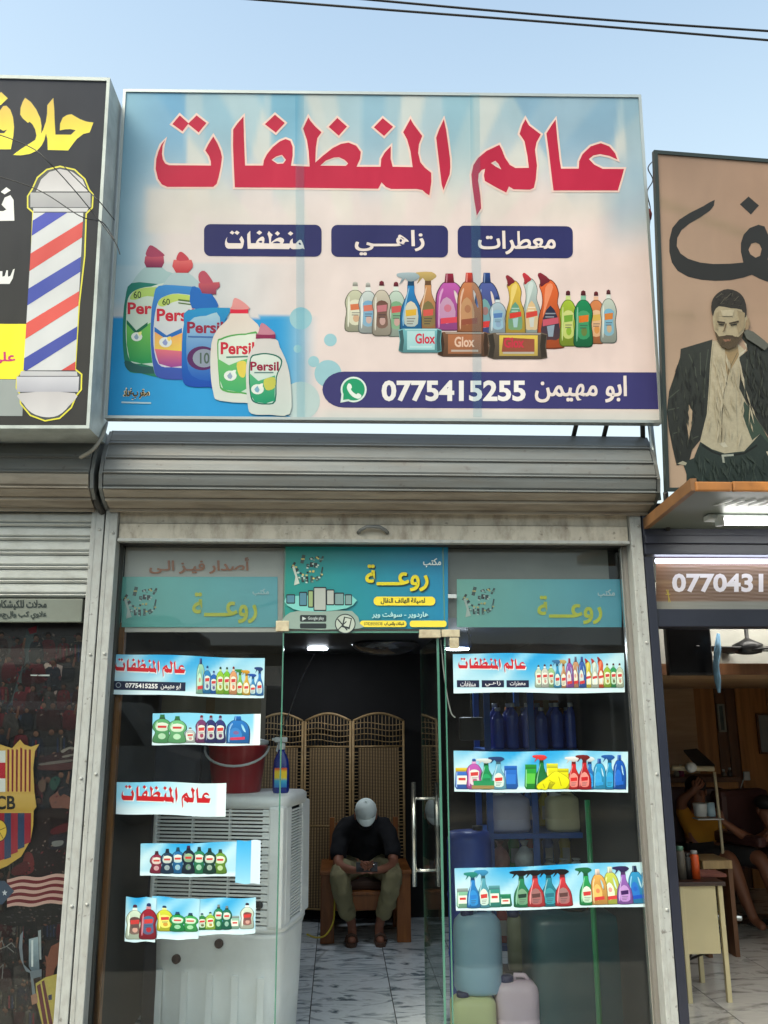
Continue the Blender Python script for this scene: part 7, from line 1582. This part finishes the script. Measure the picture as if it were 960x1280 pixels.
# steamer stand
Ys = 2.7; cream = mat('cream_enamel', (190, 180, 150), .4)
st = thing('salon_trolley_lamp', W(905, 1085, Ys), 'cream salon stand with a tilted dark hood and white basket in the barber shop', 'salon stand')
mb = MB(); mb.tube([W(893, 965, Ys), W(899, 1020, Ys), W(906, 1092, Ys), W(908, 1145, Ys)], .012, 10); mb.tube([W(840, 960, Ys), W(892, 961, Ys)], .02, 10); mb.build('pole', cream, st)
mb = MB(); A_ = [W(x, y, Ys + dy) for x, y, dy in ((855, 940, 0), (872, 938, .1), (894, 958, .1), (870, 958, 0))]; mb.add(A_ + [p + Vector((0, .01, .015)) for p in A_], [(0, 1, 2, 3), (4, 5, 6, 7), (0, 1, 5, 4), (1, 2, 6, 5), (2, 3, 7, 6), (3, 0, 4, 7)]); mb.build('hood', black, st)
mb = MB(); p = W(863, 959, Ys - .05); mb.lathe([(.012, -.05), (.035, -.04), (.042, 0), (.02, .03)], p, 16, axis='y'); mb.build('lamp_head', wh_pl, st)
mb = MB(); mb.box(-.1, .1, -.06, .06, 0, .008, bev=.003); mb.xf(Matrix.Translation(W(885, 1024, Ys))); mb.build('tray', wh_pl, st)
mb = MB(); p = W(876, 1022, Ys); mb.lathe([(.045, .01), (.052, .1), (.05, .105), (.044, .02)], p, 20); mb.build('basket', wh_pl, st)
mb = MB(); p = W(889, 1022, Ys); mb.loft([(0.01, .03, .03, p.x, p.y), (.11, .028, .028, p.x, p.y)], 16, p=5); mb.v = [Vector((v.x, v.y, v.z + p.z)) for v in mb.v]; mb.build('steam_bottle', mat('pale_blue_plastic', (150, 180, 196), .3), st)
# people in the barber shop
sk2 = mat('deep_brown_skin', (120, 76, 54), .55, var=.08)
yel = thing('person', W(875, 1140, 3.0), 'man in yellow T-shirt in the barber shop with one arm raised to his head', 'person')
yo = 3.1
V = []; E = []
pv = W(878, 1062, yo); sh = W(872, 1022, yo); hd_ = W(871, 992, yo)
chain(V, E, [(pv.x, pv.y, pv.z, (.14, .1)), (pv.x, pv.y, (pv.z + sh.z) / 2, (.13, .1)), (sh.x, sh.y, sh.z - .02, (.15, .09)), (sh.x, sh.y - .01, sh.z + .05, .05), (hd_.x, hd_.y - .02, hd_.z - .03, (.06, .07)), (hd_.x, hd_.y, hd_.z + .04, (.07, .08))])
w1_, w2_, w3_ = W(853, 1018, yo), W(856, 1000, yo - .05), W(866, 990, yo - .1)
j = chain(V, E, [(w1_.x - .0, w1_.y, w1_.z, .055), (w2_.x - .03, w2_.y, w2_.z, .045), (w3_.x, w3_.y, w3_.z, .03)], 2)
hand(V, E, j, None, (w3_.x + .03, w3_.y - .01, w3_.z + .03), (.6, 0, .8), (-.8, 0, .6), (0, -1, 0), .009, .4)
j = chain(V, E, [(sh.x + .16, sh.y, sh.z - .03, .055), (sh.x + .2, sh.y - .08, sh.z - .2, .042), (sh.x + .3, sh.y - .22, sh.z - .22, .032), (sh.x + .36, sh.y - .3, sh.z - .16, .024)], 2)
hand(V, E, j, None, (sh.x + .39, sh.y - .33, sh.z - .13), (.6, -.4, .4), (0, .3, .9), (-.4, -.8, 0), .009, .5)
for s in (-1, 1):
    k = chain(V, E, [(pv.x + s * .1, pv.y - .05, pv.z - .02, .09), (pv.x + .16 + s * .12, pv.y - .42, pv.z - .0, .065), (pv.x + .2 + s * .12, pv.y - .47, pv.z - .22, .05), (pv.x + .25 + s * .11, pv.y - .5, pv.z - .42, .035)], 0)
    chain(V, E, [(pv.x + .27 + s * .11, pv.y - .62, pv.z - .45, .03)], k)
skinned('body', V, E, sk2, yel)
V = []; E = []
chain(V, E, [(pv.x, pv.y, pv.z + .0, (.16, .12)), (pv.x, pv.y, (pv.z + sh.z) / 2, (.155, .12)), (sh.x, sh.y, sh.z - .02, (.165, .11)), (sh.x, sh.y - .01, sh.z + .03, .065)])
chain(V, E, [(w1_.x, w1_.y, w1_.z - .005, .072), (w2_.x - .03, w2_.y, w2_.z - .04, .062)], 2); chain(V, E, [(sh.x + .16, sh.y, sh.z - .04, .07), (sh.x + .19, sh.y - .04, sh.z - .13, .06)], 2)
skinned('tshirt', V, E, mat('mustard_cotton', (176, 122, 30), .9, var=.12, bump=.3, bscale=12), yel)
mb = MB(); mb.ball((hd_.x, hd_.y + .015, hd_.z + .07), .082, .092, .07); mb.ball((hd_.x, hd_.y + .05, hd_.z + .02), .07, .06, .08); mb.build('hair', mat('black_hair', (16, 13, 12), .7), yel)
mb = MB(); mb.ball((hd_.x, hd_.y - .088, hd_.z), .012, .016, .018); mb.ball((hd_.x - .074, hd_.y, hd_.z + .01), .01, .02, .028); mb.ball((hd_.x + .074, hd_.y, hd_.z + .01), .01, .02, .028); mb.build('ears_and_nose', sk2, yel)
V = []; E = []
chain(V, E, [(pv.x, pv.y, pv.z - .01, (.16, .11)), (pv.x, pv.y, pv.z + .05, (.15, .11))])
for s in (-1, 1): chain(V, E, [(pv.x + s * .1, pv.y - .05, pv.z - .02, .1), (pv.x + .16 + s * .12, pv.y - .41, pv.z, .078)], 0)
skinned('shorts', V, E, mat('dark_trousers', (40, 38, 40), .9), yel)
cu = thing('person', W(955, 1140, 2.9), 'reclining customer at the right edge of the barber shop with bare forearms and dark hair', 'person')
V = []; E = []; hh_ = W(958, 1013, 2.95); ch_ = W(972, 1050, 2.95); 
chain(V, E, [(ch_.x + .1, ch_.y + .05, ch_.z - .22, (.14, .1)), (ch_.x + .04, ch_.y, ch_.z - .05, (.15, .1)), (ch_.x, ch_.y - .02, ch_.z + .06, (.13, .09)), (hh_.x + .02, hh_.y, hh_.z - .12, .05), (hh_.x, hh_.y, hh_.z - .04, (.062, .07)), (hh_.x, hh_.y, hh_.z + .03, (.07, .08))])
e1_, e2_, e3_ = W(945, 1052, 2.8), W(925, 1042, 2.75), W(905, 1028, 2.72)
j = chain(V, E, [(ch_.x - .14, ch_.y - .05, ch_.z + .02, .055), (*e1_, .042), (*e2_, .036), (*e3_, .026)], 2); hand(V, E, j, None, tuple(e3_ + Vector((-.03, 0, .03))), (-.7, 0, .6), (.6, -.2, .7), (0, -1, 0), .009, .5)
j = chain(V, E, [(ch_.x + .15, ch_.y - .05, ch_.z, .055), (ch_.x + .12, ch_.y - .2, ch_.z - .15, .042), (ch_.x - .08, ch_.y - .28, ch_.z - .12, .03)], 2); hand(V, E, j, None, (ch_.x - .12, ch_.y - .3, ch_.z - .1), (-1, -.1, .2), (0, -.3, .9), (0, -1, 0), .009, .5)
for s in (-1, 1): chain(V, E, [(ch_.x + .05 + s * .1, ch_.y - .1, ch_.z - .25, .085), (ch_.x - .15 + s * .1, ch_.y - .5, ch_.z - .24, .065), (ch_.x - .22 + s * .1, ch_.y - .62, ch_.z - .5, .042), (ch_.x - .25 + s * .1, ch_.y - .72, ch_.z - .56, .03)], 0)
skinned('body', V, E, sk2, cu)
V = []; E = []
chain(V, E, [(ch_.x + .1, ch_.y + .05, ch_.z - .22, (.165, .125)), (ch_.x + .04, ch_.y, ch_.z - .05, (.17, .12)), (ch_.x, ch_.y - .02, ch_.z + .06, (.15, .105)), (hh_.x + .02, hh_.y, hh_.z - .13, .065)]); chain(V, E, [(ch_.x - .14, ch_.y - .05, ch_.z + .02, .07)], 2); chain(V, E, [(ch_.x + .15, ch_.y - .05, ch_.z, .07)], 2)
skinned('tshirt', V, E, mat('charcoal_cotton', (44, 46, 50), .9), cu)
mb = MB(); mb.ball((hh_.x, hh_.y + .01, hh_.z + .06), .08, .09, .06); mb.build('hair', MATS['black_hair'], cu)
mb = MB(); mb.ball((hh_.x, hh_.y - .086, hh_.z), .012, .016, .018); mb.ball((hh_.x - .07, hh_.y, hh_.z), .01, .02, .026); mb.build('ears_and_nose', sk2, cu)
# barber chairs
maroon = mat('dark_maroon_leather', (70, 44, 42), .4, var=.15)
def barber_chair(x, y, rz, label, m=maroon):
    t = thing('barber_chair', (x, y, 0), label, 'barber chair', rz=rz)
    mb = MB(); mb.box(-.27, .27, -.28, .25, .42, .54, bev=.04); mb.build('seat', m, t, local=True)
    mb = MB(); mb.box(-.26, .26, .2, .34, .5, .98, bev=.05); mb.build('backrest', m, t, local=True)
    for s in (-1, 1): mb = MB(); mb.box(s * .32 - .045, s * .32 + .045, -.25, .25, .6, .68, bev=.03); mb.box(s * .32 - .02, s * .32 + .02, -.02, .1, .42, .6); mb.build('armrest', m, t, local=True)
    mb = MB(); mb.lathe([(.28, 0), (.28, .02), (.06, .06), (.045, .07), (.045, .42)], seg=24); mb.build('pedestal', chrome, t, local=True)
    mb = MB(); mb.box(-.2, .2, -.62, -.48, .12, .16, bev=.015); mb.box(-.03, .03, -.5, -.2, .14, .4, bev=.01); mb.build('footrest', chrome, t, local=True)
bc1 = W(885, 1140, 3.1); barber_chair(bc1.x, 3.15, -.3, 'barber chair under the man in the yellow T-shirt')
bc2 = W(975, 1140, 2.9); barber_chair(bc2.x, 2.95, .35, 'dark maroon barber chair at the right edge with the reclining customer')
# cream folding table near the entrance
cream_t = mat('cream_panel', (206, 192, 150), .5, var=.03); 
ty = 1.14; a, b = W(848.5, 1107, ty), W(908, 1192, ty)
tb_ = thing('side_table', (a.x + .15, ty, 0), 'small cream panelled table with a dark top just inside the barber shop', 'table')
mb = MB(); mb.box(a.x, b.x - .03, ty, ty + .012, b.z, a.z, bev=.002); mb.build('front_panel', cream_t, tb_)
lgx = W(903, 1150, ty).x
for x_, y_ in ((lgx, ty - .012), (lgx, ty + .36), (a.x + .012, ty - .012), (a.x + .012, ty + .36)): mb = MB(); mb.box(x_ - .013, x_ + .013, y_, y_ + .026, 0, a.z, bev=.003); mb.build('leg', cream_t, tb_)
mb = MB(); mb.box(a.x - .02, lgx + .025, ty - .03, ty + .4, a.z, a.z + .022, bev=.004); mb.build('table_top', mat('dark_brown_top', (52, 34, 28), .35), tb_)
mb = MB(); mb.tube([(a.x + .05, ty + .02, b.z), (a.x + .13, ty + .3, .12)], .006); mb.tube([(a.x + .13, ty + .02, b.z), (a.x + .06, ty + .3, .12)], .006); mb.build('brace', dark_metal, tb_)
tz = a.z + .022
def can(px_, h_, r, m, capm, label, yy_=ty + .08):
    p = W(px_, 1100, yy_); t = thing('spray_can', (p.x, yy_, tz), label, 'can')
    mb = MB(); mb.lathe([(r, 0), (r, h_ * .8), (r * .7, h_ * .88)], (p.x, yy_, tz), 18); mb.build('can_body', m, t); mb = MB(); mb.lathe([(r * .72, h_ * .88), (r * .72, h_)], (p.x, yy_, tz), 14); mb.build('cap', capm, t)
gl_ = mat('green_lid', (90, 130, 110), .4)
can(870, .155, .026, mat('orange_can', (200, 78, 30), .35), mat('silver_cap', (150, 150, 150), .3), 'orange spray can on the small cream table')
can(852.5, .18, .028, mat('grey_brown_can', (90, 84, 76), .4), gl_, 'grey can with a green and white lid on the cream table')
can(861, .14, .022, black, black, 'black can between the grey and orange cans on the cream table')
mb = MB(); p = W(884, 1100, ty + .2); mb.box(p.x - .08, p.x + .08, ty + .1, ty + .26, tz + .001, tz + .02, bev=.006); mb.build('folded_towel', mat('reddish_towel', (120, 70, 60), .9, var=.2), None, label='folded reddish cloth lying on the cream table behind the cans', cat='towel')
# light wood ledge
pbox(878, 1076, 916, 1086, 2.0, .3).build('wooden_ledge', wood_mat('pale_pine', (150, 124, 84), (180, 152, 106)), None, label='pale pine ledge behind the cream table in the barber shop', cat='ledge')
le = W(878, 1086, 2.0); mb = MB()
for x_ in (W(880, 1086, 2.0).x, W(914, 1086, 2.0).x): mb.box(x_ - .0, x_ + .03, 2.05, 2.25, 0, le.z - .001)
mb.build('ledge_legs', w3m, None, label='dark trestle legs carrying the pale pine ledge', cat='trestle')
# power point and cable on the barber wall
p = W(934, 970, YB - .06); t = thing('power_socket', p, 'white power socket with a drooping cable on the golden panel', 'socket')
mb = MB(); mb.box(p.x - .03, p.x + .03, YB - .06, YB - .035, p.z - .04, p.z + .04, bev=.006); mb.build('plate', wh_pl, t); mb = MB(); mb.tube(arc([(p.x - .03, YB - .07, p.z), W(925, 990, YB - .1), W(926, 1010, YB - .1), W(919, 1028, YB - .1)]), .005); mb.build('cord', wh_pl, t)
# room lamp of the barber shop (the lit ceiling strip seen through the doorway)
p = W(910, 800, 2.0); t = thing('ceiling_strip_light', (2.6, .9, 2.41), 'long white strip light on the upper ceiling of the barber shop', 'lamp')
mb = MB(); mb.box(2.1, 3.3, .88, .93, 2.37, 2.40, bev=.005); mb.build('diffuser', emit_mat('strip_light', (255, 250, 240), 20), t); mb = MB(); mb.box(2.08, 3.32, .86, .95, 2.401, 2.42); mb.build('housing', wh_pl, t)
# ================================================================ cables in front and overhead
bk = mat('black_cable_sheath', (24, 24, 26), .5)
cable('overhead_cable', arc([W(250, -6, -1.2), W(480, 12, -1.2), W(740, 32, -1.2), W(1100, 62, -1.2)], 14), .0045, bk, 'lower of the two black overhead cables crossing the sky at the top', 'cable')
cable('overhead_cable', arc([W(380, -8, -1.2), W(600, 12, -1.2), W(800, 28, -1.2), W(1100, 48, -1.2)], 14), .0045, bk, 'upper of the two black overhead cables crossing the sky at the top right', 'cable')
for i, (pts, lb) in enumerate((([(-60, 150), (30, 180), (66, 208), (110, 258), (142, 300), (150, 318)], 'thin black cable drooping over the barber pole dome'), ([(-60, 205), (40, 234), (100, 270), (128, 278), (143, 300)], 'thin black cable crossing the barber pole collar'), ([(80, 208), (112, 240), (126, 254), (143, 275)], 'short thin black cable at the top right of the barber pole'))):
    cable('drooping_cable', arc([W(x, y, -.72 if k < 3 else -.55) for k, (x, y) in enumerate(pts)]), .0022, bk, lb, 'cable')
cable('conduit_pipe', arc([W(133, 528, -.2), W(128, 545, -.3), W(116, 562, -.33), W(100, 572, -.32)]), .009, mat('pale_grey_pipe', (130, 126, 116), .5), 'pale bent conduit between the two shutter boxes', 'pipe')
cable('drain_pipe', arc([W(122, 540, -.2), W(119, 570, -.2), W(117, 605, -.2), W(122, 630, -.18), W(128, 640, -.12)]), .016, dark_metal, 'dark bent pipe in the gap between the two shutter boxes', 'pipe')
cable('twisted_wire', arc([W(818, 200, -.2), W(810, 210, -.25), W(816, 225, -.2), W(809, 240, -.25), W(813, 262, -.2), W(811, 290, -.22)], 6), .003, bk, 'tangled black wire strung down between the two right-hand signs', 'wire')
mb = MB(); p = W(812, 268, -.2); mb.loft([(-.03, .006, .006, 0, 0), (0, .012, .01, 0, 0), (.03, .006, .006, 0, 0)], 10); mb.v = [v + p for v in mb.v]; mb.build('red_tag', mat('dull_red_rag', (120, 40, 34), .8), None, label='small dull red rag caught on the wire beside the portrait sign', cat='rag')
# pole that braces the right end
cable('steel_post', [W(832, 616, -.3), W(835, 662, -.14)], .012, dark_metal, 'short dark steel post under the portrait sign', 'post')
# ================================================================ far side of the street, seen in the glass
stall_m = mat('weathered_tarp', (96, 84, 70), .8, var=.2); tin = mat('tin_roof', (140, 136, 128), .6, .2, var=.15); cloth_w = mat('white_tarp', (205, 205, 200), .8, var=.05)
postm = mat('pale_steel_post', (170, 168, 160), .5)
k = 0
for x0 in (-14, -10, -6, -2, 2, 6, 10):
    h_ = 2.7 + .3 * math.sin(x0); t = thing('market_stall', (x0 + 1.9, -16, 0), 'open market stall with pale posts across the street, %s counted from the west end' % ['first', 'second', 'third', 'fourth', 'fifth', 'sixth', 'seventh'][k], 'stall', 'stalls across the street')
    mb = MB(); mb.prism([(-14.2, h_ - .25), (-17.6, h_ + .35), (-17.6, h_ + .41), (-14.2, h_ - .19)], 'x', x0 + .02, x0 + 3.9); mb.build('roof', tin if k % 2 else stall_m, t)
    for i in range(5):
        mb = MB(); mb.box(x0 + .05 + i * .92, x0 + .11 + i * .92, -14.36, -14.3, -.11, h_ - .24); mb.build('post', postm, t)
    mb = MB(); mb.box(x0 + .1, x0 + 3.8, -15.4, -14.8, -.11, .85); mb.build('counter', stall_m, t)
    mb = MB(); mb.box(x0, x0 + 3.9, -17.7, -17.6, -.11, h_ + .3); mb.build('back_panel', dark_wall, t); k += 1
mb = MB(); mb.prism([(-9.5, 2.9), (-6.0, 3.6), (-3.0, 3.4), (1.0, 4.6), (1.0, 4.65), (-3, 3.46), (-6, 3.66), (-9.5, 2.96)], 'y', -13.9, -13.8); mb.build('white_tarpaulin', cloth_w, None, label='white tarpaulin slung over the stalls across the street', cat='tarpaulin')
mb = MB(); mb.box(-40, -5, -30, -22, -.11, 4.6); mb.build('warehouse', concrete, None, label='long grey building behind the stalls, west half', cat='building')
mb = MB(); mb.box(-4, 40, -31, -23, -.11, 3.8); mb.build('warehouse', mat('ochre_render', (150, 130, 98), .9, var=.1), None, label='long ochre building behind the stalls, east half', cat='building')
# parked van by the kerb opposite
vn = thing('parked_van', (-4.5, -11, 0), 'white van parked across the street', 'van')
mb = MB(); mb.prism([(-6.9, .2), (-2.4, .2), (-2.35, .9), (-2.9, 1.1), (-3.5, 1.85), (-6.8, 1.9), (-6.95, 1.7)], 'y', -12.6, -10.9); mb.build('body', mat('white_van_paint', (205, 206, 204), .25, coat=.6), vn)
mb = MB(); mb.prism([(-6.6, 1.15), (-3.2, 1.15), (-3.6, 1.72), (-6.6, 1.75)], 'y', -12.61, -10.89); mb.build('side_window', mat('van_glass', (20, 24, 28), .08), vn)
for x_ in (-3.3, -6.0):
    for y_ in (-12.6, -11.1): mb = MB(); mb.lathe([(.2, 0), (.33, .02), (.33, .2), (.2, .22)], (x_, y_, .22), 20, axis='y'); mb.build('wheel', black, vn)
